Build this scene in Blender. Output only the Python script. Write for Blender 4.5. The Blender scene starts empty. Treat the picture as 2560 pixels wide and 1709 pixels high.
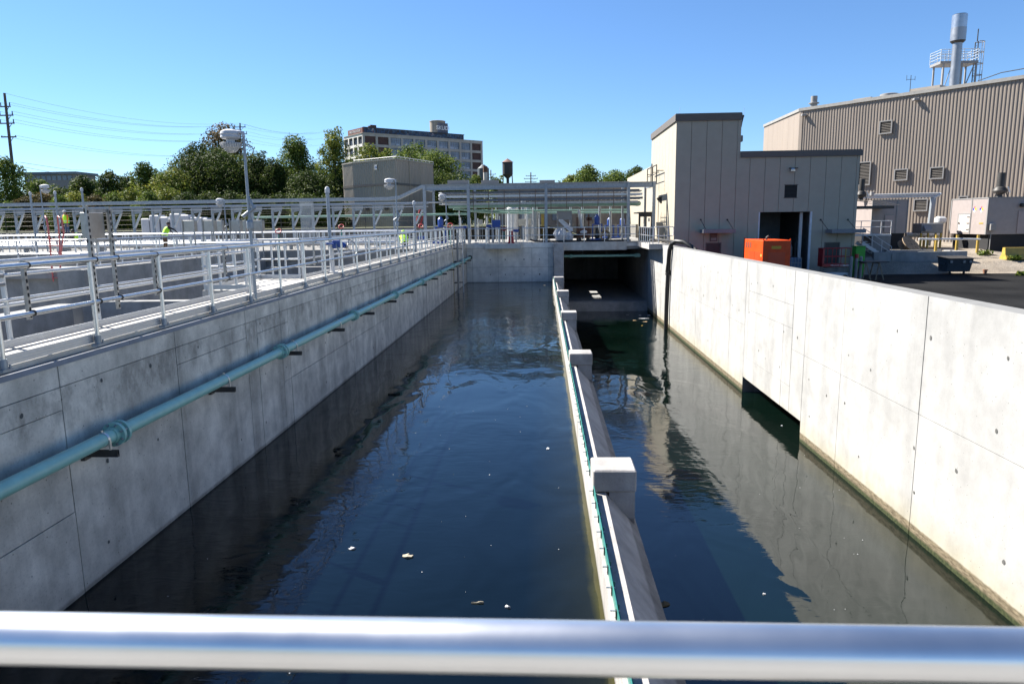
import bpy, math, random
import numpy as np
from mathutils import Vector, Matrix

# ---------------------------------------------------------------- camera, sky, sun, exposure
scene = bpy.context.scene
COL = scene.collection
R = math.radians
CAM = Vector((0, 0, 4.3))
F_PX, PITCH, YAW, ROLL, IW, IH = 1763.74, 0.168316, 0.0452254, 0.0135298, 2560, 1709
FW = Vector((-math.sin(YAW) * math.cos(PITCH), math.cos(YAW) * math.cos(PITCH), -math.sin(PITCH)))
_r0 = Vector((math.cos(YAW), math.sin(YAW), 0)); _u0 = _r0.cross(FW)
RT = _r0 * math.cos(ROLL) - _u0 * math.sin(ROLL)
UP = _u0 * math.cos(ROLL) + _r0 * math.sin(ROLL)
cd = bpy.data.cameras.new('camera'); cam = bpy.data.objects.new('camera', cd); COL.objects.link(cam)
cam.matrix_world = Matrix(((RT.x, UP.x, -FW.x, 0), (RT.y, UP.y, -FW.y, 0), (RT.z, UP.z, -FW.z, CAM.z), (0, 0, 0, 1)))
cd.sensor_width = 36; cd.lens = F_PX * 36 / IW; cd.clip_end = 6000; cd.clip_start = 0.05
cd.dof.use_dof = True; cd.dof.focus_distance = 22; cd.dof.aperture_fstop = 9
scene.camera = cam

SUN_EL = R(43.7); SUN_D = Vector((0.872 * math.cos(SUN_EL), -0.49 * math.cos(SUN_EL), -math.sin(SUN_EL)))
world = bpy.data.worlds.new('World'); scene.world = world; world.use_nodes = True
nt = world.node_tree; nt.nodes.clear()
sky = nt.nodes.new('ShaderNodeTexSky'); sky.sky_type = 'NISHITA'; sky.sun_disc = False
sky.sun_elevation = SUN_EL; sky.sun_rotation = math.atan2(-SUN_D.x, -SUN_D.y)
sky.air_density = 1.0; sky.dust_density = 0.0; sky.ozone_density = 10.0; sky.altitude = 200
bg = nt.nodes.new('ShaderNodeBackground'); bg.inputs['Strength'].default_value = 0.053
wo = nt.nodes.new('ShaderNodeOutputWorld')
nt.links.new(sky.outputs[0], bg.inputs[0]); nt.links.new(bg.outputs[0], wo.inputs[0])
sl = bpy.data.lights.new('sun', 'SUN'); sl.energy = 5.0; sl.angle = R(0.53); sl.color = (1.0, 0.95, 0.87)
so = bpy.data.objects.new('sun', sl); COL.objects.link(so); so.location = (-60, 40, 80)
so.rotation_euler = SUN_D.to_track_quat('-Z', 'Y').to_euler()
scene.view_settings.view_transform = 'Standard'; scene.view_settings.look = 'None'
scene.view_settings.exposure = 1.72; scene.view_settings.gamma = 1
scene.view_settings.use_curve_mapping = False

def ray(px, py):
    return FW + (px - IW / 2) / F_PX * RT - (py - IH / 2) / F_PX * UP
def at_y(px, py, Y): d = ray(px, py); return CAM + d * (Y / d.y)      # survey points: a place in the photo at a known distance / side / height
def at_x(px, py, X): d = ray(px, py); return CAM + d * (X / d.x)
def at_z(px, py, Z): d = ray(px, py); return CAM + d * ((Z - CAM.z) / d.z)

# ---------------------------------------------------------------- object helpers
def tag(o, label=None, cat=None, group=None, kind=None):
    if label: o['label'] = label
    if cat: o['category'] = cat
    if group: o['group'] = group
    if kind: o['kind'] = kind
    return o
def T(name, label, cat, loc=(0, 0, 0), rz=0, group=None):
    o = bpy.data.objects.new(name, None); COL.objects.link(o); o.empty_display_size = 0.3
    o.location = loc; o.rotation_euler = (0, 0, rz)
    return tag(o, label, cat, group)
def link(name, me, parent=None, loc=(0, 0, 0), rot=(0, 0, 0), sc=None):
    o = bpy.data.objects.new(name, me); COL.objects.link(o); o.parent = parent
    o.location = loc; o.rotation_euler = rot
    if sc: o.scale = sc
    return o
def copy_tree(o, parent=None):
    c = o.copy(); COL.objects.link(c); c.parent = parent
    for ch in [x for x in bpy.data.objects if x.parent == o]: copy_tree(ch, c)
    return c
class MB:
    def __init__(s): s.v = []; s.f = []; s.sm = []; s.mi = []; s.m = 0
    def add(s, vs, fs, smooth=False):
        b = len(s.v); s.v += [tuple(p) for p in vs]
        for f in fs: s.f.append(tuple(i + b for i in f)); s.sm.append(smooth); s.mi.append(s.m)
        return s
    def hexa(s, p):
        return s.add(p, [(0, 3, 2, 1), (4, 5, 6, 7), (0, 1, 5, 4), (1, 2, 6, 5), (2, 3, 7, 6), (3, 0, 4, 7)])
    def box(s, x0, x1, y0, y1, z0, z1):
        return s.hexa([(x0, y0, z0), (x1, y0, z0), (x1, y1, z0), (x0, y1, z0), (x0, y0, z1), (x1, y0, z1), (x1, y1, z1), (x0, y1, z1)])
    def cbox(s, x0, x1, y0, y1, z0, z1, c):                  # chamfered box
        vs = []; 
        for z, k in ((z0, c), (z0 + c, 0), (z1 - c, 0), (z1, c)):
            a0, a1, b0, b1 = x0 + k, x1 - k, y0 + k, y1 - k
            cc = c * 0.6 if k == 0 else c * 0.3
            vs += [(a0 + cc, b0, z), (a1 - cc, b0, z), (a1, b0 + cc, z), (a1, b1 - cc, z), (a1 - cc, b1, z), (a0 + cc, b1, z), (a0, b1 - cc, z), (a0, b0 + cc, z)]
        fs = [tuple(range(7, -1, -1)), tuple(range(24, 32))]
        for k in range(3):
            for i in range(8): j = (i + 1) % 8; fs.append((k * 8 + i, k * 8 + j, k * 8 + 8 + j, k * 8 + 8 + i))
        return s.add(vs, fs)
    def bar(s, p0, p1, w, h=None, up=(0, 0, 1)):             # rectangular bar between two points
        p0 = Vector(p0); p1 = Vector(p1); h = h or w; d = (p1 - p0).normalized(); u = Vector(up)
        if abs(d.dot(u)) > 0.98: u = Vector((0, 1, 0))
        a = d.cross(u).normalized() * (w / 2); b = a.cross(d).normalized() * (h / 2)
        return s.hexa([p0 - a - b, p0 + a - b, p0 + a + b, p0 - a + b, p1 - a - b, p1 + a - b, p1 + a + b, p1 - a + b])
    def cyl(s, p0, p1, r0, r1=None, n=10, cap=True):
        p0 = Vector(p0); p1 = Vector(p1); r1 = r0 if r1 is None else r1; d = (p1 - p0)
        if d.length < 1e-7: return s
        d.normalize(); u = Vector((0, 0, 1)) if abs(d.z) < 0.9 else Vector((1, 0, 0)); a = d.cross(u).normalized(); b = d.cross(a)
        ring = [(a * math.cos(2 * math.pi * i / n) + b * math.sin(2 * math.pi * i / n)) for i in range(n)]
        A = [p0 + q * r0 for q in ring]; B = [p1 + q * r1 for q in ring]
        s.add(A + B, [(i, i + n, (i + 1) % n + n, (i + 1) % n) for i in range(n)], True)
        if cap: s.add(A, [tuple(range(n))]); s.add(B, [tuple(range(n - 1, -1, -1))])
        return s
    def tube(s, pts, r, n=8, cap=True):
        pts = [Vector(p) for p in pts]; vs = []; fs = []; m = len(pts)
        for k, p in enumerate(pts):
            d = (pts[min(k + 1, m - 1)] - pts[max(k - 1, 0)]).normalized()
            u = Vector((0, 0, 1)) if abs(d.z) < 0.95 else Vector((0, 1, 0))
            if k == 0: a = d.cross(u).normalized()
            else: a = (a - d * a.dot(d)).normalized()
            b = d.cross(a); rr = r[k] if isinstance(r, (list, tuple)) else r
            vs += [p + (a * math.cos(2 * math.pi * i / n) + b * math.sin(2 * math.pi * i / n)) * rr for i in range(n)]
        for k in range(m - 1):
            for i in range(n): j = (i + 1) % n; fs.append((k * n + i, (k + 1) * n + i, (k + 1) * n + j, k * n + j))
        s.add(vs, fs, True)
        if cap: s.add(vs[:n], [tuple(range(n))]); s.add(vs[-n:], [tuple(range(n - 1, -1, -1))])
        return s
    def lathe(s, c, prof, n=16, cap=True):                  # prof: (r, z) from bottom to top round a vertical axis
        c = Vector(c)
        for (r0, z0), (r1, z1) in zip(prof[:-1], prof[1:]):
            A = [c + Vector((r0 * math.cos(2 * math.pi * i / n), r0 * math.sin(2 * math.pi * i / n), z0)) for i in range(n)]
            B = [c + Vector((r1 * math.cos(2 * math.pi * i / n), r1 * math.sin(2 * math.pi * i / n), z1)) for i in range(n)]
            s.add(A + B, [(i, (i + 1) % n, (i + 1) % n + n, i + n) for i in range(n)], True)
        if cap:
            for (r, z), rv in ((prof[0], True), (prof[-1], False)):
                if r > 1e-4:
                    A = [c + Vector((r * math.cos(2 * math.pi * i / n), r * math.sin(2 * math.pi * i / n), z)) for i in range(n)]
                    s.add(A, [tuple(range(n))[::-1] if rv else tuple(range(n))])
        return s
    def prism(s, poly, axis, a, b):                          # 2-D outline pushed along an axis
        def P(p, t):
            return {'x': (t, p[0], p[1]), 'y': (p[0], t, p[1]), 'z': (p[0], p[1], t)}[axis]
        n = len(poly); vs = [P(p, a) for p in poly] + [P(p, b) for p in poly]
        return s.add(vs, [tuple(range(n)), tuple(range(2 * n - 1, n - 1, -1))] + [(i, i + n, (i + 1) % n + n, (i + 1) % n) for i in range(n)])
    def quad(s, a, b, c, d): return s.add([a, b, c, d], [(0, 1, 2, 3)])
    def mesh(s, name, mat, off=(0, 0, 0)):
        me = bpy.data.meshes.new(name); o = Vector(off)
        me.from_pydata([(p[0] - o.x, p[1] - o.y, p[2] - o.z) for p in s.v], [], s.f)
        for m in (mat if isinstance(mat, (list, tuple)) else [mat]): me.materials.append(m)
        me.polygons.foreach_set('use_smooth', s.sm); me.polygons.foreach_set('material_index', s.mi)
        fix_normals(me); me.update(); return me
    def build(s, name, mat, parent=None, label=None, kind=None):  # world coordinates in, parent's own offset taken out
        off = parent_off(parent); o = link(name, s.mesh(name, mat, off), parent)
        if label: o['label'] = label
        if kind: o['kind'] = kind
        return o
import bmesh
def fix_normals(me):
    bm = bmesh.new(); bm.from_mesh(me); bmesh.ops.recalc_face_normals(bm, faces=bm.faces); bm.to_mesh(me); bm.free()
def parent_off(p):
    o = Vector((0, 0, 0))
    while p is not None: o += Vector(p.location); p = p.parent
    return o
def thing1(name, label, cat, mb, mat, group=None, kind=None):   # a thing that is one mesh
    o = mb.build(name, mat); return tag(o, label, cat, group, kind)
def text_mesh(txt, size, mat, depth=0.004, bold=False):
    cu = bpy.data.curves.new('lettering', 'FONT'); cu.body = txt; cu.size = size; cu.extrude = depth; cu.align_x = 'CENTER'; cu.align_y = 'CENTER'
    if bold: cu.offset = size * 0.02
    cu.resolution_u = 3
    o = bpy.data.objects.new('lettering', cu); COL.objects.link(o)
    me = bpy.data.meshes.new_from_object(o.evaluated_get(bpy.context.evaluated_depsgraph_get())); bpy.data.objects.remove(o)
    me.materials.clear(); me.materials.append(mat); return me

# ---------------------------------------------------------------- materials
MATS = {}
def node(nt, t, **kw):
    n = nt.nodes.new(t)
    for k, v in kw.items(): setattr(n, k, v)
    return n
def base_mat(name):
    m = bpy.data.materials.new(name); m.use_nodes = True; nt = m.node_tree
    return m, nt, nt.nodes['Principled BSDF']
def M(name, col, rough=0.6, metal=0.0, var=0.12, scale=3.0, bump=0.0, bscale=None, spec=0.5, streak=False, dirt=None):
    if name in MATS: return MATS[name]
    m, nt, b = base_mat(name); L = nt.links.new
    geo = node(nt, 'ShaderNodeNewGeometry'); mp = node(nt, 'ShaderNodeMapping'); L(geo.outputs['Position'], mp.inputs['Vector'])
    if streak: mp.inputs['Scale'].default_value = (1, 1, 0.12)
    nz = node(nt, 'ShaderNodeTexNoise'); nz.inputs['Scale'].default_value = scale; nz.inputs['Detail'].default_value = 6; nz.inputs['Roughness'].default_value = 0.6
    L(mp.outputs[0], nz.inputs['Vector'])
    rp = node(nt, 'ShaderNodeValToRGB'); L(nz.outputs['Fac'], rp.inputs[0])
    d = dirt or tuple(c * (1 - var * 1.6) for c in col)
    rp.color_ramp.elements[0].position = 0.32; rp.color_ramp.elements[1].position = 0.68
    rp.color_ramp.elements[0].color = (*d, 1); rp.color_ramp.elements[1].color = (*[min(1, c * (1 + var * 0.5)) for c in col], 1)
    L(rp.outputs[0], b.inputs['Base Color'])
    b.inputs['Roughness'].default_value = rough; b.inputs['Metallic'].default_value = metal; b.inputs['Specular IOR Level'].default_value = spec
    if metal > 0.3 or rough < 0.5:
        mr = node(nt, 'ShaderNodeMapRange'); mr.inputs['To Min'].default_value = max(0.05, rough - 0.1); mr.inputs['To Max'].default_value = rough + 0.12
        L(nz.outputs['Fac'], mr.inputs['Value']); L(mr.outputs[0], b.inputs['Roughness'])
    if bump:
        n2 = node(nt, 'ShaderNodeTexNoise'); n2.inputs['Scale'].default_value = bscale or scale * 8; n2.inputs['Detail'].default_value = 5
        L(geo.outputs['Position'], n2.inputs['Vector'])
        bp = node(nt, 'ShaderNodeBump'); bp.inputs['Strength'].default_value = bump; bp.inputs['Distance'].default_value = 0.02
        L(n2.outputs['Fac'], bp.inputs['Height']); L(bp.outputs[0], b.inputs['Normal'])
    MATS[name] = m; return m
def concrete(name, col, stain=0.35, pit=0.5, wl=None, wet=None, rust=0.0, bump=0.25, band=None):
    """poured concrete: cloudy tone, vertical run-off streaks, bug holes, optional water-line growth up to height wl"""
    m, nt, b = base_mat(name); L = nt.links.new
    geo = node(nt, 'ShaderNodeNewGeometry'); pos = geo.outputs['Position']
    def noise(sc, det=6, rough=0.6, scl=(1, 1, 1)):
        mp = node(nt, 'ShaderNodeMapping'); mp.inputs['Scale'].default_value = scl; L(pos, mp.inputs['Vector'])
        n = node(nt, 'ShaderNodeTexNoise'); n.inputs['Scale'].default_value = sc; n.inputs['Detail'].default_value = det; n.inputs['Roughness'].default_value = rough
        L(mp.outputs[0], n.inputs['Vector']); return n.outputs['Fac']
    def ramp(fac, p0, p1, c0, c1):
        r = node(nt, 'ShaderNodeValToRGB'); L(fac, r.inputs[0]); e = r.color_ramp.elements
        e[0].position = p0; e[1].position = p1; e[0].color = (*c0, 1); e[1].color = (*c1, 1); return r.outputs[0]
    def mul(a, bb, f=1.0):
        x = node(nt, 'ShaderNodeMix', data_type='RGBA', blend_type='MULTIPLY'); x.inputs[0].default_value = f
        L(a, x.inputs[6]); L(bb, x.inputs[7]); return x.outputs[2]
    def mix(fac, a, bb):
        x = node(nt, 'ShaderNodeMix', data_type='RGBA'); L(fac, x.inputs[0]); L(a, x.inputs[6])
        if isinstance(bb, tuple): x.inputs[7].default_value = (*bb, 1)
        else: L(bb, x.inputs[7])
        return x.outputs[2]
    c = ramp(noise(0.55, 5), 0.3, 0.7, tuple(k * (1 - stain * 0.5) for k in col), tuple(min(1, k * 1.08) for k in col))
    g = lambda v: (v, v, v * 1.0)
    c = mul(c, ramp(noise(2.2, 8, 0.65), 0.35, 0.62, g(1 - stain * 0.45), g(1)))
    c = mul(c, ramp(noise(1.3, 6, 0.6, (1, 1, 0.08)), 0.33, 0.55, g(1 - stain * 0.55), g(1)))        # run-off streaks
    c = mul(c, ramp(noise(34, 3), 0.32, 0.45, g(1 - stain * 0.3), g(1)))
    pn = node(nt, 'ShaderNodeTexVoronoi'); pn.inputs['Scale'].default_value = 7.5; L(pos, pn.inputs['Vector'])
    pr = ramp(pn.outputs['Distance'], 0.045, 0.09, g(1 - pit), g(1)); c = mul(c, pr)
    if rust:
        c = mix(ramp(noise(0.9, 4, 0.5, (1, 1, 0.1)), 0.62, 0.75, (0, 0, 0), g(rust)), c, (0.35, 0.17, 0.06))
    sep = node(nt, 'ShaderNodeSeparateXYZ'); L(pos, sep.inputs[0])
    def below(h, soft, ns):                                   # mask: 1 under height h, ragged edge
        a = node(nt, 'ShaderNodeMath', operation='MULTIPLY_ADD'); a.inputs[1].default_value = ns; L(noise(6, 5, 0.7, (1, 1, 0.4)), a.inputs[0]); L(sep.outputs['Z'], a.inputs[2])
        r = node(nt, 'ShaderNodeMapRange'); L(a.outputs[0], r.inputs['Value']); r.inputs['From Min'].default_value = h + ns * 0.5 - soft; r.inputs['From Max'].default_value = h + ns * 0.5 + soft
        r.inputs['To Min'].default_value = 1; r.inputs['To Max'].default_value = 0; return r.outputs[0]
    if wl is not None:
        c = mix(below(wl + 0.5, 0.35, 0.15), c, mul(c, ramp(noise(2, 3), 0.2, 0.8, (0.95, 0.86, 0.62), (1, 0.95, 0.8))))
        c = mix(below(wl + 0.27, 0.02, 0.06), c, ramp(noise(14, 6, 0.75, (0.35, 0.35, 1.6)), 0.35, 0.65, (0.045, 0.035, 0.02), (0.2, 0.165, 0.11)))
        c = mix(below(wl + 0.1, 0.03, 0.06), c, ramp(noise(18, 5), 0.4, 0.7, (0.012, 0.02, 0.005), (0.05, 0.055, 0.022)))
    if band is not None:                                      # dirty lift joint: blotchy grime hanging below a cold joint
        def mth(op, a, bb):
            x = node(nt, 'ShaderNodeMath', operation=op)
            for k, v in enumerate((a, bb)):
                if isinstance(v, (int, float)): x.inputs[k].default_value = v
                else: L(v, x.inputs[k])
            return x.outputs[0]
        top_m = below(band[1], 0.012, 0.06); low_m = mth('SUBTRACT', 1.0, below(band[0], 0.14, 0.3))
        blot = node(nt, 'ShaderNodeMapRange'); L(noise(3.2, 7, 0.7, (1, 1, 0.55)), blot.inputs['Value']); blot.inputs['From Min'].default_value = 0.46; blot.inputs['From Max'].default_value = 0.6; blot.inputs['To Max'].default_value = 0.75
        c = mix(mth('MULTIPLY', mth('MULTIPLY', top_m, low_m), blot.outputs[0]), c, mul(c, ramp(noise(9, 5), 0.3, 0.7, (0.42, 0.42, 0.42), (0.7, 0.69, 0.68))))
    if wet is not None:
        c = mix(below(wet, 0.02, 0.05), c, mul(c, ramp(noise(5, 3), 0.3, 0.7, g(0.45), g(0.65))))
    L(c, b.inputs['Base Color']); b.inputs['Roughness'].default_value = 0.88; b.inputs['Specular IOR Level'].default_value = 0.3
    bp = node(nt, 'ShaderNodeBump'); bp.inputs['Strength'].default_value = bump; bp.inputs['Distance'].default_value = 0.012
    L(noise(26, 7, 0.7), bp.inputs['Height']); L(bp.outputs[0], b.inputs['Normal'])
    MATS[name] = m; return m
def water(name, deep, algae_x=None, amp=1.0, ior=1.4):
    m, nt, b = base_mat(name); L = nt.links.new
    geo = node(nt, 'ShaderNodeNewGeometry'); pos = geo.outputs['Position']; sep = node(nt, 'ShaderNodeSeparateXYZ'); L(pos, sep.inputs[0])
    def noise(sc, det, scl, dist=0.0):
        mp = node(nt, 'ShaderNodeMapping'); mp.inputs['Scale'].default_value = scl; mp.inputs['Rotation'].default_value = (0, 0, 0.25); L(pos, mp.inputs['Vector'])
        n = node(nt, 'ShaderNodeTexNoise'); n.inputs['Scale'].default_value = sc; n.inputs['Detail'].default_value = det; n.inputs['Distortion'].default_value = dist
        L(mp.outputs[0], n.inputs['Vector']); return n.outputs['Fac']
    def math2(op, a, k):
        x = node(nt, 'ShaderNodeMath', operation=op); L(a, x.inputs[0])
        if isinstance(k, (int, float)): x.inputs[1].default_value = k
        else: L(k, x.inputs[1])
        return x.outputs[0]
    def rng(v, a, bb, c0, c1):
        r = node(nt, 'ShaderNodeMapRange'); L(v, r.inputs['Value']); r.inputs['From Min'].default_value = a; r.inputs['From Max'].default_value = bb
        r.inputs['To Min'].default_value = c0; r.inputs['To Max'].default_value = c1; return r.outputs[0]
    # murk: green-black, cloudier patches
    rp = node(nt, 'ShaderNodeValToRGB'); L(noise(0.35, 4, (1, 1, 1)), rp.inputs[0]); e = rp.color_ramp.elements
    e[0].position = 0.3; e[1].position = 0.7; e[0].color = (*[k * 0.7 for k in deep], 1); e[1].color = (*[k * 1.25 for k in deep], 1)
    col = rp.outputs[0]
    if algae_x is not None:                                  # algae growing on the submerged wall tints the shallow fringe
        a = math2('ADD', sep.outputs['X'], rng(noise(2.5, 4, (1, 0.5, 1)), 0.3, 0.7, -0.05, 0.05))
        f1 = rng(a, algae_x - 0.9, algae_x - 0.05, 0.0, 0.12); f2 = rng(a, algae_x - 0.16, algae_x - 0.02, 0.0, 0.6)
        mx = node(nt, 'ShaderNodeMix', data_type='RGBA'); L(math2('MAXIMUM', f1, f2), mx.inputs[0]); L(col, mx.inputs[6]); mx.inputs[7].default_value = (0.05, 0.047, 0.006, 1); col = mx.outputs[2]
    L(col, b.inputs['Base Color']); b.inputs['Roughness'].default_value = 0.015; b.inputs['IOR'].default_value = ior
    # ripples: slow swells everywhere, small wavelets in patches, stronger far down the channel
    swell = math2('MULTIPLY', noise(0.8, 2, (1, 0.55, 1), 0.6), 0.055)
    patch = math2('MULTIPLY', rng(noise(0.16, 3, (1, 0.6, 1)), 0.42, 0.62, 0.12, 1.0), rng(sep.outputs['Y'], 8, 42, 0.4, 0.95))
    wav = math2('MULTIPLY', math2('MULTIPLY', noise(4.5, 4, (0.5, 1.25, 1), 0.8), patch), 0.022)
    bp = node(nt, 'ShaderNodeBump'); bp.inputs['Strength'].default_value = 1.0; bp.inputs['Distance'].default_value = amp
    L(math2('ADD', swell, wav), bp.inputs['Height']); L(bp.outputs[0], b.inputs['Normal'])
    MATS[name] = m; return m
def leafmat(name, c0, c1, c2):
    m, nt, b = base_mat(name); L = nt.links.new; geo = node(nt, 'ShaderNodeNewGeometry')
    nz = node(nt, 'ShaderNodeTexNoise'); nz.inputs['Scale'].default_value = 0.45; nz.inputs['Detail'].default_value = 3; L(geo.outputs['Position'], nz.inputs['Vector'])
    ad = node(nt, 'ShaderNodeMath', operation='MULTIPLY_ADD'); ad.inputs[1].default_value = 0.45; L(geo.outputs['Random Per Island'], ad.inputs[0])
    sb = node(nt, 'ShaderNodeMath', operation='SUBTRACT'); sb.inputs[1].default_value = 0.22; L(nz.outputs['Fac'], sb.inputs[0]); L(sb.outputs[0], ad.inputs[2])
    rp = node(nt, 'ShaderNodeValToRGB'); L(ad.outputs[0], rp.inputs[0]); e = rp.color_ramp.elements
    e[0].position = 0.25; e[0].color = (*c0, 1); e[1].position = 0.78; e[1].color = (*c2, 1); k = e.new(0.5); k.color = (*c1, 1)
    L(rp.outputs[0], b.inputs['Base Color']); b.inputs['Roughness'].default_value = 0.65; b.inputs['Specular IOR Level'].default_value = 0.1
    tr = node(nt, 'ShaderNodeBsdfTranslucent'); L(rp.outputs[0], tr.inputs['Color']); mx = node(nt, 'ShaderNodeMixShader'); mx.inputs[0].default_value = 0.28
    L(b.outputs[0], mx.inputs[1]); L(tr.outputs[0], mx.inputs[2]); L(mx.outputs[0], nt.nodes['Material Output'].inputs[0])
    MATS[name] = m; return m

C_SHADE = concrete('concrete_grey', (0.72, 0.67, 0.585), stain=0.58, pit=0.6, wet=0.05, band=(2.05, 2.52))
C_LIGHT = concrete('concrete_pale', (0.338, 0.336, 0.325), stain=0.26, pit=0.6, wl=-2.2, bump=0.15)
C_BRIDGE = concrete('concrete_bridge', (0.5, 0.49, 0.46), stain=0.35, pit=0.3, rust=0.5)
C_DIV = concrete('concrete_weir', (0.4, 0.385, 0.37), stain=0.45, pit=0.45, wet=0.06, bump=0.6)
C_DECK = concrete('concrete_deck', (0.25, 0.245, 0.235), stain=0.2, pit=0.2)
C_FAR = concrete('concrete_far_wall', (0.74, 0.71, 0.65), stain=0.35, pit=0.3, wet=0.05)
C_TANK = concrete('concrete_tank', (0.29, 0.29, 0.285), stain=0.35, pit=0.3)
JOINT = M('joint_grey', (0.22, 0.22, 0.21), 0.9)  # plain grey backing that shows in the gaps between panels
HOLE = M('tie_hole', (0.09, 0.09, 0.085), 0.95)
ALU = M('aluminium_tube', (0.68, 0.69, 0.69), 0.34, 1.0, 0.1, 30)
ALUW = M('aluminium_matt', (0.52, 0.53, 0.54), 0.45, 0.7, 0.06, 10)
GALV = M('galvanised_steel', (0.3, 0.33, 0.36), 0.5, 0.5, 0.14, 9)
SST = M('stainless_sheet', (0.4, 0.385, 0.36), 0.35, 0.9, 0.1, 6)
STRUT = M('strut_channel', (0.42, 0.41, 0.39), 0.45, 0.85, 0.2, 12)
DARK = M('black_rubber', (0.012, 0.012, 0.013), 0.5, 0, 0.2, 5)
DSTEEL = M('dark_steel', (0.05, 0.048, 0.045), 0.55, 0.4, 0.2, 8)
TEAL = M('teal_pipe_paint', (0.27, 0.51, 0.455), 0.35, 0, 0.06, 6)
TEALP = M('pale_teal_pipe', (0.2, 0.34, 0.285), 0.4, 0, 0.08, 4)
TEALD = M('teal_weir_plate', (0.04, 0.2, 0.17), 0.4, 0.1, 0.15, 6)
WHITE = M('white_wrap', (0.46, 0.47, 0.49), 0.5, 0, 0.06, 8, 0.3, 14)
WPAINT = M('white_paint', (0.52, 0.52, 0.515), 0.45, 0, 0.05, 4)
FRP = M('pale_plank', (0.42, 0.405, 0.375), 0.8, 0, 0.12, 3, spec=0.2)
CREAM = M('tan_metal_panel', (0.37, 0.333, 0.268), 0.6, 0.0, 0.04, 1.5, spec=0.12)
TRIM = M('taupe_trim', (0.13, 0.118, 0.108), 0.6, 0, 0.05, 3, spec=0.15)
TAUPE = M('taupe_ribbed_metal', (0.225, 0.188, 0.155), 0.5, 0.05, 0.1, 0.8, streak=True)
TAUPE2 = M('taupe_panel', (0.3, 0.265, 0.225), 0.55, 0.0, 0.08, 0.8, streak=True)
ORANGE = M('orange_paint', (0.62, 0.062, 0.008), 0.45, 0, 0.12, 3, spec=0.3)
RED = M('red_paint', (0.3, 0.012, 0.015), 0.4, 0, 0.1, 4)
PINKRED = M('faded_red_paint', (0.5, 0.13, 0.12), 0.5, 0, 0.1, 4)
BLUE = M('blue_paint', (0.009, 0.05, 0.24), 0.4, 0, 0.1, 4)
YELLOW = M('yellow_paint', (0.4, 0.27, 0.05), 0.55, 0, 0.15, 4)
GREEN = M('green_paint', (0.03, 0.3, 0.02), 0.5, 0, 0.1, 4)
RUST = M('rusty_steel', (0.13, 0.06, 0.035), 0.8, 0.1, 0.4, 6, 0.3)
WOOD = M('raw_wood', (0.25, 0.18, 0.115), 0.8, 0, 0.25, 6, streak=True)
POLE = M('weathered_pole', (0.13, 0.1, 0.085), 0.85, 0, 0.25, 3)
BRICK = M('old_brick', (0.075, 0.043, 0.04), 0.9, 0, 0.25, 0.6)
GREYP = M('grey_cabinet', (0.22, 0.215, 0.21), 0.5, 0, 0.06, 4)
PINK = M('pinkish_grey_panel', (0.29, 0.25, 0.235), 0.5, 0, 0.06, 2)
MAUVE = M('mauve_panel', (0.33, 0.27, 0.255), 0.5, 0, 0.06, 2)  # plain mauve for the trailer doors
BLACKM = M('black_void', (0.012, 0.012, 0.014), 0.8)
GLASSD = M('dusty_window_glass', (0.10, 0.13, 0.19), 0.12, 0, 0.25, 0.5, spec=0.8)
SKIN = M('skin', (0.3, 0.17, 0.11), 0.6)
LIME = M('hi_vis_lime', (0.45, 0.85, 0.02), 0.7, 0, 0.06, 5)
ORV = M('hi_vis_orange', (0.9, 0.25, 0.03), 0.7, 0, 0.06, 5)
CLOTH = M('dark_cloth', (0.02, 0.02, 0.023), 0.85)
JEAN = M('denim', (0.07, 0.1, 0.17), 0.85, 0, 0.2, 20)
ASPH = M('asphalt', (0.0105, 0.0105, 0.0105), 0.9, 0, 0.45, 0.3, 0.5, 40, spec=0.12)
BARK = M('bark', (0.07, 0.05, 0.04), 0.9, 0, 0.3, 5)

# ================================================================ THE SETTING
rnd = random.Random(7)
WL, WR = 0.0, -2.2            # water levels left and right of the weir
XL, XR = -5.5, 7.55           # channel wall faces
ZD = 2.82                     # deck level
YF = 51.0                     # far wall
def struct(o): o['kind'] = 'structure'; return o

# ---- ground: one sheet to the horizon, with the basin cut out
def gz(x, y):
    def st(a, b, t): t = min(1, max(0, (t - a) / (b - a))); return t * t * (3 - 2 * t)
    if x >= 8:
        z = 0.4 + 0.75 * st(49.8, 52.2, y) + 0.6 * st(52, 58, y) + 1.6 * st(62, 100, y)
        return z + (0.06 * math.sin(x * 1.7 + y * 0.9) * st(50, 52, y) if y < 70 else 0)
    return 3.95
xs = [-3000, -700, -250, -120, -75, -60, -48, -30, -15, 0, 8] + [8.001] + [10 + 1.5 * i for i in range(30)] + [60, 80, 120, 250, 700, 3000]
ys = [-300, -60, -20, -6, 10, 25, 40, 46] + [47 + 0.8 * i for i in range(20)] + [64, 70, 80, 100, 140, 250, 600, 1500, 4500]
g = MB(); idx = {}
for i, x in enumerate(xs):
    for j, y in enumerate(ys): idx[i, j] = len(g.v); g.v.append((x, y, gz(x, y)))
for i in range(len(xs) - 1):
    for j in range(len(ys) - 1):
        cx, cy = (xs[i] + xs[i + 1]) / 2, (ys[j] + ys[j + 1]) / 2
        if -60 < cx < 8.0005 and -6 < cy < 62: continue
        if xs[i] == 8: continue
        g.f.append((idx[i, j], idx[i + 1, j], idx[i + 1, j + 1], idx[i, j + 1])); g.sm.append(False); g.mi.append(0)
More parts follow.
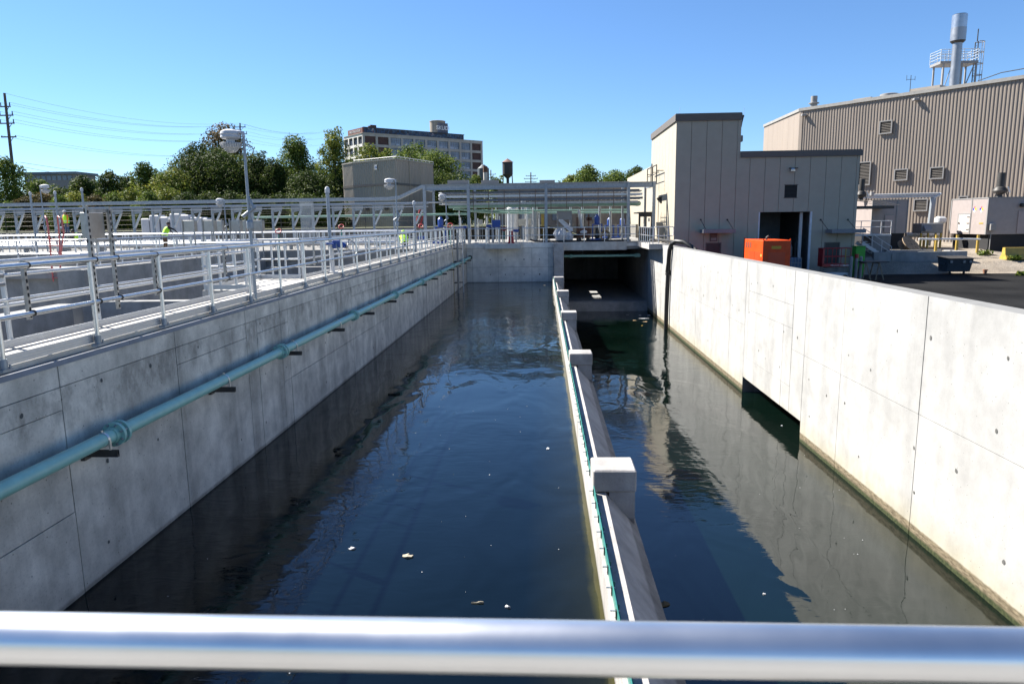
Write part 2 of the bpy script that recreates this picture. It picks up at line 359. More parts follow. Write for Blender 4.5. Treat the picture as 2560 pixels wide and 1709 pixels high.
def ground_mat():
    m, nt, b = base_mat('gravel_and_grass'); L = nt.links.new; geo = node(nt, 'ShaderNodeNewGeometry'); pos = geo.outputs['Position']
    def n(sc, det): x = node(nt, 'ShaderNodeTexNoise'); x.inputs['Scale'].default_value = sc; x.inputs['Detail'].default_value = det; L(pos, x.inputs['Vector']); return x.outputs['Fac']
    def rp(f, p0, p1, c0, c1):
        r = node(nt, 'ShaderNodeValToRGB'); L(f, r.inputs[0]); e = r.color_ramp.elements; e[0].position = p0; e[1].position = p1; e[0].color = (*c0, 1); e[1].color = (*c1, 1); return r.outputs[0]
    grav = node(nt, 'ShaderNodeMix', data_type='RGBA', blend_type='MULTIPLY'); grav.inputs[0].default_value = 1
    L(rp(n(0.7, 6), 0.3, 0.7, (0.2, 0.165, 0.125), (0.31, 0.265, 0.21)), grav.inputs[6]); L(rp(n(14, 5), 0.35, 0.6, (0.55, 0.55, 0.55), (1, 1, 1)), grav.inputs[7])
    sep = node(nt, 'ShaderNodeSeparateXYZ'); L(pos, sep.inputs[0])
    mr = node(nt, 'ShaderNodeMapRange'); L(sep.outputs['X'], mr.inputs['Value']); mr.inputs['From Min'].default_value = 6; mr.inputs['From Max'].default_value = 9
    mx = node(nt, 'ShaderNodeMix', data_type='RGBA'); L(mr.outputs[0], mx.inputs[0]); L(rp(n(0.5, 6), 0.3, 0.7, (0.04, 0.055, 0.02), (0.11, 0.11, 0.05)), mx.inputs[6]); L(grav.outputs[2], mx.inputs[7])
    L(mx.outputs[2], b.inputs['Base Color']); b.inputs['Roughness'].default_value = 0.95
    bp = node(nt, 'ShaderNodeBump'); bp.inputs['Strength'].default_value = 0.6; bp.inputs['Distance'].default_value = 0.06; L(n(9, 6), bp.inputs['Height']); L(bp.outputs[0], b.inputs['Normal'])
    return m
struct(g.build('ground', ground_mat()))
# asphalt yard behind the right wall, edge ragged against the gravel
a = MB(); pts = [(8.0, -20), (60, -20), (60, 48.4)] + [(58 - 1.6 * i, 49.2 + 0.25 * math.sin(i * 1.9) + 0.02 * i) for i in range(19)] + [(27, 50.0), (24, 50.6), (20.9, 51.2), (8.0, 51.2)]
a.add([(x, y, 0.41) for x, y in pts], [tuple(range(len(pts)))])
struct(a.build('asphalt_yard', ASPH))

# ---- water
w = MB(); w.quad((XL - 0.1, -6, WL), (0.9, -6, WL), (0.9, YF + 0.1, WL), (XL - 0.1, YF + 0.1, WL)); struct(w.build('channel_water', water('water_left', (0.0006, 0.0021, 0.0027), algae_x=0.655, amp=0.6, ior=1.37)))
w = MB(); w.quad((1.0, -6, WR), (XR + 4, -6, WR), (XR + 4, 51.6, WR), (1.0, 51.6, WR)); struct(w.build('sump_water', water('water_right', (0.0012, 0.0045, 0.0032), amp=0.5, ior=1.58)))

def panel_wall(parent, face, u_cuts, rows_of, mat, axis, depth=0.025, gap=0.014, skip=None):
    """formwork panels, each a slab of its own standing on the backing; axis 'x': face is X=face seen along X, u runs along Y"""
    for u0, u1 in zip(u_cuts[:-1], u_cuts[1:]):
        rr = rows_of(u0, u1)
        for z0, z1 in zip(rr[:-1], rr[1:]):
            if skip and skip(u0, u1, z0, z1): continue
            b = MB(); j = rnd.uniform(-0.003, 0.003); h = gap / 2; s = 1 if depth > 0 else -1
            f0, f1 = face - depth + j, face + j
            lo, hi = min(f0, f1), max(f0, f1)
            if axis == 'x': b.box(lo, hi, u0 + h, u1 - h, z0 + h * 0.55, z1 - h * 0.55)
            else: b.box(u0 + h, u1 - h, lo, hi, z0 + h, z1 - h)
            b.build('panel', mat, parent)
def tie_holes(parent, pts, face, axis, r=0.022, sgn=1):
    b = MB()
    for u, z in pts:
        rr = r * rnd.uniform(0.7, 1.35); n = 8; e = face + 0.006 * sgn; q = []
        for i in range(n):
            t = 2 * math.pi * i / n; k = rnd.uniform(0.8, 1.15); du, dz = rr * k * math.cos(t), rr * 1.25 * k * math.sin(t)
            q.append((e, u + du, z + dz) if axis == 'x' else (u + du, e, z + dz))
        b.add(q, [tuple(range(n))])
    o = b.build('tie_holes', HOLE, parent); o['kind'] = 'stuff'

# ---- left channel wall (thing) : backing, formwork panels, tie holes
lw = T('channel_wall', 'long shaded grey concrete wall carrying the teal pipe, left of the channel', 'wall', (-6, 22, -3))
b = MB(); b.box(-6.45, XL - 0.02, -6, YF + 0.6, -3, ZD - 0.004); b.build('core', JOINT, lw)
cuts = [-6, -2.5, 0, 2.5, 5.05, 7.6, 10.16, 12.68, 13.17, 14.4, 14.84, 17.45, 19.95, 22.55, 24.9, 27.12, 28.6, 31.5, 34.0, 36.5, 39.25, 41.8, 44.3, 46.8, 49.3, YF]
def lrows(u0, u1):
    r = [-3, 1.02, 2.25, 2.515, ZD]
    if rnd.random() < 0.55: r.remove(1.02)
    if rnd.random() < 0.3: r.remove(2.25)
    return r
panel_wall(lw, XL, cuts, lrows, C_SHADE, 'x', 0.022, 0.018)
b = MB()
for u in np.arange(-6, YF, 3.0): b.box(XL - 0.02, XL + 0.012, u + 0.004, min(u + 2.996, YF - 0.02), ZD - 0.06, ZD + 0.0)
b.build('edge_strip', M('shaded_edge', (0.2, 0.22, 0.26), 0.7), lw)  # concrete chamfer at the wall top; its shade is put into the blue-grey colour
hp = []
for u in np.arange(-2, 50, 1.28):
    for z in (0.42, 1.35, 2.37): 
        if rnd.random() < 0.6: hp.append((u + rnd.uniform(-0.12, 0.12), z + rnd.uniform(-0.06, 0.06)))
tie_holes(lw, hp, XL, 'x', 0.021)

# ---- right channel wall, with the low opening onto the side sump
rw = T('channel_wall', 'bright sunlit white concrete wall with a low dark opening, right of the channel', 'wall', (7.8, 22, -4))
b = MB(); b.box(XR + 0.02, 8.0, -6, 20.46, -4, 2.756); b.box(XR + 0.02, 8.0, 26.55, YF + 0.5, -4, 2.756); b.box(XR + 0.02, 8.0, 20.46, 26.55, -1.6, 2.756)
b.build('core', M('pale_joint', (0.17, 0.17, 0.165), 0.9), rw)
cuts = [-6, -2, 2, 6.2, 10.0, 14.12, 17.92, 20.46, 21.5, 22.3, 26.17, 26.55, 28.7, 31.3, 35.1, 38.7, 42.3, 45.6, 48.2, 51.3]
def rrows(u0, u1):
    lo = -1.6 if (u0 >= 20.4 and u1 <= 26.6) else -4
    if 21.4 < u0 < 26: return [lo, -0.8, 0.37 if u0 > 22.4 else 1.0, 1.7, 2.76]
    if 20 < u0 < 27 and u1 - u0 < 0.9: return [lo, 2.76]
    return [lo, 0.37, 2.76]
panel_wall(rw, XR, cuts, rrows, C_LIGHT, 'x', -0.022, 0.02)
hp = []
for u in np.arange(0.5, 50, 1.22):
    for z in (2.0, 0.85, -0.3, -1.25):
        if 20.3 < u < 26.7 and z < -1.2: continue
        if rnd.random() < 0.62: hp.append((u + rnd.uniform(-0.3, 0.3), z + rnd.uniform(-0.12, 0.12)))
tie_holes(rw, hp, XR, 'x', 0.03, -1)
b = MB()                                                   # the side sump behind the opening
b.box(XR + 4, XR + 4.2, 18, 29, -4, -1.3); b.box(8.0, XR + 4, 26.56, 26.8, -4, -1.3); b.box(8.0, XR + 4, 20.2, 20.45, -4, -1.3); b.box(8.0, XR + 4.2, 18, 29, -1.3, -1.1)
b.build('sump_chamber', C_TANK, rw)

# ---- far wall of the left channel
fw = T('channel_wall', 'shaded concrete end wall at the far end of the left channel', 'wall', (-2.5, YF + 0.2, -3))
b = MB(); b.box(XL - 0.9, 0.75, YF + 0.025, YF + 0.5, -3, 2.46); b.build('core', JOINT, fw)
def fx(x): return at_y(1060 + x * .27246, 660, YF).x
cuts = [XL, fx(445), fx(680), fx(990), fx(1145), 0.76]
zc = at_y(1300, 420 + 908 * .27246, YF).z
panel_wall(fw, YF, cuts, lambda u0, u1: [-3, zc, 2.45], C_FAR, 'y', -0.024, 0.02)
b = MB(); b.box(XL, 0.76, YF - 0.05, YF + 0.5, 2.46, ZD - 0.02); b.build('top_beam', C_FAR, fw)
tie_holes(fw, [(fx(x), at_y(1300, 420 + y * .27246, YF).z) for x in (608, 745, 918, 1060) for y in (838, 975)], YF, 'y', 0.045, -1)
b = MB(); r0 = at_y(1060 + 563 * .27246, 604, 50.0); r1 = at_y(1060 + 888 * .27246, 604, 50.0)
b.box(r0.x, r1.x, 49.75, YF - 0.055, 2.46, ZD - 0.005); b.build('balcony_slab', C_BRIDGE, fw)

# ---- weir wall between the channels, its piers, weir plate
wv = T('weir_wall', 'low concrete weir wall with a sloping side between the two channels', 'wall', (0.9, 22, -4))
b = MB(); b.prism([(0.655, -4), (0.655, 0.45), (0.875, 0.45), (1.345, -0.09), (1.36, -0.12), (1.36, -4)], 'y', -6, 50.2); b.build('core', C_DIV, wv)
PY = [0.75, 9.66, 18.72, 27.5, 36.1, 45.2]
names = ['beside the camera railing', 'nearest the viewer, its pale top fully in view', 'second from the viewer', 'third from the viewer', 'fourth from the viewer', 'farthest from the viewer, close to the end pier']
for k, y in enumerate(PY):
    t = T('weir_pier', 'square concrete pier on the weir wall, ' + names[k], 'pier', (1.0, y + 0.3, 0.45), group='piers along the weir wall')
    b = MB(); b.cbox(0.7, 1.315, y, y + 0.6, 0.46, 0.79, 0.022); b.build('cap', C_DIV, t)
    b = MB(); b.box(0.93, 1.30, y + 0.02, y + 0.58, -1.2, 0.465); b.build('stem', C_DIV, t)
t = T('end_pier', 'tall concrete end pier where the weir wall meets the far deck', 'pier', (1.1, 50.5, -4))
b = MB(); b.cbox(0.765, 1.47, 50.22, 51.25, -4, 2.79, 0.03); b.build('shaft', C_DIV, t)
b = MB(); b.cbox(0.78, 1.45, 49.0, 50.2, -4, 0.5, 0.03); b.build('step', C_DIV, t)
t = T('weir_plate', 'dark teal slotted weir plate bolted along the weir wall crest', 'weir plate', (0.72, 22, 0.45))
segs = [(-4, 0.7)] + [(PY[i] + 0.62, (PY + [48.9])[i + 1] - 0.02) for i in range(6)]
slot = MB().box(-0.012, 0.004, -0.018, 0.018, 0.02, 0.115).mesh('slot', BLACKM); bolt = MB().cyl((-0.06, 0, 0.045), (0.035, 0, 0.045), 0.008, n=6).mesh('bolt', ALU)
for a0, a1 in segs:
    b = MB(); b.box(0.698, 0.71, a0, a1, 0.452, 0.572); b.box(0.7102, 0.745, a0, a1, 0.452, 0.462)
    u = a0 + 0.2
    while u < a1 - 0.1: b.box(0.711, 0.742, u - 0.004, u + 0.004, 0.4625, 0.54); u += 0.45
    pl = b.build('plate', TEALD, t); u = a0 + 0.05; off = parent_off(t)
    while u < a1 - 0.1:
        if 5.5 < u < 40:
            link('slot', slot, pl, Vector((0.698, u, 0.45)) - off); link('bolt', bolt, pl, Vector((0.704, u + 0.09, 0.46)) - off)
        u += 0.45

# ---- decks
d = MB()
HAT = [(-0.1 + 0.03 * k, 0.6 + 0.03 * k, y0, y1) for k, (y0, y1) in enumerate(((55.8, 58.5), (60.0, 62.2), (64.0, 65.9), (67.4, 69.0)))]   # four open hatches that let sun into the tunnel
d.box(1.0, 8.0, 51.05, 66, 2.3, ZD - 0.006); d.box(-60, -0.2, YF + 0.51, 66, 2.3, ZD - 0.006)
yy = [YF + 0.51] + [v for h in HAT for v in (h[2], h[3])] + [72.0]
for k in range(0, len(yy) - 1):
    if k % 2 == 0: d.box(-0.2, 1.0, yy[k], yy[k + 1], ZD - 0.066, ZD - 0.006)
    else:
        h = HAT[k // 2]; d.box(-0.2, h[0], yy[k], yy[k + 1], ZD - 0.066, ZD - 0.006); d.box(h[1], 1.0, yy[k], yy[k + 1], ZD - 0.066, ZD - 0.006)
struct(d.build('far_deck', C_DECK))
br = T('bridge_beam', 'rust-streaked concrete edge beam of the bridge over the dark tunnel mouth', 'bridge', (4.5, YF, 2.3))
b = MB(); b.box(1.472, 5.95, YF - 0.05, YF + 0.35, 2.24, ZD - 0.001); b.build('beam', C_BRIDGE, br)
b = MB(); b.box(5.955, XR + 0.3, YF + 0.1, YF + 0.35, 2.3, ZD - 0.001); b.hexa([(5.955, YF - 0.04, 2.5), (XR, YF - 0.04, 2.5), (XR, YF + 0.1, 2.5), (5.955, YF + 0.1, 2.5), (5.955, YF - 0.04, 2.51), (XR, YF - 0.04, 2.51), (XR, YF + 0.09, ZD - 0.002), (5.955, YF + 0.09, ZD - 0.002)]); b.build('beam_step', C_BRIDGE, br)
b = MB(); b.box(6.72, XR + 0.4, 45.45, YF - 0.05, 2.47, 2.80); b.build('landing_slab', C_DIV, br)
tn = T('tunnel', 'dark concrete tunnel with a raised floor under the bridge', 'tunnel', (3, 60, -4))
b = MB(); b.box(-2.2, XR + 0.02, 51.6, 75, -4, -1.5); b.build('floor_slab', C_TANK, tn)
b = MB(); b.box(-2.2, XR, 51.28, 51.58, -4, -1.53); b.build('floor_nosing', C_TANK, tn)
b = MB(); b.box(-2.4, XR + 0.5, 72, 72.3, -2, 2.3); b.box(-2.4, -2.2, YF + 0.51, 72, -3, 2.3); b.box(XR + 0.02, XR + 0.45, YF + 0.5, 72, -3, 2.3); b.box(-2.4, -0.25, 66, 72.3, 2.3, 2.6); b.box(1.05, XR + 0.5, 66, 72.3, 2.3, 2.6); b.build('chamber_walls', C_TANK, tn)
for xx in (1.5, 4.0): 
    b = MB(); b.box(xx, xx + 0.45, 70.9, 71.5, -1.5, 2.3); b.build('column', C_TANK, tn)
# near bridge the photographer stands on
d = MB(); d.box(-12, 14, -6, 0.62, 2.45, ZD); struct(d.build('near_deck', C_DECK))

# ---- left walkway slab on the wall, and the basin west of it
d = MB(); d.box(-6.42, -5.6, -6, YF, ZD + 0.0, 2.885); struct(d.build('walkway', FRP))
bs = T('settling_basin', 'open concrete basin with low dividing walls behind the left walkway', 'basin', (-25, 22, -3))
b = MB(); b.box(-60, -6.45, -6, YF + 0.5, -3.2, -3); b.build('floor', C_TANK, bs)
def zt(px, py, Z): return at_z(px, py, Z)
def cross(y, x0, x1, top, th=0.4, low=-3):
    b = MB(); b.box(x0, x1, y, y + th, low, top); return b.build('dividing_wall', C_TANK, bs)
cross(24.3, -16.4, -6.5, 1.7, 0.5); cross(32.6, -44, -17.8, 1.7, 0.4); cross(36.6, -30, -9.2, 1.72, 0.6); cross(17.5, -30, -12.2, 1.1, 0.45); cross(40.2, -16, -8, 1.9, 0.5)
for x, y0, y1, tp in ((-16.95, -5, 24.2, 1.65), (-12.2, 10, 17.4, 1.1), (-9.0, 36.6, 41.5, 1.7), (-30.5, -5, 32.5, 1.7)):
    b = MB(); b.box(x - 0.25, x + 0.25, y0, y1, -3, tp); b.build('dividing_wall', C_TANK, bs)
b = MB(); b.box(-60, -6.5, 42.0, YF + 0.5, -3, 2.2); b.build('deck_wall', C_TANK, bs)
b = MB(); b.box(-60, -6.48, 41.9, YF + 0.505, 2.2, ZD - 0.01); b.build('deck_top', C_DECK, bs)
b = MB(); b.box(-17.6, -16.6, 24.9, 41.85, -3, ZD - 0.02); b.build('walkway_wall', C_TANK, bs)
b = MB(); b.box(-60, -17.65, 26.2, 27.3, 2.4, ZD - 0.02); b.box(-60, -17.65, 26.5, 27.0, -3, 2.4); b.build('walkway_wall', C_TANK, bs)
b = MB(); b.box(-7.6, -6.425, 15.4, 18.6, 2.6, 2.884); b.build('valve_platform', FRP, bs)

# ================================================================ RAILINGS, PIPES, LAMPS
POST = MB().cyl((0, 0, 0), (0, 0, 1.035), 0.028, n=8).mesh('post', ALU)
FLANGE = MB().box(-0.07, 0.07, -0.045, 0.045, -0.02, 0.012).cyl((0, 0, 0.012), (0, 0, 0.11), 0.038, n=8).cyl((0.05, -0.03, 0.0), (0.05, -0.03, 0.05), 0.012, n=6).mesh('base_flange', GALV)
def railing(label, p0, p1, z, spacing=1.55, h=1.035, mids=(0.52,), r=0.03, toe=0.0, mat=ALU, flange=False, skip_ends=False, first=0.0, group=None, post_mesh=None, name='guard_rail'):
    p0 = Vector((p0[0], p0[1], z)); p1 = Vector((p1[0], p1[1], z)); d = p1 - p0; Ln = d.length
    t = T(name, label, 'railing', p0, math.atan2(d.y, d.x), group)
    def rail(nm, zz, rr):
        b = MB(); b.cyl((-0.03, 0, zz), (Ln + 0.03, 0, zz), rr, n=10); o = link(nm, b.mesh(nm, mat), t); return o
    rail('top_rail', h, r)
    for m in mids: rail('mid_rail', m, r * 0.85)
    u = first; pm = post_mesh or POST
    while u <= Ln + 0.02:
        q = link('post', pm, t, (u, 0, 0))
        if flange: link('base_flange', FLANGE, q)
        u += spacing
    if toe:
        b = MB(); s = toe / abs(toe)
        b.box(0, Ln, -0.004, 0.004, 0.0, abs(toe)); b.box(0, Ln, -0.009, 0.009, abs(toe) * 0.3, abs(toe) * 0.36); b.box(0, Ln, -0.009, 0.009, abs(toe) * 0.62, abs(toe) * 0.68)
        o = link('toe_board', b.mesh('toe_board', ALUW), t, (0, 0.055 * s, 0.02))
    return t
POSTW = MB().cyl((0, 0, 0), (0, 0, 1.035), 0.03, n=8).mesh('post', ALUW)
near = railing('aluminium guard rail along the channel edge of the left walkway', (XL, 0.62), (XL, 50.7), 2.88, 1.55, toe=0.11, flange=True)
railing('aluminium guard rail on the basin side of the left walkway, near stretch', (-6.4, 0.62), (-6.4, 15.5), 2.88, 1.72, toe=-0.1, first=0.6, mat=ALUW, post_mesh=POSTW)
railing('aluminium guard rail on the basin side of the left walkway, far stretch', (-6.4, 18.6), (-6.4, 50.7), 2.88, 1.72, toe=-0.1, mat=ALUW, post_mesh=POSTW)
railing('short guard rail round the valve platform, basin side', (-7.55, 15.5), (-7.55, 18.5), 2.885, 0.75, toe=-0.1, mat=ALUW, post_mesh=POSTW)
railing('short guard rail at the near end of the valve platform', (-7.55, 15.45), (-6.45, 15.45), 2.885, 0.36, toe=-0.1, mat=ALUW, post_mesh=POSTW)
railing('short guard rail at the far end of the valve platform', (-7.55, 18.55), (-6.45, 18.55), 2.885, 0.36, toe=-0.1, mat=ALUW, post_mesh=POSTW)
railing('guard rail on the near side of the walkway with steel cabinets', (-16.65, 25.5), (-16.65, 41.8), 2.81, 1.5, mat=GALV)
railing('guard rail on the far side of the walkway with steel cabinets', (-17.55, 27.4), (-17.55, 41.8), 2.81, 1.5, mat=ALUW, post_mesh=POSTW)
railing('guard rail on the near edge of the crosswise basin walkway', (-52, 26.25), (-17.6, 26.25), 2.81, 1.6, mat=ALUW, post_mesh=POSTW)
railing('guard rail on the far edge of the crosswise basin walkway', (-52, 27.25), (-17.7, 27.25), 2.81, 1.6, mat=ALUW, post_mesh=POSTW)
far_lbl = ['at the front edge of the far deck', 'in the second row on the far deck', 'in the third row on the far deck', 'in the fourth row on the far deck', 'in the back row on the far deck']
for k, (y, x0, x1) in enumerate(((42.0, -58, -7.2), (44.2, -50, -8), (46.4, -58, -9.5), (48.8, -56, -10), (51.6, -58, -9.4))):
    railing('long guard rail ' + far_lbl[k] + ' left of the pipe rack', (x0, y), (x1, y), 2.82, 1.5, mat=ALUW, post_mesh=POSTW, group='guard rails on the far deck')
for k, x in enumerate((-11, -15.4, -20.4, -27, -33, -40)):
    railing('guard rail running back across the far deck, number %s from the channel' % ['one', 'two', 'three', 'four', 'five', 'six'][k], (x, 42.1), (x, 51.4), 2.82, 1.5, mat=ALUW, post_mesh=POSTW, group='crosswise guard rails on the far deck')
# rails along the far wall and bridge
railing('guard rail along the far wall left of the balcony', (XL + 0.2, YF + 0.1), (r0.x, YF + 0.1), ZD, 1.2)
railing('guard rail on the little balcony with the red marker', (r0.x + 0.1, 49.85), (r1.x - 0.1, 49.85), ZD, 0.85)
railing('guard rail across the bridge above the tunnel mouth', (r1.x + 0.15, YF + 0.1), (6.6, YF + 0.1), ZD, 1.45)
railing('guard rail on the left side of the sunlit landing', (6.78, 45.6), (6.78, 50.9), 2.8, 0.95)
railing('guard rail across the front of the sunlit landing', (6.78, 45.55), (7.0, 45.55), 2.8, 0.2)
t = T('guard_rail', 'round-cornered loop railing on the right end of the landing', 'railing', (7.1, 46, 2.8))
b = MB(); x0, x1, zb, ztp, rr = 7.08, 8.35, 3.3, 3.87, 0.12; lp = []
for cx, cz, a0 in ((x1 - rr, ztp - rr, 0), (x0 + rr, ztp - rr, 90), (x0 + rr, zb + rr, 180), (x1 - rr, zb + rr, 270)):
    for k in range(5): aa = R(a0 + k * 22.5); lp.append((cx + rr * math.cos(aa), 46, cz + rr * math.sin(aa)))
b.tube(lp + [lp[0]], 0.026, 8, False); b.build('loop', ALUW, t)
for x in (7.4, 8.0): MB().cyl((x, 46, 2.8), (x, 46, 3.85), 0.026, n=8).build('post', ALUW, t)
# camera-side railing
t = T('guard_rail', 'close blurred aluminium top rail across the bottom of the view', 'railing', (0, 0.6, ZD))
c0 = at_y(1280, 1616, 0.62); sl = 0.004
b = MB(); b.cyl((-3.0, 0.62 - 3 * sl, c0.z + 0.02), (3.0, 0.62 + 3 * sl, c0.z - 0.02), 0.0252, n=40); b.build('top_rail', M('satin_rail', (0.8, 0.8, 0.79), 0.34, 1.0, 0.05, 4), t)
for x in (-2.4, 2.3): MB().cyl((x, 0.62, ZD), (x, 0.62, c0.z), 0.025, n=14).build('post', ALU, t)

# ---- strut posts and control boxes on the near rail
SLOT = MB().box(-0.012, 0.012, -0.002, 0.002, -0.02, 0.02).mesh('slot', BLACKM)
def strut(parent, x, y, z0, z1, holes=True):
    b = MB(); b.box(x - 0.02, x + 0.02, y - 0.02, y - 0.016, z0, z1); b.box(x - 0.02, x - 0.016, y - 0.016, y + 0.02, z0, z1); b.box(x + 0.016, x + 0.02, y - 0.016, y + 0.02, z0, z1)
    o = b.build('strut', STRUT, parent); off = parent_off(parent)
    if holes:
        z = z0 + 0.04
        while z < z1 - 0.03: link('slot', SLOT, o, Vector((x + 0.0205, y, z)) - off, (0, 0, R(90))); z += 0.075
    return o
def clampset(parent, x, y, zs):
    b = MB()
    for z in zs: b.cyl((x + 0.045, y - 0.012, z), (x + 0.045, y + 0.012, z), 0.036, n=12)
    return b.build('clamp', DSTEEL, parent)
t = T('control_panel', 'steel control box on two slotted posts clamped to the near walkway rail', 'control box', (-5.55, 8.6, 3.0))
ya, yb = at_x(228, 660, -5.56).y, at_x(282, 655, -5.56).y; zt1 = at_x(222, 515, -5.56).z
for y in (ya, yb): strut(t, -5.55, y, 3.25, zt1); clampset(t, -5.55, y, (3.915, 3.4))
zb1, zb0 = at_x(262, 532, -5.6).z, at_x(262, 595, -5.6).z
b = MB(); b.cbox(-5.66, -5.58, ya + 0.04, yb - 0.06, zb0, zb1, 0.006); b.build('box', SST, t)
b = MB(); b.box(-5.665, -5.658, ya + 0.045, ya + 0.1, zb0 + 0.02, zb1 - 0.02); b.build('door_edge', M('olive_grey', (0.3, 0.31, 0.25), 0.5), t)
b = MB(); b.box(-5.572, -5.55, ya - 0.02, yb + 0.1, zb1 - 0.0, zb1 + 0.045); b.box(-5.572, -5.55, ya - 0.02, yb + 0.12, zb0 - 0.05, zb0 - 0.01); b.build('cross_strut', STRUT, t)
for k in range(3): MB().tube([(-5.62, ya + 0.1 + 0.07 * k, zb0), (-5.62, ya + 0.1 + 0.07 * k, 3.95), (-5.66, ya + 0.12 + 0.08 * k, 3.85)], 0.013, 6).build('conduit', WPAINT, t)
for k, (px, py, nm) in enumerate(((62, 700, 'nearest the viewer, beside the grey conduits'), (384, 660, 'between the second and third rail posts'), (560, 640, 'just before the tall lamp'), (786, 655, 'before the valve wheel'), (1035, 640, 'beyond the valve wheel'))):
    y = at_x(px, py, -5.55).y
    s = T('strut_post', 'slotted steel strut hung on the walkway rail, ' + nm, 'strut', (-5.55, y, 3.3), group='struts on the walkway rail')
    strut(s, -5.55, y, 3.33, 3.97, k < 3); clampset(s, -5.55, y, (3.915, 3.4))
t = T('conduit_bend', 'grey flexible conduits bending off the walkway rail at the left edge', 'conduit', (-5.7, 6.6, 3.6))
for k in range(2): MB().tube([(-5.62, 7.12, 3.82 - 0.09 * k), (-5.64, 7.0, 3.82 - 0.09 * k), (-5.72, 6.85, 3.74 - 0.1 * k), (-5.8, 6.75, 3.6 - 0.1 * k), (-5.85, 6.7, 3.2)], 0.022, 8).build('conduit', GREYP, t)
for k, (pa, pb, nm) in enumerate((((600, 1250), (600, 2200), ''),)): pass
t = T('conduit_run', 'straight aluminium conduit clipped inside the basin-side rail', 'conduit', (-6.33, 15, 3.4))
MB().cyl((-6.33, 1, 3.47), (-6.33, 15.3, 3.47), 0.018, n=8).build('pipe', ALUW, t); MB().cyl((-6.33, 1, 3.76), (-6.33, 15.3, 3.76), 0.022, n=8).build('pipe', ALUW, t)

# ---- lamps: white-wrapped luminaires on slim poles
def lamp_tree(label, x, y, z0, z1, s=1.0, group='wrapped lamps on slim poles', side=-1):
    t = T('lamp_post', label, 'lamp', (x, y, z0), 0, group)
    b = MB(); b.cyl((0, 0, -0.05), (0, 0, (z1 - z0)), 0.034 * s, 0.024 * s, n=10); link('pole', b.mesh('pole', GALV), t)
    b = MB(); h = z1 - z0
    b.lathe((0, 0, h * 0.42), [(0.05 * s, 0), (0.065 * s, 0.03), (0.065 * s, 0.14), (0.045 * s, 0.18)], 10); b.cyl((-0.12 * s, -0.02, h * 0.5), (0.12 * s, 0.02, h * 0.56), 0.035 * s, n=8); b.cyl((0.1 * s, 0, h * 0.55), (0.0, 0, h * 0.62), 0.03 * s, n=8)
    link('swivel_joint', b.mesh('swivel_joint', GALV), t)
    b = MB(); b.tube([(0, 0, h - 0.05), (0.0, 0, h + 0.02), (side * 0.1 * s, 0, h + 0.04), (side * 0.2 * s, 0, h + 0.02)], 0.032 * s, 8); link('arm', b.mesh('arm', WHITE), t)
    hd = link('lamp_head', MB().lathe((side * 0.25 * s, 0, h - 0.13), [(0.07 * s, -0.03), (0.075 * s, 0.03), (0.15 * s, 0.045), (0.178 * s, 0.07), (0.17 * s, 0.11), (0.18 * s, 0.13), (0.165 * s, 0.18), (0.1 * s, 0.21), (0.05 * s, 0.22)], 16).mesh('lamp_head', WHITE), t)
    b = MB(); n = 26
    for i in range(n):
        a = 2 * math.pi * i / n; c, s2 = math.cos(a), math.sin(a); cx = side * 0.25 * s
        b.bar((cx + 0.15 * s * c, 0.15 * s * s2, h - 0.24), (cx + 0.185 * s * c, 0.185 * s * s2, h - 0.16), 0.012, 0.04, up=(c, s2, 0))
    b.lathe((side * 0.25 * s, 0, h - 0.26), [(0.12 * s, 0), (0.15 * s, 0.01), (0.155 * s, 0.03), (0.155 * s, 0.09), (0.08 * s, 0.11)], 16); link('fin_ring', b.mesh('fin_ring', WPAINT), hd)
    b = MB(); b.lathe((side * 0.25 * s, 0, h - 0.36), [(0.02 * s, 0.02), (0.07 * s, 0.03), (0.11 * s, 0.06), (0.14 * s, 0.105)], 14); link('globe', b.mesh('globe', M('cloudy_globe', (0.42, 0.43, 0.43), 0.25)), hd)
    return t
lamp_tree('tallest lamp post with a finned white luminaire, on the near walkway rail', -5.56, 13.37, 2.95, 5.98)
lamp_tree('lamp post with wrapped luminaire midway along the walkway rail', -5.56, 27.15, 2.95, 5.9)
lamp_tree('lamp post with wrapped luminaire at the far end of the walkway rail', -5.56, 41.2, 2.95, 5.85)
q = at_y(105, 466, 33); lamp_tree('lamp post with wrapped luminaire rising over the basin at far left', q.x - 0.1, 33, 2.8, q.z, 1.0, side=1)
q = at_y(560, 500, 36); lamp_tree('lamp post with wrapped luminaire between steel cabinets and pipe rack', q.x, 36, 2.8, q.z, 0.95)
CAPP = MB().lathe((0, 0, 0), [(0.055, 0), (0.055, 1), ], 10).mesh('pipe', GALV); CAPW = MB().lathe((0, 0, 0), [(0.075, -0.12), (0.075, 0), (0.05, 0.05), (0.0, 0.07)], 10, False).mesh('cap', WHITE)
for px, p0y, yy, nm in ((818, 472, 21, 'just behind the valve wheel'), (1035, 505, 35, 'beside the walkway far end'), (75, 482, 40, 'first of three at far left'), (137, 480, 40, 'second of three at far left'), (204, 472, 40, 'third of three at far left'), (1230, 523, 53, 'left of the blue box')):
    q = at_y(px, p0y, yy); t = T('vent_pipe', 'grey standpipe with white cap, ' + nm, 'standpipe', (q.x, yy, 2.4), group='capped standpipes')
    link('pipe', CAPP, t, sc=(1, 1, q.z - 2.4)); link('cap', CAPW, t, (0, 0, q.z - 2.4))

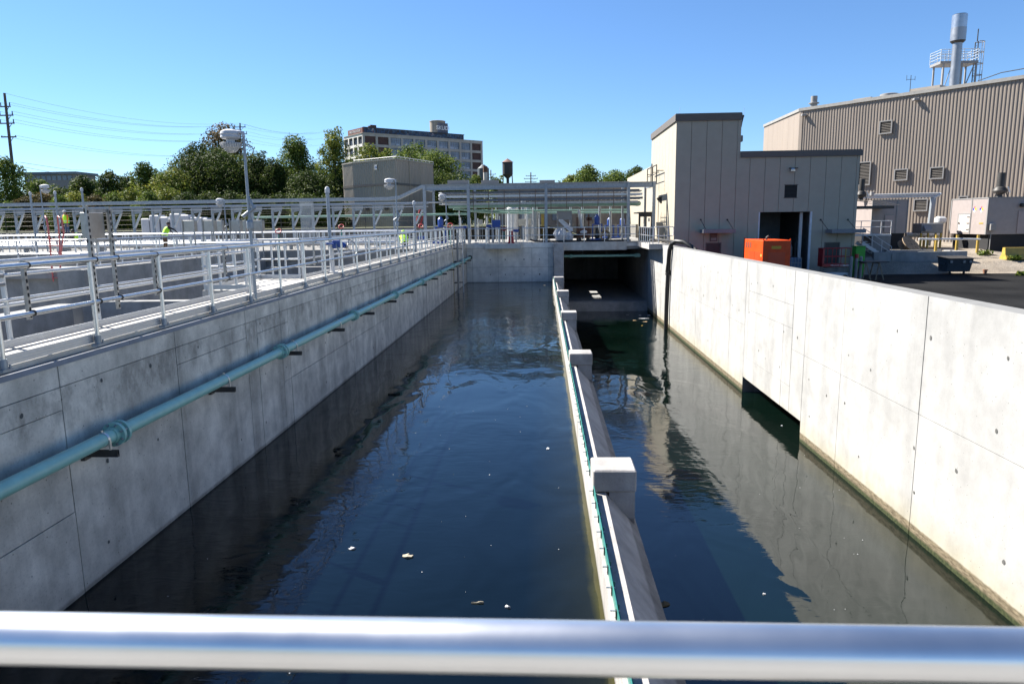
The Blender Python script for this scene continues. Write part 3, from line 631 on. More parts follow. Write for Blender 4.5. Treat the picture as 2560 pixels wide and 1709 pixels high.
# ---- teal pipe on the left wall
t = T('teal_pipe', 'long teal pipe bracketed along the shaded left channel wall', 'pipe', (-5.25, 25, 1.81))
b = MB(); b.cyl((-5.25, -4, 1.81), (-5.25, YF, 1.81), 0.085, n=20); b.build('pipe', TEAL, t)
fl = MB().cyl((0, -0.075, 0), (0, -0.03, 0), 0.15, n=20).cyl((0, 0.03, 0), (0, 0.075, 0), 0.15, n=20).cyl((0, -0.14, 0), (0, 0.14, 0), 0.098, n=20).mesh('flange', TEAL)
bt = MB()
for i in range(8): a = R(22.5 + 45 * i); bt.cyl((0.125 * math.cos(a), -0.1, 0.125 * math.sin(a)), (0.125 * math.cos(a), 0.1, 0.125 * math.sin(a)), 0.013, n=6)
bt = bt.mesh('bolts', GALV); off = parent_off(t)
for y in [2.6, 8.15] + [13.68 + 5.5 * i for i in range(7)]:
    f = link('flange', fl, t, Vector((-5.25, y, 1.81)) - off); link('bolts', bt, f)
brk = MB().box(-0.25, 0.18, -0.021, 0.021, -0.205, -0.18).box(-0.25, 0.18, -0.021, -0.015, -0.18, -0.125).box(-0.25, 0.18, 0.015, 0.021, -0.18, -0.125).box(-0.25, -0.2, -0.06, 0.06, -0.24, -0.2).mesh('bracket', M('brown_steel', (0.085, 0.08, 0.075), 0.5, 0.6, 0.2, 10))
band = MB().cyl((0, -0.018, 0), (0, 0.018, 0), 0.092, n=18).box(-0.012, 0.012, -0.016, 0.016, 0.085, 0.115).box(-0.1, -0.08, -0.016, 0.016, -0.12, 0.0).box(0.08, 0.1, -0.016, 0.016, -0.12, 0.0).mesh('pipe_clamp', ALU)
for i in range(-1, 14):
    y = 7.86 + 3.25 * i
    k = link('bracket', brk, t, Vector((-5.25, y, 1.81)) - off); link('pipe_clamp', band, k)
b = MB(); b.cyl((-5.25, YF - 0.03, 1.81), (-5.25, YF - 0.005, 1.81), 0.16, n=18); b.build('wall_sleeve', BLACKM, t)
t = T('teal_pipe', 'teal pipe hanging under the bridge soffit inside the tunnel mouth', 'pipe', (4.3, 52, 1.79))
b = MB(); b.cyl((1.3, 52, 1.79), (6.95, 52, 1.79), 0.09, n=14); b.build('pipe', TEAL, t)
for x in (2.05, 6.75): MB().cyl((x - 0.08, 52, 1.79), (x + 0.08, 52, 1.79), 0.15, n=14).build('flange', TEAL, t)
MB().cyl((6.95, 51.9, 1.79), (6.95, 52.5, 1.79), 0.13, n=14).build('elbow', TEAL, t)
for x in (2.9, 4.6, 5.9): MB().cyl((x, 52, 1.85), (x, 52, 2.32), 0.012, n=6).build('hanger', GALV, t)

# ---- stilling pipes and ladder rungs at the far left corner
for k, (x, r, mm, nm) in enumerate(((-5.25, 0.06, GREYP, 'thick grey'), (-4.98, 0.035, WPAINT, 'thin pale'))):
    t = T('stilling_pipe', nm + ' stilling pipe standing in the water at the far left corner', 'pipe', (x, 43.5, -0.5))
    MB().cyl((x, 43.5 + k * 0.4, -0.5), (x, 43.5 + k * 0.4, 3.7), r, n=10).build('pipe', mm, t)
    for z in (0.6, 1.9, 2.7): MB().box(XL, x, 43.47 + k * 0.4, 43.53 + k * 0.4, z, z + 0.05).build('bracket', DSTEEL, t)
t = T('rail_gate_frame', 'raised tubular gate frame where the walkway meets the far deck', 'gate', (-5.4, 45, ZD))
b = MB(); b.cyl((-5.5, 42.8, 4.05), (-5.35, 47.6, 4.05), 0.04, n=8); b.build('top_tube', GALV, t); MB().cyl((-5.48, 43.6, ZD), (-5.48, 43.6, 4.05), 0.045, n=8).build('post', GALV, t)
t = T('loop_cable', 'thin yellow rope hanging down the far left wall', 'rope', (-5.45, 42.6, 1))
MB().tube([(-5.46, 42.4, 3.0), (-5.4, 42.45, 2.2), (-5.42, 42.6, 1.2), (-5.4, 42.7, 0.2), (-5.4, 42.7, -0.1)], 0.012, 5).build('rope', YELLOW, t)

# ---- valve pedestal with handwheel
q = at_z(832, 682, 2.89); t = T('valve_pedestal', 'white valve pedestal with a blue gearbox and big grey handwheel', 'valve', (q.x, q.y, 2.89))
x, y = q.x, q.y
MB().cyl((x, y, 2.885), (x, y, 2.93), 0.16, n=14).cyl((x, y, 2.93), (x, y, 3.72), 0.065, n=12).build('column', WPAINT, t)
b = MB(); b.cbox(x - 0.12, x + 0.12, y - 0.16, y + 0.16, 3.72, 3.76, 0.01); b.cbox(x + 0.05, x + 0.3, y - 0.1, y + 0.12, 3.6, 3.86, 0.03); b.cyl((x + 0.3, y, 3.73), (x + 0.42, y, 3.66), 0.07, n=12); b.build('gearbox', BLUE, t)
n = 28; c = Vector((x + 0.45, y + 0.05, 3.63)); ax = Vector((0.55, -0.6, 0.62)).normalized(); e1 = ax.cross(Vector((0, 0, 1))).normalized(); e2 = ax.cross(e1)
rim = [c + (e1 * math.cos(2 * math.pi * i / n) + e2 * math.sin(2 * math.pi * i / n)) * 0.32 for i in range(n + 1)]
hw = MB().tube(rim, 0.018, 8, False)
for k in range(3): a = 2.1 * k; hw.tube([c, c + (e1 * math.cos(a) + e2 * math.sin(a)) * 0.32], 0.014, 6)
hw.cyl(c - ax * 0.05, c + ax * 0.05, 0.04, n=10); hw.build('handwheel', STRUT, t)

# ---- steel cabinets on the basin walkway
for k, (pxa, pxb, nm) in enumerate(((441, 491, 'beside the bending worker'), (517, 557, 'middle of the three'), (577, 617, 'right of the three'))):
    p = at_x((pxa + pxb) / 2, 570, -16.6); y = p.y; h0 = at_x(pxa, 580, -16.6).z; h1 = at_x(pxa, 551, -16.6).z; L2 = 1.0
    t = T('steel_cabinet', 'back-to-back stainless cabinets on rail struts, ' + nm, 'control box', (-16.6, y, 2.82), group='stainless cabinets on the basin walkway')
    for dx in (0, 0.95): 
        MB().cbox(-16.75 + dx, -16.2 + dx, y - 0.1, y + 0.25, h0, h1, 0.01).build('cabinet', SST, t)
    for dx in (0.0, 0.55, 0.95, 1.45): MB().box(-16.74 + dx, -16.69 + dx, y - 0.16, y - 0.11, 2.5, h1 + 0.06).build('strut', STRUT, t)

# ================================================================ PIPE RACKS ON THE FAR DECK
YR = 53.0
t = T('pipe_rack', 'long low galvanised pipe rack carrying a cable tray across the left background', 'pipe rack', (-25, YR, ZD))
zt0 = at_y(500, 500, YR).z
pts = [(-62, zt0 - 0.05), (-11.4, zt0), (-10.6, zt0 + 0.08), (-8.9, at_y(1055, 463, YR).z), (-8.0, at_y(1062, 462, YR).z)]
for (xa, za), (xb, zb) in zip(pts[:-1], pts[1:]):
    b = MB(); b.hexa([(xa, YR - 0.3, za - 0.24), (xb, YR - 0.3, zb - 0.24), (xb, YR + 0.3, zb - 0.24), (xa, YR + 0.3, za - 0.24), (xa, YR - 0.3, za), (xb, YR - 0.3, zb), (xb, YR + 0.3, zb), (xa, YR + 0.3, za)]); b.build('cable_tray', GALV, t)
zp = at_y(500, 515, YR).z
MB().cyl((-62, YR - 0.35, zp - 0.05), (-5.6, YR - 0.35, zp), 0.055, n=10).build('pipe', WPAINT, t)
MB().cyl((-62, YR - 0.4, zp - 0.12), (-8.4, YR - 0.4, zp - 0.08), 0.05, n=8).build('pipe', GALV, t)
MB().cyl((-62, YR - 0.55, at_y(300, 527, YR).z), (-8.4, YR - 0.55, at_y(900, 519, YR).z), 0.03, n=8).build('pipe', ALUW, t)
MB().cyl((-22, YR + 0.6, at_y(660, 543, YR).z), (-5.5, YR + 0.6, at_y(1000, 537, YR).z), 0.085, n=10).build('teal_line', TEALP, t)
zg = at_y(334, 528, YR).z
RPOST = MB().box(-0.075, 0.075, -0.075, 0.075, 0, zp - 0.12 - ZD).mesh('post', GALV)
GUS = MB().prism([(0.08, -0.55), (0.72, -0.45), (0.75, -0.12), (0.08, -0.12)], 'y', -0.02, 0.02).mesh('gusset', GALV)
BRC = MB().bar((0.62, -0.03, -0.5), (0.08, -0.03, -1.55), 0.12, 0.12).mesh('brace', M('pale_galvanised', (0.45, 0.47, 0.48), 0.5, 0.4, 0.1, 5))
x = at_y(334, 530, YR).x - 1.53 * 20
for i in range(38):
    if x > -8.8: break
    p = link('post', RPOST, t, Vector((x, YR - 0.1, ZD)) - parent_off(t)); link('gusset', GUS, p, (0, 0, zp - ZD)); link('brace', BRC, p, (0, 0, zp - ZD)); x += 1.53
t = T('conduit_drop', 'curtain of thin parallel conduits dropping from the cable tray', 'conduit', (-18, YR - 0.6, ZD))
for i in range(13):
    q = at_y(750 + 2.7 * i, 505, YR - 0.6); MB().cyl((q.x, YR - 0.62, 3.0), (q.x, YR - 0.62, q.z), 0.022, n=6).build('conduit', ALUW, t)
b = MB(); qa, qb = at_y(748, 522, YR - 0.6), at_y(786, 522, YR - 0.6); b.box(qa.x, qb.x, YR - 0.68, YR - 0.65, qa.z, qa.z + 0.05); b.build('cross_strut', STRUT, t)

# tall rack over the bridge
YT = 51.5
t = T('pipe_rack', 'tall galvanised steel rack with tiers of trays spanning over the bridge', 'pipe rack', (0, YT, ZD))
zb0, zb1 = 6.98, 6.6
for xa, xb in ((-8.42, -5.42), (-5.24, 0.14), (0.34, 6.0), (6.2, 7.8)):
    b = MB(); b.box(xa, xb, YT - 0.02, YT + 0.02, zb1, zb0); b.box(xa, xb, YT - 0.12, YT + 0.12, zb0 - 0.03, zb0 + 0.0); b.box(xa, xb, YT - 0.12, YT + 0.12, zb1, zb1 + 0.03); b.build('beam', GALV, t)
for x in (-8.5, -5.33, 0.24, 6.1, 7.9): MB().box(x - 0.1, x + 0.1, YT - 0.11, YT + 0.11, ZD, zb0 + 0.01).build('post', GALV, t)
for x in (-8.4, -5.2, 0.24, 6.1, 7.8): MB().box(x - 0.08, x + 0.08, YT + 3.6, YT + 3.8, ZD, zb0).build('post', GALV, t)
for x in (-8.5, 7.9): MB().box(x - 0.08, x + 0.08, YT + 0.12, YT + 3.6, zb1 + 0.05, zb0 - 0.05).build('beam', GALV, t)
TM = [M('tray_blue_grey', (0.11, 0.13, 0.16), 0.5, 0.4, 0.15, 6), ALUW, M('tray_blue_grey', (0, 0, 0)), STRUT, GALV]
for k, z in enumerate((6.42, 6.15, 5.88, 5.62)):                      # tiers of tray rails and conduits
    y = YT + 0.25
    for j in range(6):
        yy = YT + 0.25 + 0.55 * j; hh = (0.15 if j == 0 else 0.1) if j % 2 == 0 else 0.05
        x0 = -7.2 + rnd.uniform(-0.3, 0.3) + 0.05 * j; x1 = 7.3 - rnd.uniform(0, 0.6)
        b = MB()
        if j % 2 == 0: b.box(x0, x1, yy - 0.02, yy + 0.02, z - hh / 2, z + hh / 2)
        else: b.cyl((x0, yy, z + rnd.uniform(-0.04, 0.04)), (x1, yy, z + rnd.uniform(-0.04, 0.04)), 0.03, n=8)
        b.build('tray_rail', TM[(j * 2 + k) % 5], t)
    b = MB()
    for i in range(44): xx = -7 + 0.325 * i; b.box(xx - 0.015, xx + 0.015, YT + 0.25, YT + 3.0, z - 0.045, z - 0.02)
    o = b.build('tray_rungs', STRUT, t); o['kind'] = 'stuff'
    for j in range(3):                                                # bends at the left end
        pts = [(-7.0 + 0.02 * j, YT + 0.4 + 0.4 * j, z), (-7.35, YT + 0.45 + 0.4 * j, z + 0.01), (-7.55, YT + 0.8 + 0.4 * j, z + 0.02), (-7.6, YT + 2.6, z + 0.02)]
        MB().tube(pts, 0.04, 8).build('conduit_bend', TM[(j + k) % 2], t)
hang = MB().box(-0.022, 0.022, -0.022, 0.022, -1.5, 0).mesh('hanger', M('brown_hanger', (0.16, 0.12, 0.1), 0.6, 0.5, 0.2, 8))
for i in range(12): link('hanger', hang, t, Vector((-5.0 + 1.12 * i, YT + 0.21, 6.62)) - parent_off(t))
zpt = at_y(1250, 513.5, YT + 1.0).z
b = MB(); b.cyl((-6.9, YT + 1.0, zpt), (6.6, YT + 1.0, zpt), 0.16, n=16); o = b.build('main_pipe', TEALP, t)
for x in (-0.9, 2.7, 6.2): MB().cyl((x - 0.06, YT + 1.0, zpt), (x + 0.06, YT + 1.0, zpt), 0.23, n=16).build('flange', TEALP, t)
MB().tube([(6.6, YT + 1.0, zpt), (6.85, YT + 1.02, zpt), (7.0, YT + 1.25, zpt), (7.02, YT + 2.5, zpt)], 0.17, 12).build('elbow', TEALP, t)
MB().cyl((6.2, YT + 0.7, ZD), (6.2, YT + 0.7, zpt - 0.3), 0.085, n=10).build('riser', TEALP, t)
for k in range(2):                                                    # further teal lines curving away behind
    z = zpt - 0.3 - 0.17 * k
    MB().tube([(-6.6 + 1.2 * k, YT + 1.4, z + 0.1), (-5.6 + 1.4 * k, YT + 2.0 + k, z), (-3.5 + 1.6 * k, YT + 3.5 + k, z - 0.05), (6.8, YT + 5 + 1.5 * k, z - 0.1)], 0.07, 8).build('teal_line', TEALP, t)
for i in range(26):                                                   # thicket of risers under the rack
    x = rnd.uniform(-7.2, 0.0); y = YT + rnd.uniform(1.5, 7.5); mm = rnd.choice([ALUW, GALV, ALUW, WPAINT])
    MB().cyl((x, y, ZD), (x, y, rnd.uniform(4.6, 5.5)), rnd.choice([0.03, 0.045, 0.06]), n=7).build('riser', mm, t)
for x, y in ((-0.6, 56), (-1.1, 57), (2.2, 56.5), (4.4, 55.6), (5.4, 57.5), (3.2, 58)): MB().cyl((x, y, ZD), (x, y, 5.4), 0.1 if x > 0 else 0.22, n=10).build('column', GALV, t)

# ---- taupe building behind the rack
tb = T('process_building', 'low taupe metal building seen through the tall pipe rack', 'building', (3, 74, ZD))
b = MB()
xx = -4.5
while xx < 10: b.box(xx, xx + 0.3, 73.95, 74, 2.6, 8.0); xx += 0.42
b.box(-4.6, 12, 74, 82, 2.6, 8.05); b.build('ribbed_wall', M('dull_taupe', (0.2, 0.17, 0.145), 0.6), tb)  # one even taupe over the whole building
q = at_y(1122, 458, 74); b = MB(); b.box(q.x - 1, 12.2, 73.8, 82.2, 8.05, at_y(1300, 459, 74).z + 0.05); b.build('roof_edge', GREYP, tb)
for px, w in ((1146, 1.1), (1225, 0.9), (1368, 0.8)): q = at_y(px, 457, 76); MB().box(q.x - w, q.x + w, 75.5, 76.5, 8.05, q.z + 0.25).build('roof_unit', GREYP, tb)
for k in range(3): MB().box(-2.4 + 3.4 * k, -0.9 + 3.4 * k, 73.9, 73.945, 4.4, 5.4).build('window', GLASSD, tb)
t = T('yellow_gantry', 'yellow gantry beam behind the rack left of the bridge centre', 'gantry', (-1, 66, ZD))
q0, q1 = at_y(1304, 526, 66), at_y(1370, 526, 66); MB().box(q0.x, q1.x, 65.9, 66.1, q0.z - 0.25, q0.z).build('beam', YELLOW, t)
for qx in (q0.x + 0.3, q0.x + 1.8): MB().box(qx, qx + 0.25, 65.9, 66.1, ZD, q0.z - 0.25).build('post', YELLOW, t)
t = T('silver_silo', 'tall silver cylindrical vessel under the rack', 'tank', (-0.8, 60, ZD)); q = at_y(1282, 560, 60)
MB().lathe((q.x, 60, ZD), [(0.5, 0), (0.5, 2.6), (0.4, 2.8), (0.1, 2.9)], 18).build('vessel', ALUW, t); MB().cyl((q.x + 0.9, 60, ZD), (q.x + 0.9, 60, 6), 0.2, n=12).build('stand_pipe', GALV, t)

# ---- equipment on the far deck and bridge
def pump(label, px, py0, py1, Y, w=0.55, group='blue pump frames'):
    a, c = at_y(px, py0, Y), at_y(px, py1, Y); h = max(0.6, a.z - ZD)
    t = T('pump_unit', label, 'pump', (a.x, Y, ZD), 0, group)
    link('base', MB().cbox(-w, w, -0.35, 0.35, 0.05, 0.2, 0.02).mesh('base', BLUE), t)
    b = MB()
    for sx in (-1, 1):
        for sy in (-1, 1): b.box(sx * w * 0.6 - 0.03, sx * w * 0.6 + 0.03, sy * 0.25 - 0.03, sy * 0.25 + 0.03, 0.2, h * 0.6)
    b.box(-w * 0.66, w * 0.66, -0.28, 0.28, h * 0.6, h * 0.64); link('frame', b.mesh('frame', BLUE), t)
    link('motor', MB().lathe((0, 0, h * 0.64), [(0.17, 0), (0.2, 0.03), (0.2, h * 0.26), (0.12, h * 0.31), (0.08, h * 0.35)], 12).mesh('motor', BLUE), t)
    link('casing', MB().lathe((0, 0, 0.2), [(0.12, 0), (0.2, 0.1), (0.2, 0.25), (0.1, h * 0.4)], 12).mesh('casing', DSTEEL), t)
    return t
pump('blue pump frame beside the left end of the tall rack', 1101, 541, 571, 49.6)
pump('blue pump frame right of the rusty hopper', 1493, 535, 590, 52.6)
pump('blue pump frame far back behind the bridge, in the middle', 1524, 543, 585, 58)
pump('blue pump frame far back beside the teal riser', 1556, 543, 585, 58.6)
q = at_y(1241, 559, 52.4); t = T('blue_box', 'bright blue square cover box on legs above the balcony', 'box', (q.x, 52.4, ZD))
MB().cbox(q.x - 0.3, q.x + 0.3, 52.2, 52.6, q.z - 0.27, q.z + 0.27, 0.02).build('cover', BLUE, t)
for dx in (-0.22, 0.22): MB().box(q.x + dx - 0.03, q.x + dx + 0.03, 52.37, 52.43, ZD, q.z - 0.27).build('leg', GALV, t)
q = at_y(1278, 604, 50.2); t = T('safety_marker', 'red tapering plastic safety marker standing on the balcony', 'marker', (q.x, 50.2, ZD))
MB().cbox(q.x - 0.24, q.x + 0.24, 50.0, 50.4, ZD, ZD + 0.07, 0.02).build('base', RED, t); b = MB(); b.hexa([(q.x - 0.2, 50.1, ZD + 0.07), (q.x + 0.2, 50.1, ZD + 0.07), (q.x + 0.2, 50.3, ZD + 0.07), (q.x - 0.2, 50.3, ZD + 0.07), (q.x - 0.12, 50.16, ZD + 0.86), (q.x + 0.12, 50.16, ZD + 0.86), (q.x + 0.12, 50.24, ZD + 0.86), (q.x - 0.12, 50.24, ZD + 0.86)]); b.build('body', RED, t)
MB().box(q.x - 0.1, q.x - 0.02, 50.128, 50.138, ZD + 0.55, ZD + 0.75).build('label_plate', WPAINT, t)
for k, (px, py, w, h, Y, nm) in enumerate(((1308, 556, 0.36, 0.25, 56, 'wide beige cabinet behind the balcony'), (1326, 554, 0.14, 0.2, 56.2, 'small beige cabinet beside the wide one'), (1202, 555, 0.13, 0.18, 54, 'small beige cabinet in the pipe thicket'))):
    q = at_y(px, py, Y); t = T('cabinet', nm, 'control box', (q.x, Y, ZD)); MB().cbox(q.x - w, q.x + w, Y - 0.12, Y + 0.12, q.z - h, q.z + h, 0.01).build('box', M('beige_cabinet', (0.5, 0.47, 0.41), 0.5), t)
    for dx in (-w * 0.7, w * 0.7): MB().box(q.x + dx - 0.02, q.x + dx + 0.02, Y + 0.12, Y + 0.16, ZD, q.z + h).build('strut', STRUT, t)
q = at_y(1411, 545, 53.2); t = T('screenings_chute', 'pale grey discharge hopper with a slanting chute on legs', 'hopper', (q.x, 53.2, ZD))
MB().cbox(q.x - 0.55, q.x + 0.55, 52.8, 53.6, q.z - 0.15, q.z + 0.5, 0.03).build('hopper', GREYP, t)
b = MB(); b.hexa([(q.x - 0.45, 52.7, q.z - 0.2), (q.x - 0.15, 52.7, q.z - 0.2), (q.x - 0.15, 52.75, q.z - 0.1), (q.x - 0.45, 52.75, q.z - 0.1), (q.x + 0.3, 52.3, q.z - 0.95), (q.x + 0.6, 52.3, q.z - 0.95), (q.x + 0.6, 52.6, q.z - 0.75), (q.x + 0.3, 52.6, q.z - 0.75)]); b.build('chute', WPAINT, t)
for dx in (-0.5, 0.5):
    for dy in (-0.3, 0.3): MB().box(q.x + dx - 0.05, q.x + dx + 0.05, 53.2 + dy - 0.05, 53.2 + dy + 0.05, ZD, q.z - 0.15).build('leg', GREYP, t)
def lump(mb, c, r, seed, sq=(1, 1, 1)):
    rr = random.Random(seed); n, m = 14, 9; vs = []; fs = []
    ph = [rr.uniform(0, 6) for _ in range(6)]
    for i in range(m + 1):
        th = math.pi * i / m
        for j in range(n):
            f = 2 * math.pi * j / n; k = r * (1 + 0.13 * math.sin(3 * f + ph[0]) * math.sin(2 * th + ph[1]) + 0.1 * math.sin(5 * f + ph[2] + 2 * th) + 0.06 * math.sin(7 * th + ph[3]))
            vs.append((c[0] + sq[0] * k * math.sin(th) * math.cos(f), c[1] + sq[1] * k * math.sin(th) * math.sin(f), c[2] + sq[2] * k * math.cos(th)))
    for i in range(m):
        for j in range(n): fs.append((i * n + j, (i + 1) * n + j, (i + 1) * n + (j + 1) % n, i * n + (j + 1) % n))
    return mb.add(vs, fs, False)
for k, (px, py, r, s, nm) in enumerate(((1402, 588, 0.5, 3, 'bulging white bulk bag on the bridge, left of the pair'), (1421, 589, 0.36, 5, 'smaller white bulk bag on the bridge, right of the pair'))):
    q = at_y(px, py, 52.0); o = thing1('bulk_bag', nm, 'bag', lump(MB(), (q.x, 52, ZD + r * 0.95), r, s, (1, 0.8, 0.95)), WHITE, 'white bulk bags')
q = at_y(1459, 560, 52.4); t = T('rusty_hopper', 'rusty brown screw hopper machine on the bridge deck', 'machine', (q.x, 52.4, ZD))
b = MB(); b.hexa([(q.x - 0.45, 52.1, ZD + 0.25), (q.x + 0.45, 52.1, ZD + 0.25), (q.x + 0.45, 52.8, ZD + 0.25), (q.x - 0.45, 52.8, ZD + 0.25), (q.x - 0.5, 52, ZD + 0.95), (q.x + 0.55, 52, ZD + 0.95), (q.x + 0.55, 52.9, ZD + 0.95), (q.x - 0.5, 52.9, ZD + 0.95)]); b.build('bin', RUST, t)
MB().box(q.x - 0.52, q.x - 0.42, 52.3, 52.45, ZD, ZD + 1.75).box(q.x + 0.32, q.x + 0.42, 52.3, 52.45, ZD, ZD + 1.95).build('mast', RUST, t)
MB().cyl((q.x - 0.1, 52.6, ZD + 0.9), (q.x - 0.35, 52.6, ZD + 2.3), 0.11, n=10).build('lift_tube', WPAINT, t); MB().cbox(q.x + 0.2, q.x + 0.6, 52.3, 52.7, ZD + 1.5, ZD + 1.75, 0.03).build('drive', RUST, t)
lump(MB(), (q.x - 0.0, 51.98, ZD + 0.7), 0.2, 9, (1.3, 0.3, 0.6)).build('torn_wrap', WHITE, t)
for dx in (-0.3, 0.3): MB().cyl((q.x + dx, 52.1, ZD + 0.14), (q.x + dx, 52.25, ZD + 0.14), 0.14, n=12).build('wheel', DARK, t)
q = at_y(1513, 585, 52.2); t = T('hose_coil', 'brown fibrous coil leaning behind the bridge rail', 'coil', (q.x, 52.2, ZD)); b = MB(); rr = random.Random(4)
for k in range(5): b.tube([(q.x + (0.33 - 0.02 * k) * math.cos(a), 52.1 + 0.06 * k + 0.02 * rr.random(), ZD + 0.42 + (0.38 - 0.02 * k) * math.sin(a)) for a in np.linspace(0, 6.283, 21)], 0.04, 6)
b.build('coil', M('tan_fibre', (0.3, 0.23, 0.15), 0.9, 0, 0.3, 20), t)
t = T('black_hose', 'black hose lying along the bridge deck behind the rail', 'hose', (2, 51.6, ZD))
MB().tube([(-0.9, 51.7, ZD + 0.2), (-0.6, 51.62, ZD + 0.1), (0.2, 51.45, ZD + 0.07), (1.6, 51.6, ZD + 0.07), (3.2, 51.5, ZD + 0.07), (4.4, 51.65, ZD + 0.07), (6.3, 51.5, ZD + 0.07)], 0.06, 8).build('hose', DARK, t)
t = T('entrance_booth', 'black steel door frame booth in the shade beside the tan building', 'booth', (7.4, 53.5, ZD)); q0, q1 = at_y(1597, 530, 53), at_y(1631, 530, 53)
b = MB(); b.box(q0.x, q0.x + 0.12, 52.9, 53.1, ZD, q0.z); b.box(q1.x - 0.1, q1.x, 52.9, 53.1, ZD, q0.z); b.box(q0.x + 0.12, q1.x - 0.1, 52.9, 53.1, q0.z - 0.35, q0.z); b.box(q0.x + 0.5, q0.x + 0.58, 52.92, 53.08, ZD, q0.z - 0.35); b.build('frame', DSTEEL, t)
MB().box(q0.x + 0.12, q1.x - 0.1, 53.0, 53.03, ZD, q0.z - 1.1).build('lower_panel', BLACKM, t); MB().box(q0.x + 0.68, q0.x + 0.8, 52.9, 52.93, q0.z - 0.7, q0.z - 0.45).build('notice', WPAINT, t)
MB().box(q0.x, q1.x, 53.1, 56, q0.z - 0.1, q0.z).build('roof', DSTEEL, t)
for k, (px, py, Y) in enumerate(((1125, 563, 46), (853, 566, 44), (696, 578, 40), (1052, 565, 49), (1260, 572, 52.0))):
    q = at_y(px, py, Y); t = T('hand_valve', 'small red handwheel valve on the far deck, ' + ['near the gate frame', 'left of the lime hood', 'behind the lamp post', 'below the rack post', 'under the blue box'][k], 'valve', (q.x, Y, ZD), 0, 'small red valves')
    MB().cyl((q.x, Y, ZD), (q.x, Y, q.z - 0.1), 0.04, n=8).build('stem', TEALD, t)
    MB().tube([(q.x + 0.16 * math.cos(a), Y + 0.1 * math.sin(a), q.z + 0.12 * math.sin(a)) for a in np.linspace(0, 6.283, 15)], 0.035, 6, False).build('wheel', RED, t)
for k, (px, py, Y) in enumerate(((1145, 570, 48.5), (1160, 568, 49.5), (1222, 565, 52.5), (1054, 595, 40), (1290, 577, 51.8))):
    q = at_y(px, py, Y); t = T('actuator', 'small blue valve actuator, ' + ['left of the rack corner post', 'right of the rack corner post', 'left of the blue cover box', 'behind the walkway rail', 'behind the red marker'][k], 'actuator', (q.x, Y, ZD), 0, 'small blue actuators')
    MB().cbox(q.x - 0.2, q.x + 0.2, Y - 0.12, Y + 0.12, q.z - 0.08, q.z + 0.1, 0.02).cyl((q.x + 0.1, Y, q.z), (q.x + 0.1, Y - 0.25, q.z), 0.1, n=10).build('gearbox', BLUE, t); MB().cyl((q.x, Y, ZD - 0.02), (q.x, Y, q.z - 0.08), 0.05, n=8).build('stem', GALV, t)
# flat duct/pipe runs lying on the far deck
for k, (y, x0, x1) in enumerate(((43.1, -40, -9), (45.3, -46, -12), (47.6, -50, -11), (50.3, -52, -12))):
    t = T('pipe_run', 'pale pipe run on the far deck, ' + ['front', 'second', 'third', 'rear'][k] + ' of four', 'pipe', ((x0 + x1) / 2, y, ZD), 0, 'pale pipe runs')
    MB().cyl((x0, y, ZD + 0.35), (x1, y, ZD + 0.35), 0.16, n=10).build('pipe', ALUW, t); x = x0 + 0.5
    while x < x1: MB().box(x, x + 0.1, y - 0.2, y + 0.2, ZD, ZD + 0.22).build('saddle', GALV, t); x += 2.4
for k, (px, py, w, h) in enumerate(((372, 559, 14, 26), (395, 555, 17, 34), (420, 557, 14, 30), (446, 553, 18, 38), (470, 555, 16, 36), (492, 558, 14, 30), (508, 558, 9, 30), (522, 559, 8, 28))):
    q = at_y(px, py, 60); sx = w * 60 / 1764; sz = h * 60 / 1764
    o = MB().cbox(q.x - sx * 0.72, q.x + sx * 0.72, 59.4, 60.6, ZD - 0.01, q.z + sz * 0.5, 0.08); thing1('wrapped_pallet', 'white-wrapped pallet stack behind the bending worker, ' + ['first', 'second', 'third', 'fourth', 'fifth', 'sixth', 'seventh', 'eighth'][k] + ' from the left', 'pallet', o, WHITE, 'white-wrapped pallets')
t = T('red_ladder', 'faded red access ladder with looped handrails over the basin walkway', 'ladder', (at_y(137, 640, 26).x, 26, 2.2))
xa, xb = at_y(121, 640, 26).x, at_y(140, 640, 26).x; ztop = at_y(130, 541, 26).z
for x, dx in ((xa, 0.12), (xb, 0.4)):
    MB().tube([(x, 26.1, 2.3), (x + dx * 0.3, 26.1, 3.6), (x + dx * 0.4, 26.1, ztop - 0.5), (x + dx * 0.5, 26.05, ztop - 0.05), (x + dx * 0.7, 25.98, ztop), (x + dx * 0.9 + 0.08, 25.9, ztop - 0.08), (x + dx + 0.08, 25.9, ztop - 0.6), (x + dx * 0.5 + 0.1, 25.95, 3.6), (x + 0.06, 26, 2.6)], 0.028, 7).build('side_rail', PINKRED, t)
for k in range(7): MB().cyl((xa, 26.05, 2.45 + 0.24 * k), (xb + 0.1, 26.05, 2.45 + 0.24 * k), 0.018, n=6).build('rung', PINKRED, t)
t = T('red_ladder', 'red extension ladder leaning on the rack post in front of the tan building', 'ladder', (-11, 55, ZD)); qa, qb = at_y(1038, 570, 55), at_y(1050, 522, 55)
for dx in (0, 0.4): MB().bar((qa.x + dx, 54.6, qa.z), (qb.x + dx, 55, qb.z), 0.05, 0.09).build('side_rail', RED, t)
for k in range(8): f = (k + 0.5) / 8; p = Vector((qa.x, 54.6, qa.z)).lerp(Vector((qb.x, 55, qb.z)), f); MB().cyl(p, p + Vector((0.4, 0, 0)), 0.02, n=6).build('rung', RED, t)

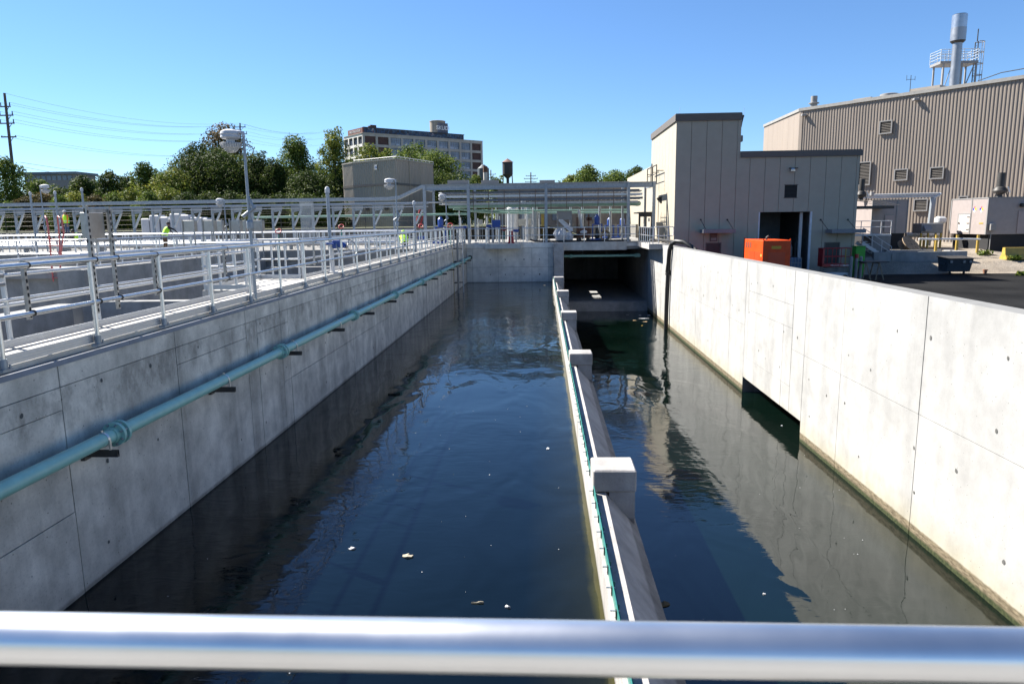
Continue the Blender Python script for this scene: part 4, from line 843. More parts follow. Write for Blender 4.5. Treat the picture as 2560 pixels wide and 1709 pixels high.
# ---- hose over the right wall
t = T('black_hose', 'thick black suction hose draped over the white wall into the water', 'hose', (7.4, 42, 2.9))
MB().tube([(7.38, 42.45, -2.6), (7.38, 42.4, -0.8), (7.4, 42.3, 0.8), (7.4, 42.15, 2.0), (7.4, 41.95, 2.55), (7.46, 41.7, 2.9), (7.65, 41.4, 3.08), (8.0, 41.0, 3.05), (8.4, 40.7, 2.8), (8.6, 40.5, 1.5)], 0.125, 14).build('hose', DARK, t)
MB().tube([(7.3, 42.55, -2.4), (7.3, 42.4, 0.3), (7.36, 42.2, 1.1), (7.25, 42.1, 1.4), (7.32, 41.8, 2.6), (7.5, 41.5, 3.0)], 0.03, 6).build('rope', DARK, t)
for z in (1.1, 1.25): MB().cyl((7.4, 42.25, z), (7.4, 42.23, z + 0.08), 0.17, n=14).build('coupling', DSTEEL, t)
MB().tube([(7.4, 49.5, ZD + 0.12), (7.9, 47.5, 2.98), (8.1, 45, 2.95), (8.05, 43, 2.98), (8.3, 41.3, 2.95), (8.7, 40.8, 2.6)], 0.1, 10).build('feed_hose', DARK, t)

# ================================================================ TAN BUILDING AND YARD
YB = 48.0
k5 = .27246
def b5(x, y): return at_y(1580 + x * k5, 240 + y * k5, YB)
XB0, XB1, XM = 8.75, b5(2100, 500).x, b5(1003, 300).x
ZT, ZL = b5(700, 165).z, b5(1500, 505).z
tb = T('pump_building', 'tan metal-panelled building with a tall left part and an open garage door', 'building', (14, 55, 0.4))
ops = []                                                     # openings x0,x1,ztop
g0, g1 = b5(1172, 1065).x, b5(1640, 1065).x; gzt = b5(1400, 1063).z; ops.append((g0, g1, gzt))
d0, d1 = b5(675, 1350).x, b5(820, 1350).x; dzt = b5(740, 1345).z; ops.append((d0, d1, dzt))
e0, e1 = b5(1765, 1345).x, b5(1910, 1345).x; ezt = b5(1840, 1340).z; ops.append((e0, e1, ezt))
l0, l1 = b5(1402, 820).x, b5(1518, 820).x; lz0, lz1 = b5(1460, 932).z, b5(1460, 818).z
yb = at_x(1580 + 185 * k5, 240 + 370 * k5, XB0).y
b = MB(); b.box(XB0 + 0.05, XM, YB + 0.09, yb - 0.05, 0.2, ZT - 0.05)
b.box(XM, g0 - 0.02, YB + 0.09, 62, 0.2, ZL - 0.05); b.box(g1 + 0.02, XB1 - 0.05, YB + 0.09, 62, 0.2, ZL - 0.05); b.box(g0 - 0.02, g1 + 0.02, YB + 0.09, 62, gzt + 0.02, ZL - 0.05)
b.box(g0 - 0.02, g1 + 0.02, 54, 54.2, 0.2, gzt + 0.02); b.build('core', M('panel_joint', (0.07, 0.068, 0.065), 0.8), tb)
MB().box(g0 - 0.02, g1 + 0.02, YB + 0.1, 54, 0.39, 0.43).build('garage_floor', C_DECK, tb)
MB().box(g0 + 0.02, g1 - 0.02, 53.9, 53.98, 0.43, gzt).build('inner_wall', M('blue_grey_wall', (0.2, 0.25, 0.3), 0.7), tb)
joints = [b5(x, 600).x for x in (540, 680, 820, 960)] + [b5(x, 600).x for x in (1085, 1225, 1362, 1500, 1640, 1785, 1925, 2065)]
cols = [XB0] + joints + [XB1]
for xa, xb in zip(cols[:-1], cols[1:]):                      # every panel a sheet of its own, cut round the openings
    sp = sorted(set([xa, xb] + [v for o in ops for v in o[:2] if xa < v < xb] + ([XM] if xa < XM < xb else []) + [v for v in (l0, l1) if xa < v < xb]))
    b = MB()
    for p, q in zip(sp[:-1], sp[1:]):
        c = (p + q) / 2; z0 = 0.41; h = 0.012
        for o in ops:
            if o[0] < c < o[1]: z0 = o[2]
        zz = (ZT if c < XM else ZL) - 0.04; pa, pb = p + (h if p == xa else 0), q - (h if q == xb else 0)
        if l0 < c < l1: b.box(pa, pb, YB, YB + 0.07, z0, lz0); b.box(pa, pb, YB, YB + 0.07, lz1, zz)
        else: b.box(pa, pb, YB, YB + 0.07, z0, zz)
    b.build('panel', CREAM, tb)
yb = at_x(1580 + 185 * k5, 240 + 370 * k5, XB0).y
for i in range(8):                                           # sunlit left side
    ya = YB + 0.02 + (yb - YB) * i / 8; yc = YB + (yb - YB) * (i + 1) / 8
    MB().box(XB0 - 0.02, XB0 + 0.045, ya, yc - 0.006, 0.3, ZT - 0.04).build('panel', CREAM, tb)
b = MB(); b.box(XB0 + 0.0, XM + 0.3, yb, 75, 0.3, at_x(1580, 240 + 735 * k5, XB0).z); b.build('rear_wing', CREAM, tb)
b = MB(); b.box(XB0 - 0.12, XM + 0.02, YB - 0.1, YB + 0.2, ZT - 0.42, ZT); b.box(XB0 - 0.12, XB0 + 0.2, YB + 0.2, yb, ZT - 0.42, ZT); b.box(XB0 - 0.08, XM + 0.0, YB - 0.06, yb, ZT, ZT + 0.05); b.build('roof_fascia', TRIM, tb)
b = MB(); b.box(XM + 0.03, XB1 + 0.1, YB - 0.1, YB + 0.2, ZL - 0.36, ZL); b.box(XB1 - 0.2, XB1 + 0.1, YB + 0.2, 62, ZL - 0.36, ZL); b.box(XM + 0.03, XB1 + 0.06, YB - 0.05, 62, ZL, ZL + 0.04); b.build('roof_fascia', TRIM, tb)
q = b5(1035, 180); MB().box(XM, q.x + 0.05, YB + 0.3, YB + 1.2, q.z - 0.05, q.z + 0.08).tube([(q.x, YB + 0.3, q.z), (q.x - 0.1, YB + 0.25, q.z - 0.4), (XM + 0.03, YB + 0.2, q.z - 0.7)], 0.04, 6).build('gutter_end', TRIM, tb)
q = b5(1020, 385); MB().cbox(XM, XM + 0.22, YB + 0.3, YB + 0.6, q.z - 0.2, q.z + 0.2, 0.03).build('wall_unit', GREYP, tb)
for x, y0, y1 in ((442, 165, 105), (1034, 165, 100)):
    q = b5(x, y1); MB().cyl((q.x, YB + 0.1, ZT - 0.1), (q.x, YB + 0.1, q.z), 0.01, n=5).build('lightning_rod', ALUW, tb)
lv = MB().box(l0, l1, YB + 0.06, YB + 0.085, lz0, lz1).build('louver', BLACKM, tb); b = MB()
for i in range(9): z = lz0 + (lz1 - lz0) * (i + 0.3) / 9; MB().hexa([(l0, YB + 0.01, z), (l1, YB + 0.01, z), (l1, YB + 0.06, z + 0.06), (l0, YB + 0.06, z + 0.06), (l0, YB + 0.01, z + 0.012), (l1, YB + 0.01, z + 0.012), (l1, YB + 0.06, z + 0.072), (l0, YB + 0.06, z + 0.072)]).build('slat', DSTEEL, lv)
MB().box(l0 - 0.04, l1 + 0.04, YB - 0.02, YB + 0.02, lz1, lz1 + 0.05).box(l0 - 0.04, l1 + 0.04, YB - 0.02, YB + 0.02, lz0 - 0.04, lz0).build('frame', TRIM, lv)
for ja, jb in ((g0 - 0.06, g0 + 0.02), (g1 - 0.02, g1 + 0.1)): MB().box(ja, jb, YB - 0.02, YB + 0.12, 0.41, gzt).build('garage_jamb', M('pale_jamb', (0.6, 0.62, 0.65), 0.5), tb)
MB().box(g1 - 0.5, g1 - 0.32, YB + 0.5, YB + 0.65, 0.43, gzt - 0.05).build('door_track', WPAINT, tb)
for (a0, a1, zt_) in ((d0, d1, dzt), (e0, e1, ezt)):
    dr = MB().box(a0 + 0.08, a1 - 0.08, YB + 0.03, YB + 0.08, 0.41, zt_ - 0.07).build('door', M('dark_door', (0.03, 0.032, 0.035), 0.5), tb)
    MB().box(a0, a0 + 0.08, YB - 0.01, YB + 0.085, 0.41, zt_).box(a1 - 0.08, a1, YB - 0.01, YB + 0.085, 0.41, zt_).box(a0 + 0.08, a1 - 0.08, YB - 0.01, YB + 0.085, zt_ - 0.07, zt_).build('frame', TRIM, dr)
q = b5(748, 1290); MB().box(q.x - 0.24, q.x + 0.24, YB - 0.06, YB - 0.005, q.z - 0.3, q.z + 0.3).build('exit_sign_box', M('brown_sign', (0.09, 0.05, 0.045), 0.5), tb); MB().box(q.x - 0.18, q.x + 0.18, YB - 0.075, YB - 0.062, q.z - 0.25, q.z - 0.08).build('sign_plate', GREYP, tb)
for (xa, xb, yy, st) in ((645, 910, 1240, (630, 875)), (1800, 2080, 1240, (1730, 1980))):
    qa, qb = b5(xa - 25, yy), b5(xb - 0, yy); z = qa.z
    cn = MB().box(qa.x, qb.x, YB - 1.1, YB - 0.01, z - 0.12, z + 0.12).build('canopy', M('blue_grey_canopy', (0.17, 0.18, 0.2), 0.5, 0.2), tb)
    for s_ in st:
        q = b5(s_, 1135); MB().cyl((q.x, YB - 0.01, q.z), (q.x + 0.15, YB - 0.95, z + 0.12), 0.018, n=6).cyl((q.x, YB - 0.04, q.z), (q.x, YB, q.z), 0.06, n=8).build('tie_rod', DSTEEL, cn)
q = b5(1480, 675); wl_ = MB().box(q.x - 0.28, q.x + 0.28, YB - 0.1, YB - 0.005, q.z + 0.06, q.z + 0.12).build('wall_light', DSTEEL, tb); MB().lathe((q.x - 0.08, YB - 0.16, q.z - 0.12), [(0.16, 0), (0.17, 0.1), (0.1, 0.2)], 12).build('shade', ALU, wl_)
q = at_x(1655, 498, XB0); MB().hexa([(XB0 - 0.3, q.y, q.z), (XB0 - 0.025, q.y, q.z - 0.3), (XB0 - 0.025, q.y + 0.5, q.z - 0.3), (XB0 - 0.3, q.y + 0.5, q.z), (XB0 - 0.32, q.y, q.z + 0.1), (XB0 - 0.025, q.y, q.z + 0.22), (XB0 - 0.025, q.y + 0.5, q.z + 0.22), (XB0 - 0.32, q.y + 0.5, q.z + 0.1)]).build('side_light', DSTEEL, tb)
# pipework frame against the left side of the building
t = T('pipe_stand', 'small tubular pipe stand against the sunlit side of the tan building', 'pipe stand', (8.4, 55, 6.9)); b = MB()
for y in (52.5, 54.5, 57): b.cyl((8.2, y, 6.9), (8.2, y, 8.2), 0.04, n=6); b.cyl((8.2, y, 7.8), (8.7, y, 7.8), 0.03, n=6)
b.cyl((8.2, 52.5, 8.2), (8.2, 57, 8.2), 0.04, n=6); b.cyl((8.2, 52.5, 7.6), (8.2, 57, 7.6), 0.03, n=6); b.tube([(8.3, 55, 7), (8.3, 55, 8.3), (8.3, 55.4, 8.5), (8.3, 55.8, 8.3), (8.3, 55.8, 7)], 0.035, 6); b.build('frame', DSTEEL, t)
# inside the garage
q = b5(1590, 1250); t = T('drum_rack', 'equipment rack with tall bottles just inside the garage door', 'rack', (q.x - 0.6, 49.2, 0.43))
for i in range(4): MB().lathe((g1 - 1.5 + 0.36 * i, 49.2, 0.43), [(0.14, 0), (0.14, 1.9 + 0.2 * (i % 2)), (0.05, 2.15 + 0.2 * (i % 2)), (0.05, 2.35 + 0.2 * (i % 2))], 10).build('bottle', [DSTEEL, BLACKM, GREYP, DSTEEL][i], t)
MB().box(g1 - 1.75, g1 - 0.2, 49.0, 49.05, 1.7, 1.76).box(g1 - 1.75, g1 - 0.2, 49.0, 49.05, 0.9, 0.96).build('shelf_bar', DSTEEL, t)
t = T('liquid_tote', 'caged blue plastic tote in the garage doorway behind the orange generator', 'tote', (g1 - 1.4, 47.2, 0.41)); MB().cbox(g1 - 1.9, g1 - 0.85, 46.8, 47.8, 0.55, 1.75, 0.08).build('bottle', M('blue_plastic', (0.03, 0.1, 0.2), 0.4), t); b = MB()
for i in range(6): b.box(g1 - 1.92 + 0.21 * i, g1 - 1.9 + 0.21 * i, 46.76, 46.79, 0.5, 1.8)
for i in range(5): b.box(g1 - 1.92, g1 - 0.83, 46.755, 46.785, 0.55 + 0.29 * i, 0.57 + 0.29 * i)
b.build('cage', GALV, t); MB().box(g1 - 1.95, g1 - 0.8, 46.75, 47.85, 0.41, 0.54).build('pallet', WOOD, t)

# ---- orange generator
gx0 = at_y(1908, 601, 42).x; gx1 = at_y(1978, 601, 42).x; gz1 = at_y(1908, 601, 42).z; gy1 = 46.0
t = T('generator', 'bright orange enclosed pump generator parked by the garage door', 'generator', ((gx0 + gx1) / 2, 44, 0.41))
MB().cbox(gx0, gx1, 42, gy1, 0.75, gz1, 0.03).build('enclosure', ORANGE, t); MB().box(gx0 + 0.1, gx1 - 0.1, 42.1, gy1 - 0.1, 0.5, 0.75).build('skid', DSTEEL, t)
for y in (42.8, 45.2):
    for x in (gx0 - 0.02, gx1 - 0.2): MB().cyl((x, y, 0.68), (x + 0.22, y, 0.68), 0.27, n=14).build('wheel', DARK, t)
for i in range(3): MB().box(gx0 - 0.012, gx0 + 0.01, 44.3 + 0.45 * i, 44.6 + 0.45 * i, gz1 - 0.5, gz1 - 0.18).build('vent', M('vent_brown', (0.16, 0.03, 0.01), 0.7), t)
DO = M('orange_door', (0.5, 0.05, 0.007), 0.45, 0, 0.06, 3)
for y0, y1 in ((42.25, 43.5), (43.6, 44.9)): dd = MB().box(gx0 - 0.012, gx0 + 0.01, y0, y1, 0.9, gz1 - 0.7).build('side_door', DO, t); MB().box(gx0 - 0.025, gx0 - 0.012, y1 - 0.16, y1 - 0.08, 1.5, 1.65).build('latch', BLACKM, dd)
MB().box(gx0 + 0.3, gx1 - 0.3, 41.985, 42.01, 0.9, gz1 - 0.7).build('end_door', DO, t); MB().box(gx0 + 0.5, gx1 - 0.55, 41.985, 42.01, gz1 - 0.5, gz1 - 0.33).build('warning_strip', M('dull_yellow_strip', (0.5, 0.28, 0.02), 0.5), t)
MB().box(gx0 - 0.015, gx0 + 0.01, 42.1, 42.4, gz1 - 0.95, gz1 - 0.8).build('decal', YELLOW, t)
o = link('lettering', text_mesh('godwin', 0.42, M('dark_red_print', (0.28, 0.02, 0.01), 0.5)), t, Vector((gx0 - 0.016, 43.0, 1.75)) - parent_off(t), (R(90), 0, R(-90)))
MB().tube([(gx0 + 0.5, 43, gz1), (gx0 + 0.5, 43, gz1 + 0.15), (gx0 + 0.62, 43, gz1 + 0.22)], 0.06, 8).build('exhaust_pipe', DSTEEL, t)
for (x, y) in ((gx0 + 0.03, 42.03), (gx1 - 0.03, 42.03), (gx0 + 0.03, gy1 - 0.03)): MB().box(x - 0.03, x + 0.03, y - 0.03, y + 0.03, gz1, gz1 + 0.08).build('lifting_lug', ORANGE, t)

# ---- scissor lift
p0, p1 = at_y(2057, 640, 45.7), at_y(2128, 640, 45.7); zt_, zm_ = at_y(2090, 621, 45.7).z, at_y(2090, 662, 45.7).z
t = T('scissor_lift', 'dark red scissor lift platform parked by the grey bollards', 'lift', ((p0.x + p1.x) / 2, 46.1, 0.41)); x0, x1 = p0.x, p1.x
MB().cbox(x0, x1, 45.7, 46.5, zm_ - 0.12, zm_ + 0.06, 0.02).build('platform', RED, t)
b = MB()
for y in (45.72, 46.48):
    for z in (zt_, (zt_ + zm_) / 2): b.cyl((x0, y, z), (x1, y, z), 0.024, n=7)
    for x in (x0 + 0.02, x0 + 0.6, x0 + 1.15, x1 - 0.02): b.cyl((x, y, zm_), (x, y, zt_), 0.022, n=7)
for x in (x0, x1): b.cyl((x, 45.72, zt_), (x, 46.48, zt_), 0.024, n=7)
b.build('guard_bars', RED, t); MB().box(x0, x0 + 0.1, 45.7, 46.5, zm_, zt_ - 0.02).build('end_panel', RED, t)
MB().cyl((x1 - 0.35, 45.7, zm_), (x1 - 0.35, 45.7, zt_), 0.03, n=7).build('gate_post', YELLOW, t); b = MB()
for k in range(3):
    z0, z1 = 0.85 + 0.12 * k, 0.95 + 0.12 * k; b.bar((x0 + 0.15, 45.9, z0), (x1 - 0.15, 45.9, z1), 0.05, 0.06); b.bar((x0 + 0.15, 46.3, z1), (x1 - 0.15, 46.3, z0), 0.05, 0.06)
b.build('scissor_arms', GREYP, t); MB().cbox(x0 + 0.05, x1 - 0.05, 45.75, 46.45, 0.55, 0.85, 0.03).build('chassis', WPAINT, t)
for x in (x0 + 0.3, x1 - 0.3): MB().cyl((x, 45.7, 0.57), (x, 45.82, 0.57), 0.16, n=12).cyl((x, 46.4, 0.57), (x, 46.52, 0.57), 0.16, n=12).build('wheel', DARK, t)
off = parent_off(t); link('lettering', text_mesh('Micro19 XD', 0.16, WPAINT), t, Vector(((x0 + x1) / 2 + 0.05, 45.69, zm_ - 0.03)) - off, (R(90), 0, 0)); 
MB().box(x1 - 0.45, x1 - 0.08, 45.688, 45.698, zm_ - 0.09, zm_ + 0.03).build('badge', WPAINT, t); link('badge_lettering', text_mesh('MEC', 0.12, RED), t, Vector((x1 - 0.26, 45.685, zm_ - 0.03)) - off, (R(90), 0, 0))
for k, (px, mm, nm) in enumerate(((2129, GREYP, 'nearest the scissor lift'), (2142, GREYP, 'with the red top, middle of three'), (2153, GREYP, 'rightmost of three'))):
    q = at_y(px, 641, 45.6 + 0.25 * k); t = T('bollard', 'grey steel pipe bollard ' + nm, 'bollard', (q.x, q.y, 0.41), 0, 'grey bollards'); MB().lathe((q.x, q.y, 0.4), [(0.1, 0), (0.1, q.z - 0.45), (0.07, q.z - 0.4), (0, q.z - 0.38)], 12, False).build('pipe', mm, t)
    if k == 1: MB().cyl((q.x, q.y, q.z - 0.1), (q.x, q.y, q.z + 0.15), 0.115, n=12).build('sleeve', RED, t)
q = at_y(2146, 640, 47.4); t = T('green_bin', 'bright green upright container behind the bollards', 'bin', (q.x, 47.4, 0.41)); MB().cbox(q.x - 0.3, q.x + 0.3, 47.1, 47.7, 0.45, at_y(2146, 617, 47.4).z, 0.03).build('body', GREEN, t); MB().cbox(q.x - 0.33, q.x + 0.33, 47.07, 47.73, at_y(2146, 617, 47.4).z, at_y(2146, 617, 47.4).z + 0.06, 0.02).build('lid', GREEN, t)
q0, q1 = at_y(2158, 648, 45.3), at_y(2222, 648, 45.3); t = T('work_table', 'dark board work table on wooden sawhorses in the building shade', 'table', ((q0.x + q1.x) / 2, 45.6, 0.41)); zt_ = 1.55
MB().cbox(q0.x, q1.x, 45.2, 46.2, zt_ - 0.06, zt_, 0.01).build('board', DSTEEL, t)
for x in (q0.x + 0.2, q0.x + 1.0): MB().bar((x, 45.3, zt_ - 0.06), (x + 0.25, 45.1, 0.41), 0.06).bar((x, 46.1, zt_ - 0.06), (x - 0.1, 46.3, 0.41), 0.06).bar((x, 45.3, zt_ - 0.1), (x, 46.1, zt_ - 0.1), 0.06).bar((x, 45.3, zt_ - 0.06), (x - 0.25, 45.1, 0.41), 0.06).build('sawhorse', WOOD, t)
# ---- dumpster
q0, q1 = at_y(2370, 662, 48.7), at_y(2432, 662, 48.7); x0, x1 = q0.x, q1.x; t = T('dumpster', 'dark blue-grey steel dumpster on the asphalt edge', 'dumpster', ((x0 + x1) / 2, 49.4, 0.41)); SL = M('slate_paint', (0.045, 0.06, 0.075), 0.5, 0.1, 0.2, 4)
b = MB(); b.hexa([(x0 + 0.05, 48.9, 0.6), (x1 - 0.05, 48.9, 0.6), (x1 - 0.05, 49.9, 0.6), (x0 + 0.05, 49.9, 0.6), (x0, 48.65, 1.45), (x1, 48.65, 1.45), (x1, 50, 1.55), (x0, 50, 1.55)]); b.build('body', SL, t)
MB().hexa([(x0 - 0.08, 48.58, 1.46), (x1 + 0.08, 48.58, 1.46), (x1 + 0.08, 50.05, 1.56), (x0 - 0.08, 50.05, 1.56), (x0 - 0.08, 48.58, 1.51), (x1 + 0.08, 48.58, 1.51), (x1 + 0.08, 50.05, 1.61), (x0 - 0.08, 50.05, 1.61)]).build('lid', DSTEEL, t)
for x in (x0 + 0.3, x1 - 0.4): MB().cyl((x, 49, 0.5), (x + 0.06, 49, 0.5), 0.1, n=10).box(x - 0.02, x + 0.08, 48.95, 49.05, 0.5, 0.62).build('caster', DSTEEL, t)
for x in (x0 + 0.12, x0 + 0.95, x1 - 0.25): MB().box(x, x + 0.14, 48.63, 48.7, 1.2, 1.36).build('sticker', GREYP, t)
for x in (x0 - 0.06, x1 + 0.005): MB().box(x, x + 0.055, 49, 49.6, 1.05, 1.2).build('lift_sleeve', SL, t)
q = at_y(2463, 675, 49.6); t = T('plant_pot', 'small brown bucket standing right of the dumpster', 'bucket', (q.x, 49.6, 0.42)); MB().lathe((q.x, 49.6, 0.41), [(0.1, 0), (0.14, 0.22), (0.16, 0.22), (0.16, 0.27), (0.12, 0.27), (0.1, 0.1)], 12, False).build('bucket', M('terracotta', (0.25, 0.12, 0.07), 0.8), t)

# ---- low concrete ramp walls, stair, trailers
def k7(x, y): return 2060 + x * .21286, 400 + y * .21286
qa = at_y(*k7(590, 1082), 52); qb = at_y(*k7(1685, 1078), 52)
t = T('ramp_wall', 'low grey concrete retaining wall in front of the stair and trailers', 'wall', ((qa.x + qb.x) / 2, 52, 0.3))
MB().box(qa.x, qb.x, 52, 52.3, 0.2, qa.z).build('front', C_TANK, t); MB().box(qb.x - 0.3, qb.x, 52.3, 54.5, 0.2, qa.z - 0.003).build('return', C_TANK, t); MB().box(qa.x + 2, qb.x - 0.4, 54.5, 54.8, 0.2, qa.z + 0.02).build('back', C_TANK, t)
MB().box(qa.x - 1.2, qa.x - 0.002, 52.05, 52.5, 0.2, qa.z - 0.45).build('step_block', C_TANK, t)
q = at_y(*k7(820, 1135), 51.95); MB().box(q.x - 0.13, q.x + 0.13, 51.93, 51.995, q.z - 0.2, q.z + 0.2).build('outlet_box', GREYP, t)
t = T('stair', 'white-railed steel stair descending from a landing beside the first trailer', 'stair', (26, 55.5, 0.5)); z1 = at_y(*k7(600, 872), 55.5).z; xa = at_y(*k7(380, 870), 55.5).x; xl = at_y(*k7(800, 870), 55.5).x; xm = at_y(*k7(430, 940), 55.0).x; xe = at_y(*k7(715, 1075), 55.0).x
MB().box(xa - 3, xl, 55.6, 57.4, z1 - 0.12, z1).build('landing', WPAINT, t); MB().box(at_y(*k7(560, 900), 55.6).x, xl, 55.65, 57.3, 0.4, z1 - 0.125).build('concrete_block', C_DECK, t)
n = 8; ze = 1.1
for i in range(n): f = i / n; x = xm + (xe - xm) * f; z = z1 - 0.5 + (ze - z1 + 0.5) * f; MB().box(x, x + (xe - xm) / n + 0.06, 54.5, 55.5, z - 0.05, z).build('tread', GALV, t)
for y in (54.45, 55.5): MB().bar((xm - 0.1, y, z1 - 0.6), (xe + 0.2, y, ze - 0.1), 0.06, 0.24).build('stringer', WPAINT, t)
b = MB()
for h in (0.55, 1.0): b.cyl((xm - 0.1, 54.45, z1 - 0.5 + h), (xe + 0.2, 54.45, ze + h), 0.025, n=6); b.cyl((xa - 3, 55.62, z1 + h), (xl, 55.62, z1 + h), 0.028, n=6)
for i in range(4): f = i / 3; x = xm - 0.1 + (xe + 0.3 - xm) * f; z = z1 - 0.5 + (ze - z1 + 0.5) * f; b.cyl((x, 54.45, z), (x, 54.45, z + 1), 0.025, n=6)
for i in range(9): x = xl - 0.05 - 0.75 * i; b.cyl((x, 55.62, z1), (x, 55.62, z1 + 1), 0.028, n=6)
b.cyl((xl, 55.62, z1 + 1), (xl, 57.3, z1 + 1), 0.028, n=6); b.build('handrail', WPAINT, t)
# trailer 1
x0, x1 = at_y(*k7(565, 600), 59).x, at_y(*k7(985, 600), 59).x; ztp, zbt = at_y(*k7(780, 472), 59).z, at_y(*k7(780, 862), 59).z
t = T('equipment_trailer', 'pale boxy equipment trailer partly behind the tan building corner', 'trailer', ((x0 + x1) / 2, 62, 1.7))
MB().box(x0, x1, 59, 68, zbt, ztp).build('body', PINK, t); 
b = MB()
for x in (x0 - 0.02, (x0 + x1) * 0.5 + 0.5, x1 - 0.06): b.box(x, x + 0.08, 58.97, 59.05, zbt, ztp + 0.02)
b.box(x0 - 0.02, x1 + 0.02, 58.965, 59.04, ztp - 0.05, ztp + 0.04); b.build('trim', GREYP, t)
qd = at_y(*k7(720, 650), 59), at_y(*k7(820, 650), 59); dr = MB().box(qd[0].x, qd[1].x, 58.96, 59.0, zbt + 0.1, qd[0].z).build('door', MAUVE, t); MB().box(qd[0].x - 0.06, qd[0].x, 58.95, 58.99, zbt + 0.1, qd[0].z).box(qd[0].x - 0.06, qd[1].x, 58.95, 58.99, qd[0].z, qd[0].z + 0.06).build('frame', GREYP, dr)
MB().box(x0 + 0.2, x1 - 0.1, 59.1, 67.9, 1.5, zbt).build('black_skirt', BLACKM, t)
ca, cb = at_y(*k7(395, 560), 57), at_y(*k7(825, 560), 57); MB().box(ca.x - 1, cb.x, 57, 59, ca.z - 0.1, ca.z + 0.12).build('awning', DSTEEL, t)
for i in range(4): q = at_y(*k7(400 + 80 * i, 480), 58.9); MB().cyl((q.x - 0.3, 58.96, q.z + 0.1), (q.x + 0.9, 57.2, ca.z + 0.12), 0.02, n=5).build('awning_rod', DSTEEL, t)
# trailer 2
x0 = at_y(2468, 540, 56).x; x1 = 47; ztp, zbt = at_y(2468, 495, 56).z, at_y(2468, 586, 56).z
t = T('equipment_trailer', 'large pinkish-grey equipment trailer with hazard diamonds and side door', 'trailer', (40, 58, 1.7))
MB().box(x0, x1, 56, 60.9, zbt, ztp).build('body', PINK, t); b = MB()
for y in (56.0, 58.05, 60.85): b.box(x0 - 0.03, x0 + 0.03, y - 0.05, y + 0.07, zbt, ztp + 0.02)
b.box(x0 - 0.03, x0 + 0.05, 55.97, 60.92, ztp - 0.02, ztp + 0.06); b.box(x0, x1, 55.96, 56.04, ztp - 0.02, ztp + 0.06); b.build('trim', GREYP, t)
ya, yb2 = at_x(2424, 560, x0).y, at_x(2396, 560, x0).y; za, zb2 = at_x(2410, 536, x0).z, at_x(2410, 580, x0).z
dr = MB().box(x0 - 0.035, x0, ya, yb2, zb2, za).build('door', M('trailer_door', (0.5, 0.44, 0.41), 0.5), t); MB().box(x0 - 0.05, x0 - 0.0, ya - 0.1, ya, zb2 - 0.05, za + 0.08).box(x0 - 0.05, x0, yb2, yb2 + 0.1, zb2 - 0.05, za + 0.08).box(x0 - 0.05, x0, ya, yb2, za, za + 0.08).build('frame', GREYP, dr)
for f in (0.15, 0.5, 0.85): MB().box(x0 - 0.06, x0 - 0.036, ya - 0.02, ya + 0.35, zb2 + (za - zb2) * f - 0.03, zb2 + (za - zb2) * f + 0.03).build('hinge', DSTEEL, dr)
MB().cyl((x0 - 0.09, yb2 - 0.16, (za + zb2) / 2), (x0 - 0.036, yb2 - 0.16, (za + zb2) / 2), 0.07, n=10).build('knob', DSTEEL, dr)
HB, HR, HY, HW = M('hazard_blue', (0.01, 0.03, 0.4), 0.5), M('hazard_red', (0.6, 0.2, 0.22), 0.5), M('hazard_yellow', (0.8, 0.65, 0.03), 0.5), M('hazard_white', (0.85, 0.85, 0.85), 0.5)
for px, nums in ((2437, '1020'), (2454, '3012')):
    q = at_x(px, 523, x0); s = 0.26; off = parent_off(t); dm = None
    for (dy, dz, mm, nm) in ((1, 0, HB, 'blue_quarter'), (0, 1, HR, 'red_quarter'), (-1, 0, HY, 'yellow_quarter'), (0, -1, HW, 'white_quarter')):
        c = Vector((x0 - 0.012, q.y + dy * s / 2 * 1.0, q.z + dz * s / 2)); h = s / 2 * 0.98
        b = MB(); b.add([(c.x, c.y - h, c.z), (c.x, c.y, c.z + h), (c.x, c.y + h, c.z), (c.x, c.y, c.z - h)], [(0, 1, 2, 3)]); b.build('hazard_' + nm, mm, t)
    for (dy, dz, ch) in ((0.5, 0, nums[0]), (0, 0.5, nums[1]), (-0.5, 0, nums[2])): link('hazard_numeral', text_mesh(ch, 0.2, BLACKM, 0.001), t, Vector((x0 - 0.018, q.y + dy * s, q.z + dz * s)) - off, (R(90), 0, R(-90)))
q = at_x(2453, 558, x0); MB().box(x0 - 0.02, x0 - 0.005, q.y - 0.25, q.y + 0.25, q.z - 0.05, q.z + 0.05).build('yellow_sticker', YELLOW, t)
MB().box(x0 + 0.3, x1, 56.1, 60.8, 1.5, zbt).build('black_skirt', BLACKM, t)
q = at_y(2478, 568, 55.9); MB().cbox(q.x - 0.15, q.x + 0.25, 55.7, 55.98, q.z - 0.25, q.z + 0.25, 0.02).build('meter_box', GREYP, t); MB().box(q.x - 0.02, q.x + 0.03, 55.85, 55.9, 1.7, q.z - 0.25).build('conduit', GREYP, t)
q = at_y(2556, 512, 55.9); MB().cbox(q.x - 0.15, q.x + 0.3, 55.7, 55.98, q.z - 0.15, q.z + 0.12, 0.03).build('wall_light', DSTEEL, t)
q = at_y(2550, 560, 55.97); MB().box(q.x - 0.2, q.x + 0.9, 55.94, 55.995, zbt + 0.05, q.z + 1.0).build('end_door', MAUVE, t)
